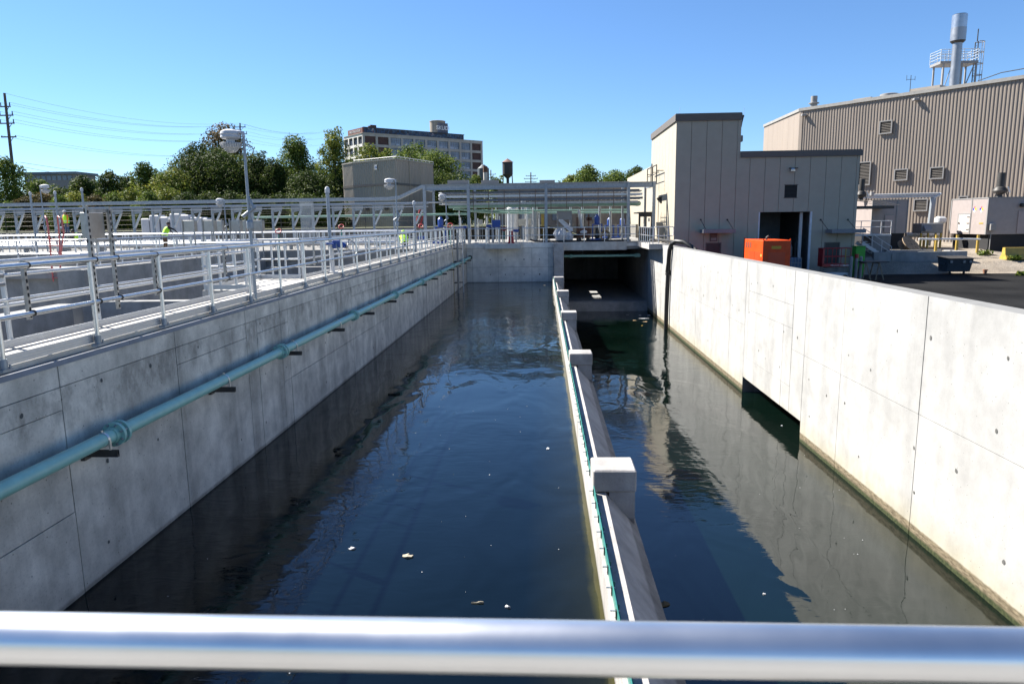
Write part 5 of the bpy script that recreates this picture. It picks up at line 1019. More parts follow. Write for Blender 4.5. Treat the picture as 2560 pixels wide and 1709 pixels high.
def stack(label, px, py0, py1, Y, s):
    a, c = at_y(px, py1, Y), at_y(px + 2, py0, Y); t = T('exhaust_stack', label, 'exhaust', (a.x, Y, a.z), 0, 'black exhaust stacks'); h = c.z - a.z
    MB().lathe((a.x, Y, a.z), [(0.25 * s, 0), (0.2 * s, h * 0.12), (0.5 * s, h * 0.2), (0.55 * s, h * 0.28), (0.42 * s, h * 0.4), (0.3 * s, h * 0.45)], 14).build('silencer', DSTEEL, t); MB().cyl((a.x, Y, a.z + h * 0.44), (a.x + 0.03, Y, c.z), 0.29 * s, n=14).build('pipe', DSTEEL, t); MB().bar((a.x - 0.55 * s, Y - 0.2, a.z), (a.x - 0.3 * s, Y - 0.2, a.z + h * 0.3), 0.05).bar((a.x + 0.55 * s, Y - 0.2, a.z), (a.x + 0.3 * s, Y - 0.2, a.z + h * 0.3), 0.05).build('stay', DSTEEL, t)
    MB().cyl((a.x + 0.3 * s, Y - 0.45, a.z + h * 0.42), (a.x + 0.5 * s, Y - 0.45, a.z + h * 0.2), 0.07 * s, n=8).build('drain', ALUW, t)
stack('black exhaust stack on the big trailer roof', 2498, 432, 494, 58, 0.95); stack('black exhaust stack at the tan building corner', 2152, 447, 502, 60.5, 0.75)
t = T('pipe_bridge', 'white overhead pipe tray with one leg between the two trailers', 'pipe rack', (33, 62.5, 2)); qa, qb = at_y(*k7(450, 432), 62.5), at_y(*k7(1360, 410), 62.5)
for dz in (0, 0.13, 0.26): MB().cyl((qa.x - 1.5, 62.5, qa.z - 0.12 + dz), (qb.x, 62.5, qb.z - 0.12 + dz), 0.06, n=7).build('pipe', WPAINT, t)
MB().bar((qa.x - 1.5, 62.7, qa.z), (qb.x, 62.7, qb.z), 0.1, 0.34).build('tray', ALUW, t); MB().bar((qb.x - 0.6, 62.6, 1.8), (qb.x - 0.45, 62.6, qb.z - 0.1), 0.34, 0.3).build('leg', GALV, t); MB().cyl((qb.x + 0.1, 62.5, qb.z + 0.1), (qb.x - 0.5, 62.5, qb.z - 0.25), 0.1, n=8).build('elbow', WPAINT, t)
q = at_y(*k7(560, 400), 62.4); MB().cbox(q.x - 0.12, q.x + 0.12, 62.2, 62.5, q.z - 0.15, q.z + 0.18, 0.02).build('junction_box', GREYP, t)
t = T('cooling_unit', 'dark grey cooling unit on a yellow stand between the trailers', 'cooling unit', (33.5, 59, 1.8)); qa, qb = at_y(*k7(1150, 745), 59), at_y(*k7(1392, 858), 59); xs_ = at_y(*k7(1300, 800), 59).x
MB().cbox(qa.x, qb.x, 59, 60.4, qb.z, qa.z, 0.03).build('casing', M('slate_casing', (0.2, 0.21, 0.22), 0.5, 0.2), t); q = at_y(*k7(1225, 800), 58.8); MB().hexa([(q.x - 0.3, 58.6, q.z - 0.25), (q.x + 0.25, 58.6, q.z - 0.25), (q.x + 0.25, 59, q.z - 0.25), (q.x - 0.3, 59, q.z - 0.25), (q.x - 0.3, 58.62, q.z - 0.1), (q.x + 0.25, 58.62, q.z - 0.1), (q.x + 0.25, 59, q.z + 0.25), (q.x - 0.3, 59, q.z + 0.25)]).build('hood', GREYP, t)
for f in (0.02, 0.35, 0.7, 0.95): x = qa.x + (qb.x - qa.x) * f; MB().box(x - 0.06, x + 0.06, 59.0, 59.12, 1.6, qb.z).build('stand_leg', YELLOW, t)
q = at_y(*k7(1370, 705), 60); MB().cbox(q.x - 0.4, q.x + 0.3, 59.6, 60.3, q.z - 0.3, q.z + 0.3, 0.15).build('white_drum', WPAINT, t)
t = T('pipe_fence', 'white pipe barrier on yellow posts in front of the trailers', 'barrier', (36, 54, 1.2)); Yf = 54.0
for x in (1325, 1570, 1815): a_, c_ = at_y(*k7(x, 880), Yf), at_y(*k7(x, 1040), Yf); MB().cyl((a_.x, Yf, c_.z - 0.3), (a_.x, Yf, a_.z), 0.1, n=10).build('post', YELLOW, t)
for xa_, xb_ in ((1115, 1350), (1365, 1630), (1485, 1840)): qa, qb = at_y(*k7(xa_, 926), Yf - 0.15), at_y(*k7(xb_, 931), Yf - 0.15); MB().cyl((qa.x, Yf - 0.14, qa.z), (qb.x, Yf - 0.14, qb.z), 0.07, n=8).build('bar', WPAINT, t)
qa, qb = at_y(*k7(960, 878), 61), at_y(*k7(1350, 880), 61); t = T('pipe_run', 'white horizontal pipe on yellow posts behind the cable reel', 'pipe', (qa.x, 61, 1.8)); MB().cyl((qa.x, 61, qa.z), (qb.x, 61, qb.z), 0.2, n=10).build('pipe', WPAINT, t)
for x in (1010, 1180, 1320): q = at_y(*k7(x, 900), 61.3); MB().box(q.x - 0.08, q.x + 0.08, 61.25, 61.4, 1.6, qa.z - 0.1).build('post', YELLOW, t)
# cable reel
q = at_y(*k7(1035, 1000), 55.5); t = T('cable_reel', 'big wooden cable reel leaning back behind the low wall', 'reel', (q.x, 55.5, 1.6)); ax = Vector((0.35, -0.55, 0.6)).normalized(); c = Vector((q.x, 55.6, q.z + 0.05))
MB().cyl(c - ax * 0.03, c + ax * 0.03, 0.82, n=26).build('flange', WOOD, t); MB().cyl(c - ax * 0.5, c - ax * 0.44, 0.82, n=26).build('flange', WOOD, t); MB().cyl(c - ax * 0.44, c - ax * 0.03, 0.42, n=18).build('drum', WOOD, t)
e1 = ax.cross(Vector((0, 0, 1))).normalized(); e2 = ax.cross(e1)
for i in range(6): a_ = i * 1.047; p = c + (e1 * math.cos(a_) + e2 * math.sin(a_)) * 0.35 + ax * 0.031; MB().cyl(p, p + ax * 0.02, 0.035, n=8).build('bolt', DSTEEL, t)
MB().cyl(c + ax * 0.03, c + ax * 0.036, 0.09, n=12).build('hub', DSTEEL, t)
# yellow barrier
qa = at_y(2520, 610, 52.5); t = T('concrete_barrier', 'worn yellow concrete traffic barrier at the right edge', 'barrier', (qa.x + 2, 52.5, 1.0)); zb = gz(36, 52.5) - 0.05
b = MB(); b.prism([(52.1, zb), (52.1, zb + 0.12), (52.28, zb + 0.35), (52.36, zb + 0.85), (52.64, zb + 0.85), (52.72, zb + 0.35), (52.9, zb + 0.12), (52.9, zb)], 'x', qa.x - 0.25, qa.x + 3.6); b.build('body', YELLOW, t)

# ================================================================ RIBBED BUILDING AT RIGHT
ZR = 16.0; A = at_z(2001.7, 271, ZR); B = at_z(2560, 188, ZR); Cc = at_z(1910.5, 312, ZR)
dv = (B - A); dv.z = 0; dv.normalize(); nv = Vector((dv.y, -dv.x, 0)); L1 = (B - A).length + 9; ZB = 1.6
rb = T('ribbed_building', 'big taupe building of ribbed metal with louvers at the right', 'building', (A.x, A.y, ZB)); off = parent_off(rb)
def W(u, z, d=0.0): p = A + dv * u + nv * d; return Vector((p.x, p.y, z))
b = MB(); u = 0.35; P = 0.3
while u < L1:
    pr = [(0, 0), (0.07, 0), (0.11, 0.045), (0.22, 0.045), (0.26, 0), (P, 0)]
    for (ua, da), (ub, db) in zip(pr[:-1], pr[1:]): b.quad(W(u + ua, ZB, da), W(u + ub, ZB, db), W(u + ub, ZR - 0.25, db), W(u + ua, ZR - 0.25, da))
    u += P
b.build('ribbed_wall', TAUPE, rb)
b = MB(); s2 = (Cc - A); s2.z = 0; Ls = s2.length; s2.normalize()
for i in range(7): p0, p1 = A + s2 * (Ls * i / 7 + 0.01), A + s2 * (Ls * (i + 1) / 7 - 0.01); b2 = MB(); o_ = Vector((0.12, 0, 0)); b2.hexa([(p0.x, p0.y, ZB), (p1.x, p1.y, ZB), (p1.x + 0.12, p1.y, ZB), (p0.x + 0.12, p0.y, ZB), (p0.x, p0.y, ZR - 0.2), (p1.x, p1.y, ZR - 0.2), (p1.x + 0.12, p1.y, ZR - 0.2), (p0.x + 0.12, p0.y, ZR - 0.2)]); b2.build('side_panel', TAUPE2 if False else M('pale_taupe_panel', (0.26, 0.215, 0.175), 0.5, 0, 0.05, 1, streak=True), rb)
E1 = W(L1, ZB); b = MB(); q0 = A; q1 = A + s2 * Ls
b.add([(A.x + .02, A.y, ZR - .1), (E1.x, E1.y, ZR - .1), (E1.x + 14, E1.y + 14, ZR - .1), (Cc.x + 14, Cc.y, ZR - .1), (Cc.x, Cc.y, ZR - .1)], [(0, 1, 2, 3, 4)]); b.build('roof', GREYP, rb)
b = MB(); pa, pb = W(-0.05, ZR - 0.15, 0.06), W(L1, ZR - 0.15, 0.06); b.bar(pa, pb, 0.22, 0.3); p1 = A + s2 * Ls; b.bar((A.x - 0.02, A.y + 0.15, ZR - 0.15), (p1.x - 0.02, p1.y, ZR - 0.15), 0.2, 0.3); b.build('roof_edge', M('pale_edge', (0.27, 0.26, 0.24), 0.5), rb)
MB().bar(W(0.15, ZB, 0.03), W(0.15, ZR - 0.3, 0.03), 0.36, 0.12, up=tuple(nv)).build('corner_trim', M('pale_taupe_panel', (0, 0, 0)), rb)
b = MB(); b.hexa([W(0.1, ZB - 1.2, -0.3), W(L1, ZB - 1.2, -0.3), W(L1, ZB - 1.2, 0.02), W(0.1, ZB - 1.2, 0.02), W(0.1, ZB + 1.0, -0.3), W(L1, ZB + 1.0, -0.3), W(L1, ZB + 1.0, -0.005), W(0.1, ZB + 1.0, -0.005)]); b.build('plinth', C_BRIDGE, rb)
def onwall(px, py):                                           # where a sight line meets the ribbed wall
    d = ray(px, py); tt = (A - CAM).dot(nv) / d.dot(nv); p = CAM + d * tt; return (p - A).dot(dv), p.z
for k, (xa, ya, xb, yb_) in enumerate(((2204, 306, 2231, 334), (2151, 408, 2178, 462), (2241, 426, 2270, 450), (2330, 421, 2360, 446), (2290, 500, 2320, 526), (2402, 493, 2420, 500))):
    u0, z1 = onwall(xa, ya); u1, _ = onwall(xb, ya); _, z0 = onwall(xa, yb_)
    lv = link('louver', MB().hexa([W(u0, z0, 0.02) - off, W(u1, z0, 0.02) - off, W(u1, z0, 0.09) - off, W(u0, z0, 0.09) - off, W(u0, z1, 0.02) - off, W(u1, z1, 0.02) - off, W(u1, z1, 0.09) - off, W(u0, z1, 0.09) - off]).mesh('louver', BLACKM), rb)
    n = max(3, int((z1 - z0) / 0.14))
    for i in range(n):
        z = z0 + (z1 - z0) * (i + 0.2) / n; link('slat', MB().hexa([W(u0, z, 0.2) - off, W(u1, z, 0.2) - off, W(u1, z + 0.08, 0.1) - off, W(u0, z + 0.08, 0.1) - off, W(u0, z + 0.025, 0.2) - off, W(u1, z + 0.025, 0.2) - off, W(u1, z + 0.105, 0.1) - off, W(u0, z + 0.105, 0.1) - off]).mesh('slat', M('dim_slat', (0.1, 0.088, 0.076), 0.6)), lv)
    b = MB(); w = 0.1
    for (a0, a1, c0, c1) in ((u0 - w, u0, z0 - w, z1 + w), (u1, u1 + w, z0 - w, z1 + w), (u0, u1, z0 - w, z0), (u0, u1, z1, z1 + w)): b.hexa([W(a0, c0, 0.08) - off, W(a1, c0, 0.08) - off, W(a1, c0, 0.24) - off, W(a0, c0, 0.24) - off, W(a0, c1, 0.08) - off, W(a1, c1, 0.08) - off, W(a1, c1, 0.24) - off, W(a0, c1, 0.24) - off])
    link('frame', b.mesh('frame', GREYP), lv)
for px, py in ((2013, 289), (2293, 250)):
    u0, z0 = onwall(px, py); p = W(u0, z0, 0.25); MB().cbox(p.x - 0.25, p.x + 0.25, p.y - 0.2, p.y + 0.2, z0 - 0.1, z0 + 0.14, 0.04).build('flood_light', GREYP, rb)
def onroof(px, py, back, z=ZR):
    u0, _ = onwall(px, py); return A + dv * u0 - nv * back
p = onroof(2015, 260, 1.5); MB().lathe((p.x, p.y, ZR - 0.1), [(0.36, 0), (0.36, 0.6), (0.55, 0.62), (0.55, 0.7), (0.34, 0.75), (0.34, 1.4)], 14).build('roof_vent', GREYP, rb)
for (pa_, pb_, hh, bk) in ((2095, 2140, 0.6, 3), (2235, 2312, 0.75, 3)):
    a0, a1 = onroof(pa_, 240, bk), onroof(pb_, 225, bk); c0, c1 = a0 - nv * 5, a1 - nv * 5
    MB().hexa([(a0.x, a0.y, ZR - 0.1), (a1.x, a1.y, ZR - 0.1), (c1.x, c1.y, ZR - 0.1), (c0.x, c0.y, ZR - 0.1), (a0.x, a0.y, ZR + hh), (a1.x, a1.y, ZR + hh), (c1.x, c1.y, ZR + hh), (c0.x, c0.y, ZR + hh)]).build('roof_curb', TAUPE2, rb)
p = onroof(2198, 232, 2); MB().lathe((p.x, p.y, ZR - 0.1), [(0.85, 0), (0.85, 0.5), (0.7, 0.55)], 18).build('roof_fan', GREYP, rb)
p = onroof(2250, 222, 2); MB().cyl((p.x, p.y, ZR), (p.x, p.y, ZR + 1.9), 0.03, n=5).cyl((p.x - 0.4, p.y, ZR + 1.5), (p.x + 0.4, p.y, ZR + 1.5), 0.02, n=5).cyl((p.x - 0.4, p.y, ZR + 1.4), (p.x - 0.4, p.y, ZR + 1.9), 0.02, n=5).cyl((p.x + 0.4, p.y, ZR + 1.4), (p.x + 0.4, p.y, ZR + 1.8), 0.02, n=5).build('aerial', DSTEEL, rb)
p0 = onroof(2440, 200, 0.4); p1 = onroof(2620, 180, 0.4); MB().tube([(p0.x, p0.y, ZR + 0.15), ((p0.x * 2 + p1.x) / 3, (p0.y * 2 + p1.y) / 3, ZR + 0.55), ((p0.x + 2 * p1.x) / 3, (p0.y + 2 * p1.y) / 3, ZR + 0.6), (p1.x, p1.y, ZR + 0.9)], 0.04, 5).build('roof_cable', DARK, rb)
# flue stack and service platform on the roof
YS = 75.0
q0, q1, q2 = at_y(2382, 225, YS), at_y(2391, 103, YS), at_y(2398, 38, YS)
t = T('flue_stack', 'tall silver flue stack with a wide top on the ribbed building roof', 'chimney', (q0.x, YS, ZR)); x = (q0.x + q1.x) / 2 + 0.1
MB().cyl((x, YS, ZR - 0.2), (x, YS, q1.z), 0.43, n=20).build('pipe', M('stack_steel', (0.3, 0.31, 0.33), 0.38, 0.7, 0.08, 2), t); MB().lathe((x, YS, q1.z - 0.2), [(0.5, 0), (0.62, 0.12), (0.68, 0.2)], 20).build('cone', DSTEEL, t)
MB().cyl((x, YS, q1.z), (x, YS, (q1.z + q2.z) / 2), 0.675, n=24).build('lower_shroud', M('stack_steel', (0, 0, 0)), t); MB().cyl((x, YS, (q1.z + q2.z) / 2), (x, YS, q2.z), 0.665, n=24).build('upper_shroud', M('stack_steel_pale', (0.42, 0.44, 0.47), 0.3, 0.8, 0.08, 2), t); MB().cyl((x, YS, q2.z), (x, YS, q2.z + 0.05), 0.6, n=20).build('mouth', BLACKM, t)
t = T('service_platform', 'railed steel service platform and caged ladder behind the flue stack', 'platform', (x + 1, YS + 1.2, ZR)); Yp = YS + 1.0
za = at_y(2400, 152, Yp).z; x0, x1 = at_y(2351, 160, Yp).x, at_y(2447, 145, Yp).x
MB().box(x0, x1, Yp, Yp + 2, za - 0.25, za).build('deck', GREYP, t); b = MB()
for y in (Yp, Yp + 2):
    for h in (0.3, 0.6, 0.85, 1.1): b.cyl((x0, y, za + h), (x1, y, za + h), 0.03, n=5)
    for i in range(6): xx = x0 + (x1 - x0) * i / 5; b.cyl((xx, y, za), (xx, y, za + 1.12), 0.035, n=5)
for xx in (x0, x1):
    for h in (0.3, 0.6, 0.85, 1.1): b.cyl((xx, Yp, za + h), (xx, Yp + 2, za + h), 0.03, n=5)
b.build('railing', M('pale_blue_rail', (0.42, 0.46, 0.5), 0.5), t); b = MB()
for xx in (x0 + 0.3, x0 + 1.2, x1 - 1.6, x1 - 0.2):
    for y in (Yp + 0.1, Yp + 1.9): b.box(xx, xx + 0.14, y - 0.07, y + 0.07, ZR - 0.2, za - 0.25)
b.build('legs', GREYP, t); MB().bar((x1 - 1.6, Yp + 0.1, ZR), (x1 - 2.4, Yp + 0.1, za - 0.3), 0.08).bar((x1 - 1.5, Yp + 0.1, ZR), (x1 - 0.3, Yp + 0.1, za - 0.3), 0.08).bar((x1 - 0.3, Yp + 1, ZR), (x1 - 2.2, Yp + 1, za - 0.3), 0.08).bar((x0 + 0.3, Yp + 0.1, ZR), (x0 + 1.2, Yp + 0.1, za - 0.3), 0.06).build('brace', GREYP, t)
lx = x1 + 0.35; zl = za + 1.9; b = MB()
for y in (Yp + 0.4, Yp + 0.9): b.bar((lx - 0.3, y, ZR), (lx - 0.3, y, zl), 0.07)
z = ZR
while z < zl: b.cyl((lx - 0.3, Yp + 0.4, z), (lx - 0.3, Yp + 0.9, z), 0.018, n=5); z += 0.3
b.build('ladder', DSTEEL, t); b = MB()
for z in (za - 1.3, za - 0.2, za + 0.9, zl): b.tube([(lx - 0.3 + 0.75 * math.sin(a), Yp + 0.65 - 0.38 * math.cos(a), z) for a in np.linspace(0, math.pi, 9)], 0.04, 5)
for a in (0.5, 1.1, 1.57, 2.1, 2.7): b.cyl((lx - 0.3 + 0.75 * math.sin(a), Yp + 0.65 - 0.38 * math.cos(a), za - 2.4), (lx - 0.3 + 0.75 * math.sin(a), Yp + 0.65 - 0.38 * math.cos(a), zl), 0.022, n=5)
b.build('safety_cage', GREYP, t); MB().cyl((lx - 0.3, Yp + 0.6, zl), (lx - 0.3, Yp + 0.6, zl + 1.2), 0.05, n=6).build('mast', DSTEEL, t); MB().cbox(lx - 0.3, lx + 0.5, Yp + 0.2, Yp + 1.1, za - 2.6, za - 2.4, 0.02).build('foot_plate', GREYP, t)

# ================================================================ BACKGROUND: BUILDINGS
def e5(x, y): return 840 + x * .1788, 300 + y * .1788
P = [at_z(*e5(*p), 11.0) for p in ((90, 630), (238, 605), (838, 550), (1355, 625))]
t = T('metal_building', 'taupe ribbed metal building with a dark stripe and the number 16', 'building', (P[1].x, P[1].y, 3.9))
def ribwall(mb, a, c, z0, z1, per=0.32):
    d = Vector((c.x - a.x, c.y - a.y, 0)); L_ = d.length; d.normalize(); n = Vector((d.y, -d.x, 0)); u = 0.0
    def pt(u, z, k): q = a + d * u + n * k; return (q.x, q.y, z)
    while u < L_ - 0.01:
        w = min(per, L_ - u); mb.quad(pt(u, z0, 0), pt(u + w * 0.75, z0, 0), pt(u + w * 0.75, z1, 0), pt(u, z1, 0)); mb.quad(pt(u + w * 0.75, z0, 0), pt(u + w * 0.87, z0, 0.05), pt(u + w * 0.87, z1, 0.05), pt(u + w * 0.75, z1, 0)); mb.quad(pt(u + w * 0.87, z0, 0.05), pt(u + w, z0, 0), pt(u + w, z1, 0), pt(u + w * 0.87, z1, 0.05)); u += per
b3 = M('taupe_cladding', (0.27, 0.24, 0.2), 0.55, 0, 0.06, 0.7, streak=True)
zbnd = at_y(938, 462.5, 78).z
for a_, c_ in ((P[0], P[1]), (P[1], P[2]), (P[2], P[3])):
    b = MB(); ribwall(b, a_, c_, 2.8, zbnd - 0.12); ribwall(b, a_, c_, zbnd + 0.12, 11.0); b.build('ribbed_wall', b3, t)
    d = (c_ - a_).normalized(); n = Vector((d.y, -d.x, 0)); b = MB(); b.bar(Vector((a_.x, a_.y, zbnd)) + n * 0.02, Vector((c_.x, c_.y, zbnd)) + n * 0.02, 0.12, 0.24); b.build('dark_stripe', M('dark_stripe', (0.05, 0.045, 0.042), 0.5), t)
    b = MB(); b.bar(Vector((a_.x, a_.y, 11.06)) + n * 0.05, Vector((c_.x, c_.y, 11.06)) + n * 0.05, 0.12, 0.12); b.build('roof_edge', M('pale_edge', (0, 0, 0)), t)
b = MB(); b.add([(p.x, p.y, 11.0) for p in P] + [(P[3].x - 8, P[3].y + 6, 11.0), (P[0].x + 1, P[0].y + 8, 11.0)], [(0, 1, 2, 3, 4, 5)]); b.build('roof', GREYP, t)
b = MB(); fr = [P[1], P[2], P[3]]
for a_, c_ in zip(fr[:-1], fr[1:]):
    L_ = (c_ - a_).length; m = int(L_ / 0.9)
    for i in range(m + 1): q = a_.lerp(c_, i / m); b.cyl((q.x, q.y + 0.3, 11), (q.x, q.y + 0.3, 11.32), 0.025, n=5)
    b.cyl((a_.x, a_.y + 0.3, 11.32), (c_.x, c_.y + 0.3, 11.32), 0.04, n=5)
b.build('roof_rail', WPAINT, t)
d = (P[2] - P[1]); d.z = 0; d.normalize(); n = Vector((d.y, -d.x, 0)); rzb = math.atan2(d.y, d.x); off = parent_off(t)
c = P[1].lerp(P[2], 0.55); c = Vector((c.x, c.y, 10.35)) + n * 0.08; sg = link('number_sign', MB().box(-0.2, 0.2, -0.01, 0.01, -0.26, 0.26).mesh('number_sign', WPAINT), t, c - off, (0, 0, rzb)); link('numeral', text_mesh('16', 0.4, BLUE), sg, (0, -0.015, 0), (R(90), 0, 0))
for f, seg in ((0.5, 0), (0.33, 2), (0.62, 2)):
    a_, c_ = P[seg if seg else 1], P[seg + 1 if seg else 2]; q = a_.lerp(c_, f); dd = (c_ - a_).normalized(); nn = Vector((dd.y, -dd.x, 0)) * 0.05; MB().bar(Vector((q.x, q.y, 2.8)) + nn, Vector((q.x, q.y, 11)) + nn, 0.07, 0.05).build('seam', CREAM, t)
q = at_y(878, 557, 81.0); MB().box(q.x - 0.45, q.x + 0.45, 80.4, 80.6, 2.9, q.z + 0.3).build('door', DSTEEL, t)
for px in (916, 963, 1028):
    q = at_y(px, 522, 79 if px < 1000 else 79.5); pp = P[1].lerp(P[2], (px - 884) / 105) if px < 985 else P[2].lerp(P[3], (px - 990) / 92); MB().cbox(pp.x - 0.2, pp.x + 0.2, pp.y - 0.35, pp.y - 0.1, q.z - 0.2, q.z + 0.15, 0.04).build('wall_light', DSTEEL, t)

# ---- old concrete-frame factory
Zf = 36.0
FA, FB = at_z(*e5(378, 183), Zf), at_z(*e5(2030, 302), Zf); fd = (FB - FA); fd.z = 0; FL = fd.length; fd.normalize(); fn = Vector((fd.y, -fd.x, 0)); frz = math.atan2(fd.y, fd.x)
t = T('old_factory', 'old concrete-frame factory block with big windows and a graffiti roof line', 'building', (FA.x, FA.y, 4), frz)
# local frame: x along the front, -y towards the viewer, z up from 4
NB, NR, rh = 10, 8, 3.62; bw = FL / NB; top = Zf - 4
FRAME = M('factory_concrete', (0.36, 0.345, 0.32), 0.85, 0, 0.12, 0.3, streak=True)
b = MB()
for i in range(NB + 1): b.box(i * bw - 0.42, i * bw + 0.42, -0.35, 0.25, 0, top)
for j in range(NR + 1): z = top - rh * j; b.box(-0.42, FL + 0.42, -0.3, 0.2, z - 0.95, z) if z > 0.95 else None
b2 = MB()
link('frame', b.mesh('frame', FRAME), t); link('core', MB().box(0, FL, 0.6, 16, 0, top - 0.1).mesh('core', M('factory_inside', (0.05, 0.05, 0.055), 0.9)), t)
ww, wh = bw - 0.86, rh - 0.97
GF = M('factory_glass', (0.16, 0.2, 0.28), 0.25, 0, 0.35, 0.35, spec=0.6); GF2 = M('factory_glass_pale', (0.3, 0.34, 0.42), 0.35, 0, 0.3, 0.8, spec=0.6)
WIN = MB().box(-ww / 2, ww / 2, 0.05, 0.12, 0.0, wh).mesh('window', GF); BRI = MB().box(-ww / 2, ww / 2, -0.02, 0.12, 0.0, wh).mesh('brick_infill', BRICK)
mb = MB()
for k in range(1, 5): x = -ww / 2 + ww * k / 5; mb.box(x - 0.03, x + 0.03, 0.01, 0.05, 0, wh)
mb.box(-ww / 2, ww / 2, 0.01, 0.048, wh * 0.62, wh * 0.65); MUL = mb.mesh('mullions', M('mullion', (0.12, 0.12, 0.13), 0.6)); LOW = MB().box(-ww / 2 + 0.1, -0.1, -0.0, 0.045, 0.05, wh * 0.3).box(0.15, ww / 2 - 0.4, -0.0, 0.045, 0.05, wh * 0.24).mesh('pale_panes', GF2)
for i in range(NB):
    for j in range(NR):
        z = top - 0.95 - rh * j - wh; x = (i + 0.5) * bw
        if z < 0: continue
        if i in (0, 1, NB - 1): link('brick_infill', BRI, t, (x, 0, z))
        else:
            w_ = link('window', WIN, t, (x, 0, z)); link('mullions', MUL, w_)
            if rnd.random() < 0.75: link('pale_panes', LOW, w_)
def graffiti():
    m, nt, b_ = base_mat('graffiti_parapet'); L = nt.links.new; geo = node(nt, 'ShaderNodeNewGeometry')
    n1 = node(nt, 'ShaderNodeTexNoise'); n1.inputs['Scale'].default_value = 0.45; n1.inputs['Detail'].default_value = 5; n1.inputs['Distortion'].default_value = 2.0; L(geo.outputs['Position'], n1.inputs['Vector'])
    r = node(nt, 'ShaderNodeValToRGB'); L(n1.outputs['Fac'], r.inputs[0]); r.color_ramp.interpolation = 'CONSTANT'; e = r.color_ramp.elements; e[0].color = (0.03, 0.035, 0.05, 1); e[1].position = 0.47; e[1].color = (0.02, 0.07, 0.16, 1)
    for p_, c_ in ((0.53, (0.05, 0.05, 0.06)), (0.58, (0.05, 0.16, 0.24)), (0.62, (0.14, 0.04, 0.05)), (0.66, (0.28, 0.3, 0.34)), (0.7, (0.04, 0.05, 0.07))): k = e.new(p_); k.color = (*c_, 1)
    L(r.outputs[0], b_.inputs['Base Color']); b_.inputs['Roughness'].default_value = 0.8; return m
GRA = graffiti()
link('graffiti_parapet', MB().box(0.2, FL * 0.835, -0.2, 0.3, top + 0.02, top + 1.9).mesh('graffiti_parapet', GRA), t); link('parapet_coping', MB().box(0.0, FL * 0.84, -0.3, 0.4, top + 1.9, top + 2.15).mesh('parapet_coping', M('black_coping', (0.03, 0.03, 0.03), 0.7)), t)
link('broken_coping', MB().box(2.2, 3.0, -0.3, 0.4, top + 2.15, top + 2.6).box(3.0, 5.2, -0.3, 0.4, top + 2.15, top + 3.0).mesh('broken_coping', BRICK), t)
link('roof_edge', MB().box(-0.4, FL + 0.5, -0.45, 0.2, top, top + 0.22).mesh('roof_edge', FRAME), t)
# left flank
fl_ = MB(); SD = 15.0
fl_.box(-0.35, 0.3, -0.1, SD, top - 1.0, top); NBs = 4; sb = SD / NBs
for i in range(NBs + 1): fl_.box(-0.36, 0.28, i * sb - 0.3, i * sb + 0.3, 0, top - 1)
for j in range(1, NR): fl_.box(-0.34, 0.28, 0, SD, top - rh * j - 0.9, top - rh * j)
link('flank_frame', fl_.mesh('flank_frame', M('factory_flank', (0.62, 0.6, 0.56), 0.8, 0, 0.1, 0.3)), t); WS = MB().box(0.0, 0.1, -sb / 2 + 0.32, sb / 2 - 0.32, 0, rh - 0.95).mesh('window', GF)
for i in range(NBs):
    for j in range(1, 5): link('window', WS, t, (0, (i + 0.5) * sb, top - 1.0 - rh * j + 0.06 - 0.0))
link('red_parapet', MB().box(-0.42, 0.2, -0.4, SD * 0.75, top + 0.05, top + 1.9).mesh('red_parapet', M('red_brick_parapet', (0.15, 0.055, 0.045), 0.85, 0, 0.2, 0.5)), t)
link('lettering', text_mesh('WESTINGHOUSE', 1.15, WPAINT, 0.02), t, (-0.46, SD * 0.36, top + 0.95), (R(90), 0, R(-90)))
link('cornice', MB().box(-0.6, 0.4, -0.6, SD, top - 0.05, top + 0.05).mesh('cornice', FRAME), t)
# roof penthouse with tag
ux = FL * 0.655; tk = MB(); n_ = 20; tk.lathe((ux, 4, top), [(3.0, 0), (3.0, 6.6), (3.1, 6.6), (3.1, 6.9), (2.8, 7.0)], n_); th = link('roof_tank', tk.mesh('roof_tank', M('stained_tank', (0.3, 0.26, 0.21), 0.85, 0, 0.3, 0.4, streak=True)), t)
link('painted_panel', MB().box(ux - 1.9, ux + 2.6, 0.7, 1.05, top + 1.2, top + 5.9).mesh('painted_panel', M('grey_blue_panel', (0.12, 0.13, 0.17), 0.8, 0, 0.3, 0.6)), th); link('graffiti_lettering', text_mesh('SKUD!', 2.05, M('tag_white', (0.7, 0.72, 0.75), 0.7), 0.03, True), th, (ux + 0.35, 0.66, top + 4.0), (R(90), 0, 0)); link('graffiti_patch', MB().box(ux - 1.6, ux + 2.2, 0.62, 0.69, top + 1.3, top + 2.4).mesh('graffiti_patch', GRA), th)

# ---- far office block, water tower, chimney, utility poles and wires
qa, qb = at_y(62, 452, 330), at_y(190, 452, 330); zt_ = at_y(110, 437, 330).z
t = T('office_block', 'distant flat-roofed office block with dark blue glazing above the trees', 'building', (qa.x, 330, 4)); MB().box(qa.x, qb.x, 330, 345, 4, zt_).build('wall', M('distant_brick', (0.2, 0.19, 0.2), 0.8), t)
MB().box(qa.x - 2, qb.x + 1, 329, 346, zt_, zt_ + 1.2).build('roof', M('slate_roof', (0.08, 0.11, 0.15), 0.6), t)
for i in range(9): x = qa.x + 1 + i * (qb.x - qa.x - 2) / 9; MB().box(x, x + 1.8, 329.8, 330.1, zt_ - 2.6, zt_ - 0.5).build('window', GLASSD, t)
YW = 250; q = at_y(1268.6, 396, YW); zt_ = q.z; zk = at_y(1268, 406, YW).z; zbk = at_y(1268, 436, YW).z; r = 12.6 * YW / 1764
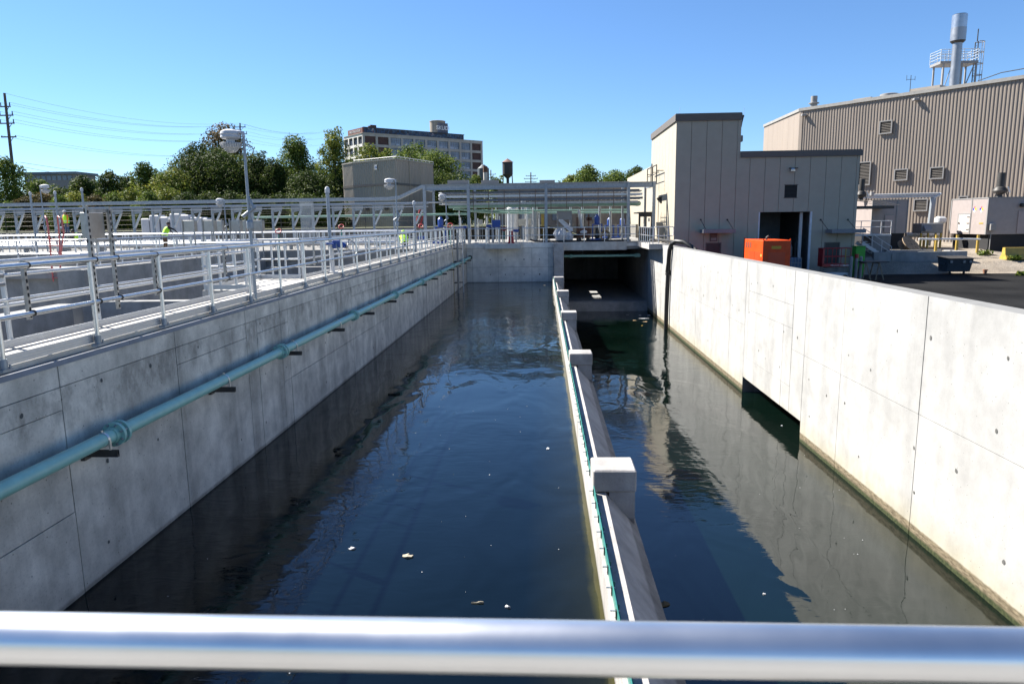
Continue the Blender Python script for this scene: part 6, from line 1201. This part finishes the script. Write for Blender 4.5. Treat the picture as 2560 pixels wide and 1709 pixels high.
t = T('water_tower', 'dark water tower with a conical rust-brown roof on legs', 'water tower', (q.x, YW, 6)); TD = M('dark_tank', (0.02, 0.022, 0.025), 0.7, 0, 0.3, 0.5)
MB().lathe((q.x, YW, 0), [(r * 0.15, zbk - 1.6), (r * 0.8, zbk - 0.5), (r, zbk), (r, zk)], 20).build('tank', TD, t); MB().lathe((q.x, YW, 0), [(r * 1.15, zk), (r * 0.6, zk + (zt_ - zk) * 0.5), (0.02, zt_)], 20, False).build('roof', M('rust_roof', (0.16, 0.09, 0.07), 0.8), t)
for sx in (-1, 1):
    for sy in (-1, 1): MB().cyl((q.x + sx * r * 1.25, YW + sy * r * 1.2, 5), (q.x + sx * r * 0.85, YW + sy * r * 0.8, zbk), 0.13, n=6).build('leg', TD, t)
MB().cyl((q.x, YW, 5), (q.x, YW, zbk - 1), 0.5, n=8).build('riser', TD, t)
q = at_y(1213, 416, 150); t = T('chimney', 'slim pale chimney with a red-brown top right of the factory', 'chimney', (q.x, 150, 4)); MB().cyl((q.x, 150, 4), (q.x, 150, q.z - 1.2), 0.42, n=12).build('shaft', M('pale_brick', (0.5, 0.46, 0.42), 0.8), t); MB().cyl((q.x, 150, q.z - 1.2), (q.x, 150, q.z), 0.46, n=12).build('cap', RUST, t)
q = at_y(1208, 412, 200); t = T('dark_silo', 'dark cylindrical silo behind the slim chimney', 'silo', (q.x, 200, 4)); MB().lathe((q.x, 200, 4), [(1.6, 0), (1.6, q.z - 5), (0.4, q.z - 4)], 14).build('shell', M('slate_silo', (0.06, 0.075, 0.085), 0.6), t)
def upole(label, px, ptop, pbase_x, Y, arms, r=0.16):
    a_ = at_y(px, ptop, Y); base = at_y(pbase_x, 560, Y); t = T('utility_pole', label, 'utility pole', (base.x, Y, 3.9), 0, 'utility poles'); tp = Vector((a_.x, Y, a_.z)); bs_ = Vector((base.x, Y, 3.9))
    MB().cyl(bs_, tp, r * 1.25, r * 0.8, n=8).build('pole', POLE, t); tips = []
    for (py, hw, ins) in arms:
        q = at_y(px, py, Y); f = (q.z - bs_.z) / (tp.z - bs_.z); x = bs_.x + (tp.x - bs_.x) * f
        am = MB().bar((x - hw, Y - 0.1, q.z), (x + hw, Y - 0.1, q.z), 0.14, 0.16).bar((x, Y - 0.12, q.z - 0.9), (x + hw * 0.6, Y - 0.12, q.z - 0.1), 0.06).build('crossarm', POLE, t)
        for s_ in (-1, 1): MB().cyl((x + s_ * (hw - 0.1), Y - 0.1, q.z + 0.08), (x + s_ * (hw - 0.1), Y - 0.1, q.z + ins), 0.07, n=6).build('insulator', DSTEEL, am); tips.append(Vector((x + s_ * (hw - 0.1), Y - 0.1, q.z + ins)))
    return t, tips, tp
t1, tips, tp1 = upole('tall wooden utility pole with four crossarms at the far left', 11, 233, 47, 100, ((267, 0.75, 0.55), (289, 1.0, 0.55), (309, 1.05, 0.55), (343, 1.1, 0.2)), 0.2)
t2, tips2, tp2 = upole('utility pole top poking out of the tallest tree', 600, 308, 604, 150, ((318, 1.2, 0.5), (335, 1.5, 0.5), (352, 1.5, 0.5), (385, 1.6, 0.2)), 0.2)
upole('small far utility pole right of the water tower', 1327, 431, 1327, 230, ((440, 1.6, 0.3), (447, 2.2, 0.3), (455, 1.8, 0.3)), 0.22); upole('small far utility pole left of the water tower', 1227, 425, 1227, 230, ((436, 1.6, 0.3), (444, 1.8, 0.3)), 0.2)
wn = ['topmost', 'second', 'third', 'fourth', 'fifth', 'sixth', 'seventh', 'eighth', 'lowest']
prs = [(tp1, tp2)] + list(zip(tips, tips2))
for k, (a_, c_) in enumerate(prs):
    o = MB(); pts = [a_.lerp(c_, i / 14) + Vector((0, 0, -1.6 * 4 * (i / 14) * (1 - i / 14))) for i in range(15)]; ext = c_ + (c_ - a_) * 0.6; pts += [c_.lerp(ext, i / 6) + Vector((0, 0, -1.0 * 4 * (i / 6) * (1 - i / 6))) for i in range(1, 7)]
    thing1('power_line', wn[k] + ' power line strung right from the tall utility pole', 'wire', o.tube(pts, 0.017, 4, False), M('wire', (0.2, 0.27, 0.36), 0.6), 'power lines')
for k, (pa, pb, nm) in enumerate((((50, 406), (255, 426), 'upper'), ((50, 416), (200, 434), 'lower'))):
    a_, c_ = at_y(*pa, 100), at_y(*pb, 170); thing1('telephone_wire', nm + ' telephone wire sloping down from the tall pole to the trees', 'wire', MB().tube([a_, a_.lerp(c_, 0.5) + Vector((0, 0, -0.5)), c_], 0.025, 4, False), M('wire2', (0.05, 0.06, 0.07), 0.6), 'telephone wires')
# retaining wall and fence below the trees
t = T('retaining_wall', 'dark weathered retaining wall below the tree line', 'wall', (-25, 62, ZD)); MB().box(-60, -9, 61.8, 62.2, 2.3, 3.96).build('wall', concrete('concrete_old', (0.2, 0.19, 0.17), 0.5, 0.3), t); MB().box(-9, 8.2, 66.0, 66.4, 2.0, 3.96).box(8.0, 8.2, 62, 66.4, 0, 3.96).build('wall', MATS['concrete_old'], t)
t = T('mesh_fence', 'dark post-and-wire fence along the retaining wall', 'fence', (-30, 62, 3.96)); b = MB()
for i in range(20): MB().cyl((-58 + 2.5 * i, 62, 3.96), (-58 + 2.5 * i, 62, 5.5), 0.03, n=5).build('post', DSTEEL, t)
for z in (4.1, 4.5, 4.9, 5.3, 5.48): MB().cyl((-58, 62, z), (-10.5, 62, z), 0.012, n=4).build('wire', DSTEEL, t)

# ================================================================ TREES
LF = {'dark': leafmat('leaf_dark', (0.013, 0.028, 0.007), (0.04, 0.065, 0.014), (0.1, 0.122, 0.027)), 'mid': leafmat('leaf_mid', (0.026, 0.052, 0.01), (0.085, 0.13, 0.024), (0.18, 0.21, 0.042)),
      'pale': leafmat('leaf_pale', (0.04, 0.07, 0.012), (0.13, 0.17, 0.028), (0.26, 0.25, 0.05)), 'brown': leafmat('leaf_autumn', (0.035, 0.038, 0.014), (0.1, 0.085, 0.033), (0.19, 0.12, 0.06))}
def leaves(name, mat, parent, centers, radii, n, leaf, seed, off):
    rg = np.random.default_rng(seed); C = np.array(centers); Rr = np.array(radii); w = Rr ** 2; k = rg.choice(len(C), n, p=w / w.sum())
    d = rg.normal(size=(n, 3)); d /= np.linalg.norm(d, axis=1)[:, None]; rad = rg.uniform(0.45, 1.08, n) ** 0.6
    p = C[k] + d * (Rr[k] * rad)[:, None] * np.array([1, 1, 0.85])
    nn = d * 0.7 + rg.normal(size=(n, 3)) * 0.6 + np.array([0, 0, 0.35]); nn /= np.linalg.norm(nn, axis=1)[:, None]
    a = np.cross(nn, rg.normal(size=(n, 3))); a /= np.linalg.norm(a, axis=1)[:, None]; bb = np.cross(nn, a); s = leaf * rg.uniform(0.6, 1.35, n)[:, None]
    V = np.empty((n, 4, 3)); V[:, 0] = p - a * s; V[:, 1] = p + bb * s * 0.55; V[:, 2] = p + a * s; V[:, 3] = p - bb * s * 0.55
    V -= np.array(off); me = bpy.data.meshes.new(name); me.vertices.add(4 * n); me.vertices.foreach_set('co', V.reshape(-1).astype(np.float32)); me.loops.add(4 * n); me.loops.foreach_set('vertex_index', np.arange(4 * n, dtype=np.int32)); me.polygons.add(n); me.polygons.foreach_set('loop_start', np.arange(0, 4 * n, 4, dtype=np.int32)); me.polygons.foreach_set('loop_total', np.full(n, 4, dtype=np.int32)); me.materials.append(mat); me.update(); me.validate()
    return link(name, me, parent)
def tree(label, px, ptop, hw_px, Y, kind='mid', n=5200, leaf=None, seed=1, zg=3.95, low=0.08, spiky=0.0, name='tree', group='trees along the site boundary', cat='tree'):
    q = at_y(px, ptop, Y); h = q.z - zg; w = hw_px * 1.55 * Y / 1764; n = int(n * 3.0); rr = random.Random(seed); leaf = leaf or 0.00145 * Y
    t = T(name, label, cat, (q.x, Y, zg), 0, group); off = (q.x, Y, zg); C = []; Rd = []
    nc = 44 if n > 4500 else 20
    for i in range(nc):
        f = low + (1 - low) * (i + 0.5) / nc; prof = (math.sin(math.pi * min(1, (f * 0.8 + 0.2)))) ** 0.45 if spiky < 0.5 else (1.2 - f) ** 0.6
        rad = w * rr.uniform(0.26, 0.46) * (0.55 + 0.45 * prof); a = i * 2.4 + rr.uniform(-0.5, 0.5); dd = max(0, w * prof * rr.uniform(0.35, 1.0) - rad * 0.6)
        z = zg + h * f - rad * 0.5 * (1 if f > 0.85 else 0)
        C.append((q.x + dd * math.cos(a), Y + dd * math.sin(a), z)); Rd.append(rad)
    for i in range(int(5 + 6 * spiky)):                       # stray sprays that break the outline
        a = rr.uniform(0, 6.283); f = rr.uniform(0.55, 1.0); dd = w * (1.25 - f) * rr.uniform(0.7, 1.1); C.append((q.x + dd * math.cos(a), Y + dd * math.sin(a), zg + h * min(1.0, f + 0.02))); Rd.append(w * rr.uniform(0.08, 0.16))
    leaves('crown', LF[kind], t, C, Rd, n, leaf, seed, off)
    b = MB(); b.tube([(q.x, Y, zg - 0.3), (q.x + 0.1, Y, zg + h * 0.3), (q.x - 0.05 * w, Y + 0.1, zg + h * 0.6), (q.x, Y, zg + h * 0.86)], [0.018 * h + 0.06, 0.014 * h + 0.04, 0.008 * h + 0.02, 0.02], 7)
    for i in range(3, len(C), 4): s_ = zg + max(0.15 * h, (C[i][2] - zg) * 0.6); b.tube([(q.x, Y, s_), ((q.x + C[i][0]) / 2, (Y + C[i][1]) / 2, (s_ + C[i][2]) / 2 + 0.1), C[i]], [0.006 * h + 0.02, 0.004 * h + 0.015, 0.015], 5)
    b.build('trunk', BARK, t); return t
for k, (px, pt, hw) in enumerate(((150, 470, 42), (240, 452, 44), (320, 440, 44), (395, 430, 48), (470, 405, 55), (600, 400, 60), (660, 418, 52), (715, 410, 52), (780, 405, 52), (850, 415, 50), (60, 478, 44), (1060, 420, 60))):
    tree('dark second-row tree ' + ['left of the sumac', 'behind the sumac', 'right of the sumac', 'behind the slim tree', 'behind the yellow-green tree', 'behind the tall lamp', 'right of the tall lamp', 'behind the medium tree', 'below the light-topped tree', 'touching the numbered building', 'below the office block', 'behind the numbered building right corner'][k], px, pt, hw, 106, 'dark', 3400, seed=200 + k, low=0.0, group='second row trees')
TR = [('leafy tree cut by the left edge behind the tall utility pole', 8, 392, 46, 95, 'mid', 4200, 0.15), ('low rounded tree in front of the distant office block', 96, 448, 40, 120, 'mid', 2600, 0), ('dark green tree left of the spiky sumac', 205, 440, 42, 92, 'dark', 3600, 0),
      ('dark open-branched sumac with ragged top', 272, 424, 34, 88, 'dark', 2600, 0.4), ('slim mid-green tree right of the sumac', 358, 402, 32, 94, 'mid', 3000, 0.2), ('yellow-green spreading tree below the big dark trees', 430, 425, 62, 86, 'pale', 4800, 0.1),
      ('big dark tree left of the tallest one', 490, 356, 58, 92, 'dark', 6500, 0.2), ('tallest tree with a brownish thin top', 560, 306, 62, 98, 'brown', 6200, 0.4), ('massive dark tree filling the space below the tallest', 545, 375, 95, 90, 'dark', 9000, 0.0),
      ('dark tree directly right of the tall lamp', 640, 384, 52, 92, 'dark', 5200, 0.1), ('medium tree between two taller ones right of the lamp', 688, 400, 40, 90, 'dark', 3800, 0.1), ('tall light-topped tree left of the numbered building', 738, 338, 54, 95, 'mid', 5600, 0.5),
      ('dark lower tree beside the numbered building', 770, 430, 60, 88, 'dark', 5600, 0.0), ('tall spiky yellow-green tree nearest the numbered building', 832, 322, 44, 92, 'pale', 5000, 0.6), ('dark undergrowth tree at the numbered building wall', 835, 440, 46, 90, 'dark', 4200, 0),
      ('bushy tree in front of the factory corner', 922, 357, 46, 130, 'pale', 3600, 0.1), ('small tree in front of the second factory bay', 965, 373, 30, 135, 'pale', 2400, 0.1), ('broad tree covering the middle factory bays', 1030, 362, 62, 128, 'mid', 5600, 0.1),
      ('wide dark tree right of the numbered building', 1092, 376, 66, 120, 'mid', 6200, 0.05), ('dark lower tree behind the rack left end', 1100, 430, 62, 112, 'dark', 4600, 0), ('small tree at the foot of the factory right end', 1190, 438, 26, 140, 'pale', 1800, 0), ('scrubby little tree beside the water tower legs', 1243, 444, 26, 150, 'pale', 1500, 0.3),
      ('round green tree above the rack right end', 1470, 413, 38, 110, 'mid', 3400, 0.1), ('yellowish loose tree left of the round one above the rack', 1425, 437, 28, 112, 'pale', 2000, 0.4), ('dense tree between the round tree and tan building', 1540, 428, 46, 116, 'mid', 3400, 0), ('dark tree top against the tan building', 1592, 415, 36, 118, 'dark', 3000, 0)]
for k, (lb, px, pt, hw, Y, kd, n, sp) in enumerate(TR): tree(lb, px, pt, hw, Y, kd, n, seed=11 + k, spiky=sp)
SH = [(20, 505, 30, 'mid'), (62, 492, 32, 'brown'), (105, 480, 34, 'brown'), (150, 488, 30, 'mid'), (190, 478, 32, 'pale'), (235, 488, 30, 'brown'), (280, 482, 34, 'mid'), (325, 470, 34, 'pale'), (370, 478, 32, 'mid'), (415, 465, 34, 'pale'), (465, 480, 36, 'dark'), (520, 478, 36, 'dark'), (580, 480, 40, 'dark'), (640, 482, 40, 'dark'), (700, 484, 40, 'dark'), (760, 486, 40, 'dark'), (820, 488, 38, 'dark')]
sn = ['first', 'second', 'third', 'fourth', 'fifth', 'sixth', 'seventh', 'eighth', 'ninth', 'tenth', 'eleventh', 'twelfth', 'thirteenth', 'fourteenth', 'fifteenth', 'sixteenth', 'seventeenth']
for k, (px, pt, hw, kd) in enumerate(SH): tree('shrub in the undergrowth row below the trees, %s from the left' % sn[k], px, pt, hw, 76 + (k * 7 % 5), kd, 1700, seed=60 + k, low=0.0, name='shrub', group='shrubs below the trees', cat='shrub')
for k, (px, py, Y, s_, nm) in enumerate(((2465, 612, 54.6, 0.45, 'leafy weed at the corner of the big trailer'), (2372, 618, 53.6, 0.25, 'small weed by the yellow posts, left one'), (2384, 618, 53.6, 0.22, 'small weed by the yellow posts, right one'), (2540, 619, 52.0, 0.35, 'low green weeds in front of the yellow barrier'), (2556, 660, 47.5, 0.25, 'tuft of weeds at the right edge of the gravel'))):
    q = at_y(px, py, Y); z = gz(q.x, Y); t = T('weed', nm, 'plant', (q.x, Y, z), 0, 'weeds in the yard'); leaves('foliage', LF['pale'], t, [(q.x + (i - 1.5) * s_ * 0.5, Y + 0.1 * (i % 2), z + s_ * 0.5) for i in range(4)], [s_ * 0.6] * 4, 160, 0.1, 90 + k, (q.x, Y, z))

# ================================================================ PEOPLE
def person(label, x, y, z, rz, pose, vest, shirt=CLOTH, pants=JEAN, hat=None, bag=0, h=1.76):
    s = h / 1.76; J = {}
    lean = pose.get('lean', 0); kn = pose.get('squat', 0)
    hip = Vector((0, -0.02 * kn, 0.94 - 0.5 * kn)); J['pel'] = hip; up = Vector((0, math.sin(lean), math.cos(lean))); fwd = Vector((0, math.cos(lean), -math.sin(lean)))
    J['sp'] = hip + up * 0.2; J['ch'] = hip + up * 0.42; J['nk'] = hip + up * 0.58 + fwd * 0.01; J['hd'] = J['nk'] + (up * 0.6 + Vector((0, 0.2, 0.6))).normalized() * 0.12; J['tp'] = J['hd'] + (up + Vector((0, 0.1, 0.6))).normalized() * 0.13
    R_ = {'pel': 0.15, 'sp': 0.14, 'ch': 0.165, 'nk': 0.06, 'hd': 0.095, 'tp': 0.085}; E = [('pel', 'sp'), ('sp', 'ch'), ('ch', 'nk'), ('nk', 'hd'), ('hd', 'tp')]
    for sd, sg_ in (('l', -1), ('r', 1)):
        sh = J['ch'] + up * 0.1 + Vector((sg_ * 0.19, 0, 0)); J['sh' + sd] = sh; ar = pose.get('arm' + sd, (0.05, -0.25, 0.08, -0.5)); J['el' + sd] = sh + Vector((sg_ * 0.05, ar[0], ar[1])); J['wr' + sd] = sh + Vector((sg_ * 0.03, ar[2], ar[3])); J['ha' + sd] = J['wr' + sd] + (J['wr' + sd] - J['el' + sd]).normalized() * 0.1
        J['hp' + sd] = hip + Vector((sg_ * 0.1, 0, -0.06)); J['kn' + sd] = Vector((sg_ * (0.12 + 0.1 * kn), 0.02 + 0.35 * kn, 0.5)); J['an' + sd] = Vector((sg_ * 0.12, -0.03 + pose.get('step', 0) * sg_, 0.09)); J['to' + sd] = J['an' + sd] + Vector((sg_ * 0.02, 0.17, -0.05))
        R_.update({'sh' + sd: 0.075, 'el' + sd: 0.05, 'wr' + sd: 0.036, 'ha' + sd: 0.042, 'hp' + sd: 0.1, 'kn' + sd: 0.068, 'an' + sd: 0.05, 'to' + sd: 0.045}); E += [('ch', 'sh' + sd), ('sh' + sd, 'el' + sd), ('el' + sd, 'wr' + sd), ('wr' + sd, 'ha' + sd), ('pel', 'hp' + sd), ('hp' + sd, 'kn' + sd), ('kn' + sd, 'an' + sd), ('an' + sd, 'to' + sd)]
    ks = list(J); me = bpy.data.meshes.new('body'); me.from_pydata([J[k] * s for k in ks], [(ks.index(a_), ks.index(c_)) for a_, c_ in E], []); o = bpy.data.objects.new('body', me); COL.objects.link(o)
    md = o.modifiers.new('skin', 'SKIN'); o.modifiers.new('sub', 'SUBSURF').levels = 1
    for i, k in enumerate(ks): me.skin_vertices[0].data[i].radius = (R_[k] * s, R_[k] * s * (0.75 if k in ('pel', 'sp', 'ch') else 1)); me.skin_vertices[0].data[i].use_root = (k == 'pel')
    m2 = bpy.data.meshes.new_from_object(o.evaluated_get(bpy.context.evaluated_depsgraph_get())); bpy.data.objects.remove(o); m2.name = 'body'
    m2.materials.clear(); [m2.materials.append(m_) for m_ in (shirt, pants, SKIN, DSTEEL)]
    jp = [(k, J[k] * s) for k in ks]
    for p in m2.polygons:
        k = min(jp, key=lambda kv: (kv[1] - p.center).length)[0]; p.use_smooth = True
        p.material_index = 2 if k[:2] in ('hd', 'tp', 'ha', 'nk') else 3 if k[:2] in ('an', 'to') else 1 if k[:2] in ('hp', 'kn', 'pe') else 0
    t = T('person', label, 'person', (x, y, z), rz); link('body', m2, t)
    # vest: open-bottom shell round the torso, with reflective bands
    def ring(c, a, b_): return [c + Vector((a * math.cos(2 * math.pi * i / 14), 0, 0)) + fwd * (b_ * math.sin(2 * math.pi * i / 14)) for i in range(14)]
    lv = [(-0.02, 0.21, 0.16), (0.15, 0.205, 0.155), (0.33, 0.225, 0.165), (0.48, 0.2, 0.14), (0.56, 0.1, 0.09)]; vs = []; fs = []
    for (u, a, b_) in lv: vs += [v * s for v in ring(hip + up * u, a, b_)]
    for i in range(len(lv) - 1):
        for j in range(14): fs.append((i * 14 + j, i * 14 + (j + 1) % 14, (i + 1) * 14 + (j + 1) % 14, (i + 1) * 14 + j))
    v_ = link('vest', MB().add(vs, fs, True).mesh('vest', vest), t); vs = [q * s for u in (0.1, 0.15) for q in ring(hip + up * u, 0.214, 0.164)]; link('reflective_band', MB().add(vs, [(j, (j + 1) % 14, 14 + (j + 1) % 14, 14 + j) for j in range(14)], True).mesh('reflective_band', M('reflective', (0.6, 0.62, 0.63), 0.4)), v_)
    hd = J['hd'] * s + Vector((0, 0, 0.02))
    if hat is not None: link('helmet', MB().lathe(hd, [(0.16, 0.045), (0.125, 0.05), (0.12, 0.1), (0.085, 0.15), (0.0, 0.17)], 14, False).mesh('helmet', hat), t)
    else: link('hair', MB().lathe(hd, [(0.105, -0.03), (0.118, 0.03), (0.11, 0.1), (0.07, 0.14), (0, 0.155)], 12, False).mesh('hair', M('black_hair', (0.01, 0.009, 0.008), 0.7)), t)
    return t
q = at_y(414, 615, 42.5); person('worker in a lime safety vest bending over the cabinet, seen from behind', q.x, 42.5, ZD, R(-35), {'lean': 0.42, 'arml': (0.28, -0.15, 0.42, -0.32), 'armr': (0.3, -0.12, 0.45, -0.3)}, LIME, CLOTH, M('tan_trousers', (0.12, 0.07, 0.04), 0.85), hat=CLOTH)
q = at_y(167, 560, 49.6); person('worker in a lime and orange vest with hard hat at far left', q.x, 49.6, ZD + 0.9, R(160), {'lean': 0.05}, LIME, ORV, JEAN, hat=WPAINT)
q = at_y(157, 580, 47.5); person('crouching worker in dark red trousers and white helmet at far left', q.x, 47.5, ZD, R(200), {'lean': 0.5, 'squat': 0.35, 'arml': (0.25, -0.2, 0.4, -0.35), 'armr': (0.25, -0.2, 0.4, -0.35)}, CLOTH, CLOTH, M('dark_red_cloth', (0.2, 0.03, 0.03), 0.85), hat=WPAINT)
q = at_y(198, 585, 48.0); person('squatting worker in a small lime vest right of the red ladder', q.x, 48.0, ZD, R(140), {'lean': 0.6, 'squat': 0.6, 'arml': (0.2, -0.2, 0.35, -0.35), 'armr': (0.2, -0.2, 0.35, -0.35)}, LIME, CLOTH, RUST, hat=None)
q = at_y(1011, 575, 40.5); person('worker in a bright lime hood bent low behind the walkway rail', q.x, 40.5, ZD - 0.55, R(20), {'lean': 0.75, 'arml': (0.3, -0.15, 0.45, -0.3), 'armr': (0.3, -0.15, 0.45, -0.3)}, LIME, LIME, CLOTH, hat=LIME)

# ================================================================ FLOATING LITTER
def scrap(label, px, py, z, sx, sy, mat, seed, group='floating litter'):
    q = at_z(px, py, z); rr = random.Random(seed); n = 9; vs = [(q.x, q.y, z + 0.02)]
    for i in range(n): a = 2 * math.pi * i / n; k = rr.uniform(0.55, 1.2); vs.append((q.x + sx * k * math.cos(a), q.y + sy * k * math.sin(a), z + rr.uniform(0.003, 0.025)))
    for i in range(n): v = vs[i + 1]; vs.append((v[0], v[1], z - 0.01))
    fs = [(0, i + 1, (i + 1) % n + 1) for i in range(n)] + [(i + 1, i + 1 + n, (i + 1) % n + 1 + n, (i + 1) % n + 1) for i in range(n)]
    thing1('litter', label, 'litter', MB().add(vs, fs), mat, group)
scrap('curled white scrap floating in the left channel', 881, 1371, 0, 0.055, 0.03, WHITE, 1); scrap('small dry leaf raft floating in the left channel', 1018, 1390, 0, 0.07, 0.05, M('dry_leaf', (0.3, 0.27, 0.2), 0.8), 2); scrap('tiny white fleck near the middle of the left channel', 1370, 1121, 0, 0.03, 0.05, WHITE, 3); scrap('white fleck just above the near rail', 1270, 1517, 0, 0.035, 0.02, WHITE, 4); scrap('pale twig floating near the near rail', 1195, 1507, 0, 0.07, 0.008, M('dry_leaf', (0, 0, 0)), 5); scrap('little floating fleck far down the left channel', 1362, 713, 0, 0.12, 0.06, M('dry_leaf', (0, 0, 0)), 21)
for k, (px, py, sx, sy, m_, nm) in enumerate(((1612, 796, 0.35, 0.22, WHITE, 'crumpled white plastic sheet floating by the tunnel mouth'), (1587, 801, 0.16, 0.12, M('cardboard', (0.35, 0.24, 0.13), 0.8), 'brown cardboard piece floating left of the plastic sheet'), (1614, 804, 0.2, 0.08, MATS['cardboard'], 'brown strip floating just in front of the plastic sheet'), (1600, 788, 0.1, 0.1, WHITE, 'white bit floating behind the plastic sheet'), (1568, 787, 0.12, 0.08, GREYP, 'grey bit floating left by the tunnel floor'), (1622, 788, 0.12, 0.1, WHITE, 'white bit floating right by the wall'), (1605, 814, 0.06, 0.05, YELLOW, 'yellow fleck floating in front of the litter'), (1954, 1064, 0.03, 0.03, WHITE, 'white dot floating in front of the wall opening'), (1910, 1484, 0.03, 0.025, WHITE, 'white fleck at the lower right of the sump water'))): scrap(nm, px, py, WR, sx, sy, m_, 30 + k)
scrap('brown weed clump at the foot of the weir wall', 1660, 1510, WR, 0.12, 0.1, M('weed_brown', (0.06, 0.05, 0.025), 0.9), 50)

# specks of foam, too many to count
rr = random.Random(77); b = MB()
for i in range(170):
    lft = i % 3 != 0
    if lft: x, y, z = rr.uniform(-4.8, 0.5), 4 + 30 * rr.random() ** 1.6, WL
    else: x, y, z = rr.uniform(1.6, 7.3), 6 + 38 * rr.random() ** 1.4, WR
    s = rr.uniform(0.004, 0.010); q = [(x + s * math.cos(k) * rr.uniform(0.7, 1.3), y + s * math.sin(k) * rr.uniform(0.7, 1.6), z + 0.006) for k in (0, 1.05, 2.1, 3.14, 4.2, 5.2)]
    b.add([(x, y, z + 0.012)] + q, [(0, j + 1, (j + 1) % 6 + 1) for j in range(6)])
tag(b.build('foam_specks', WHITE), 'tiny pale foam specks scattered over both channels', 'foam', kind='stuff')
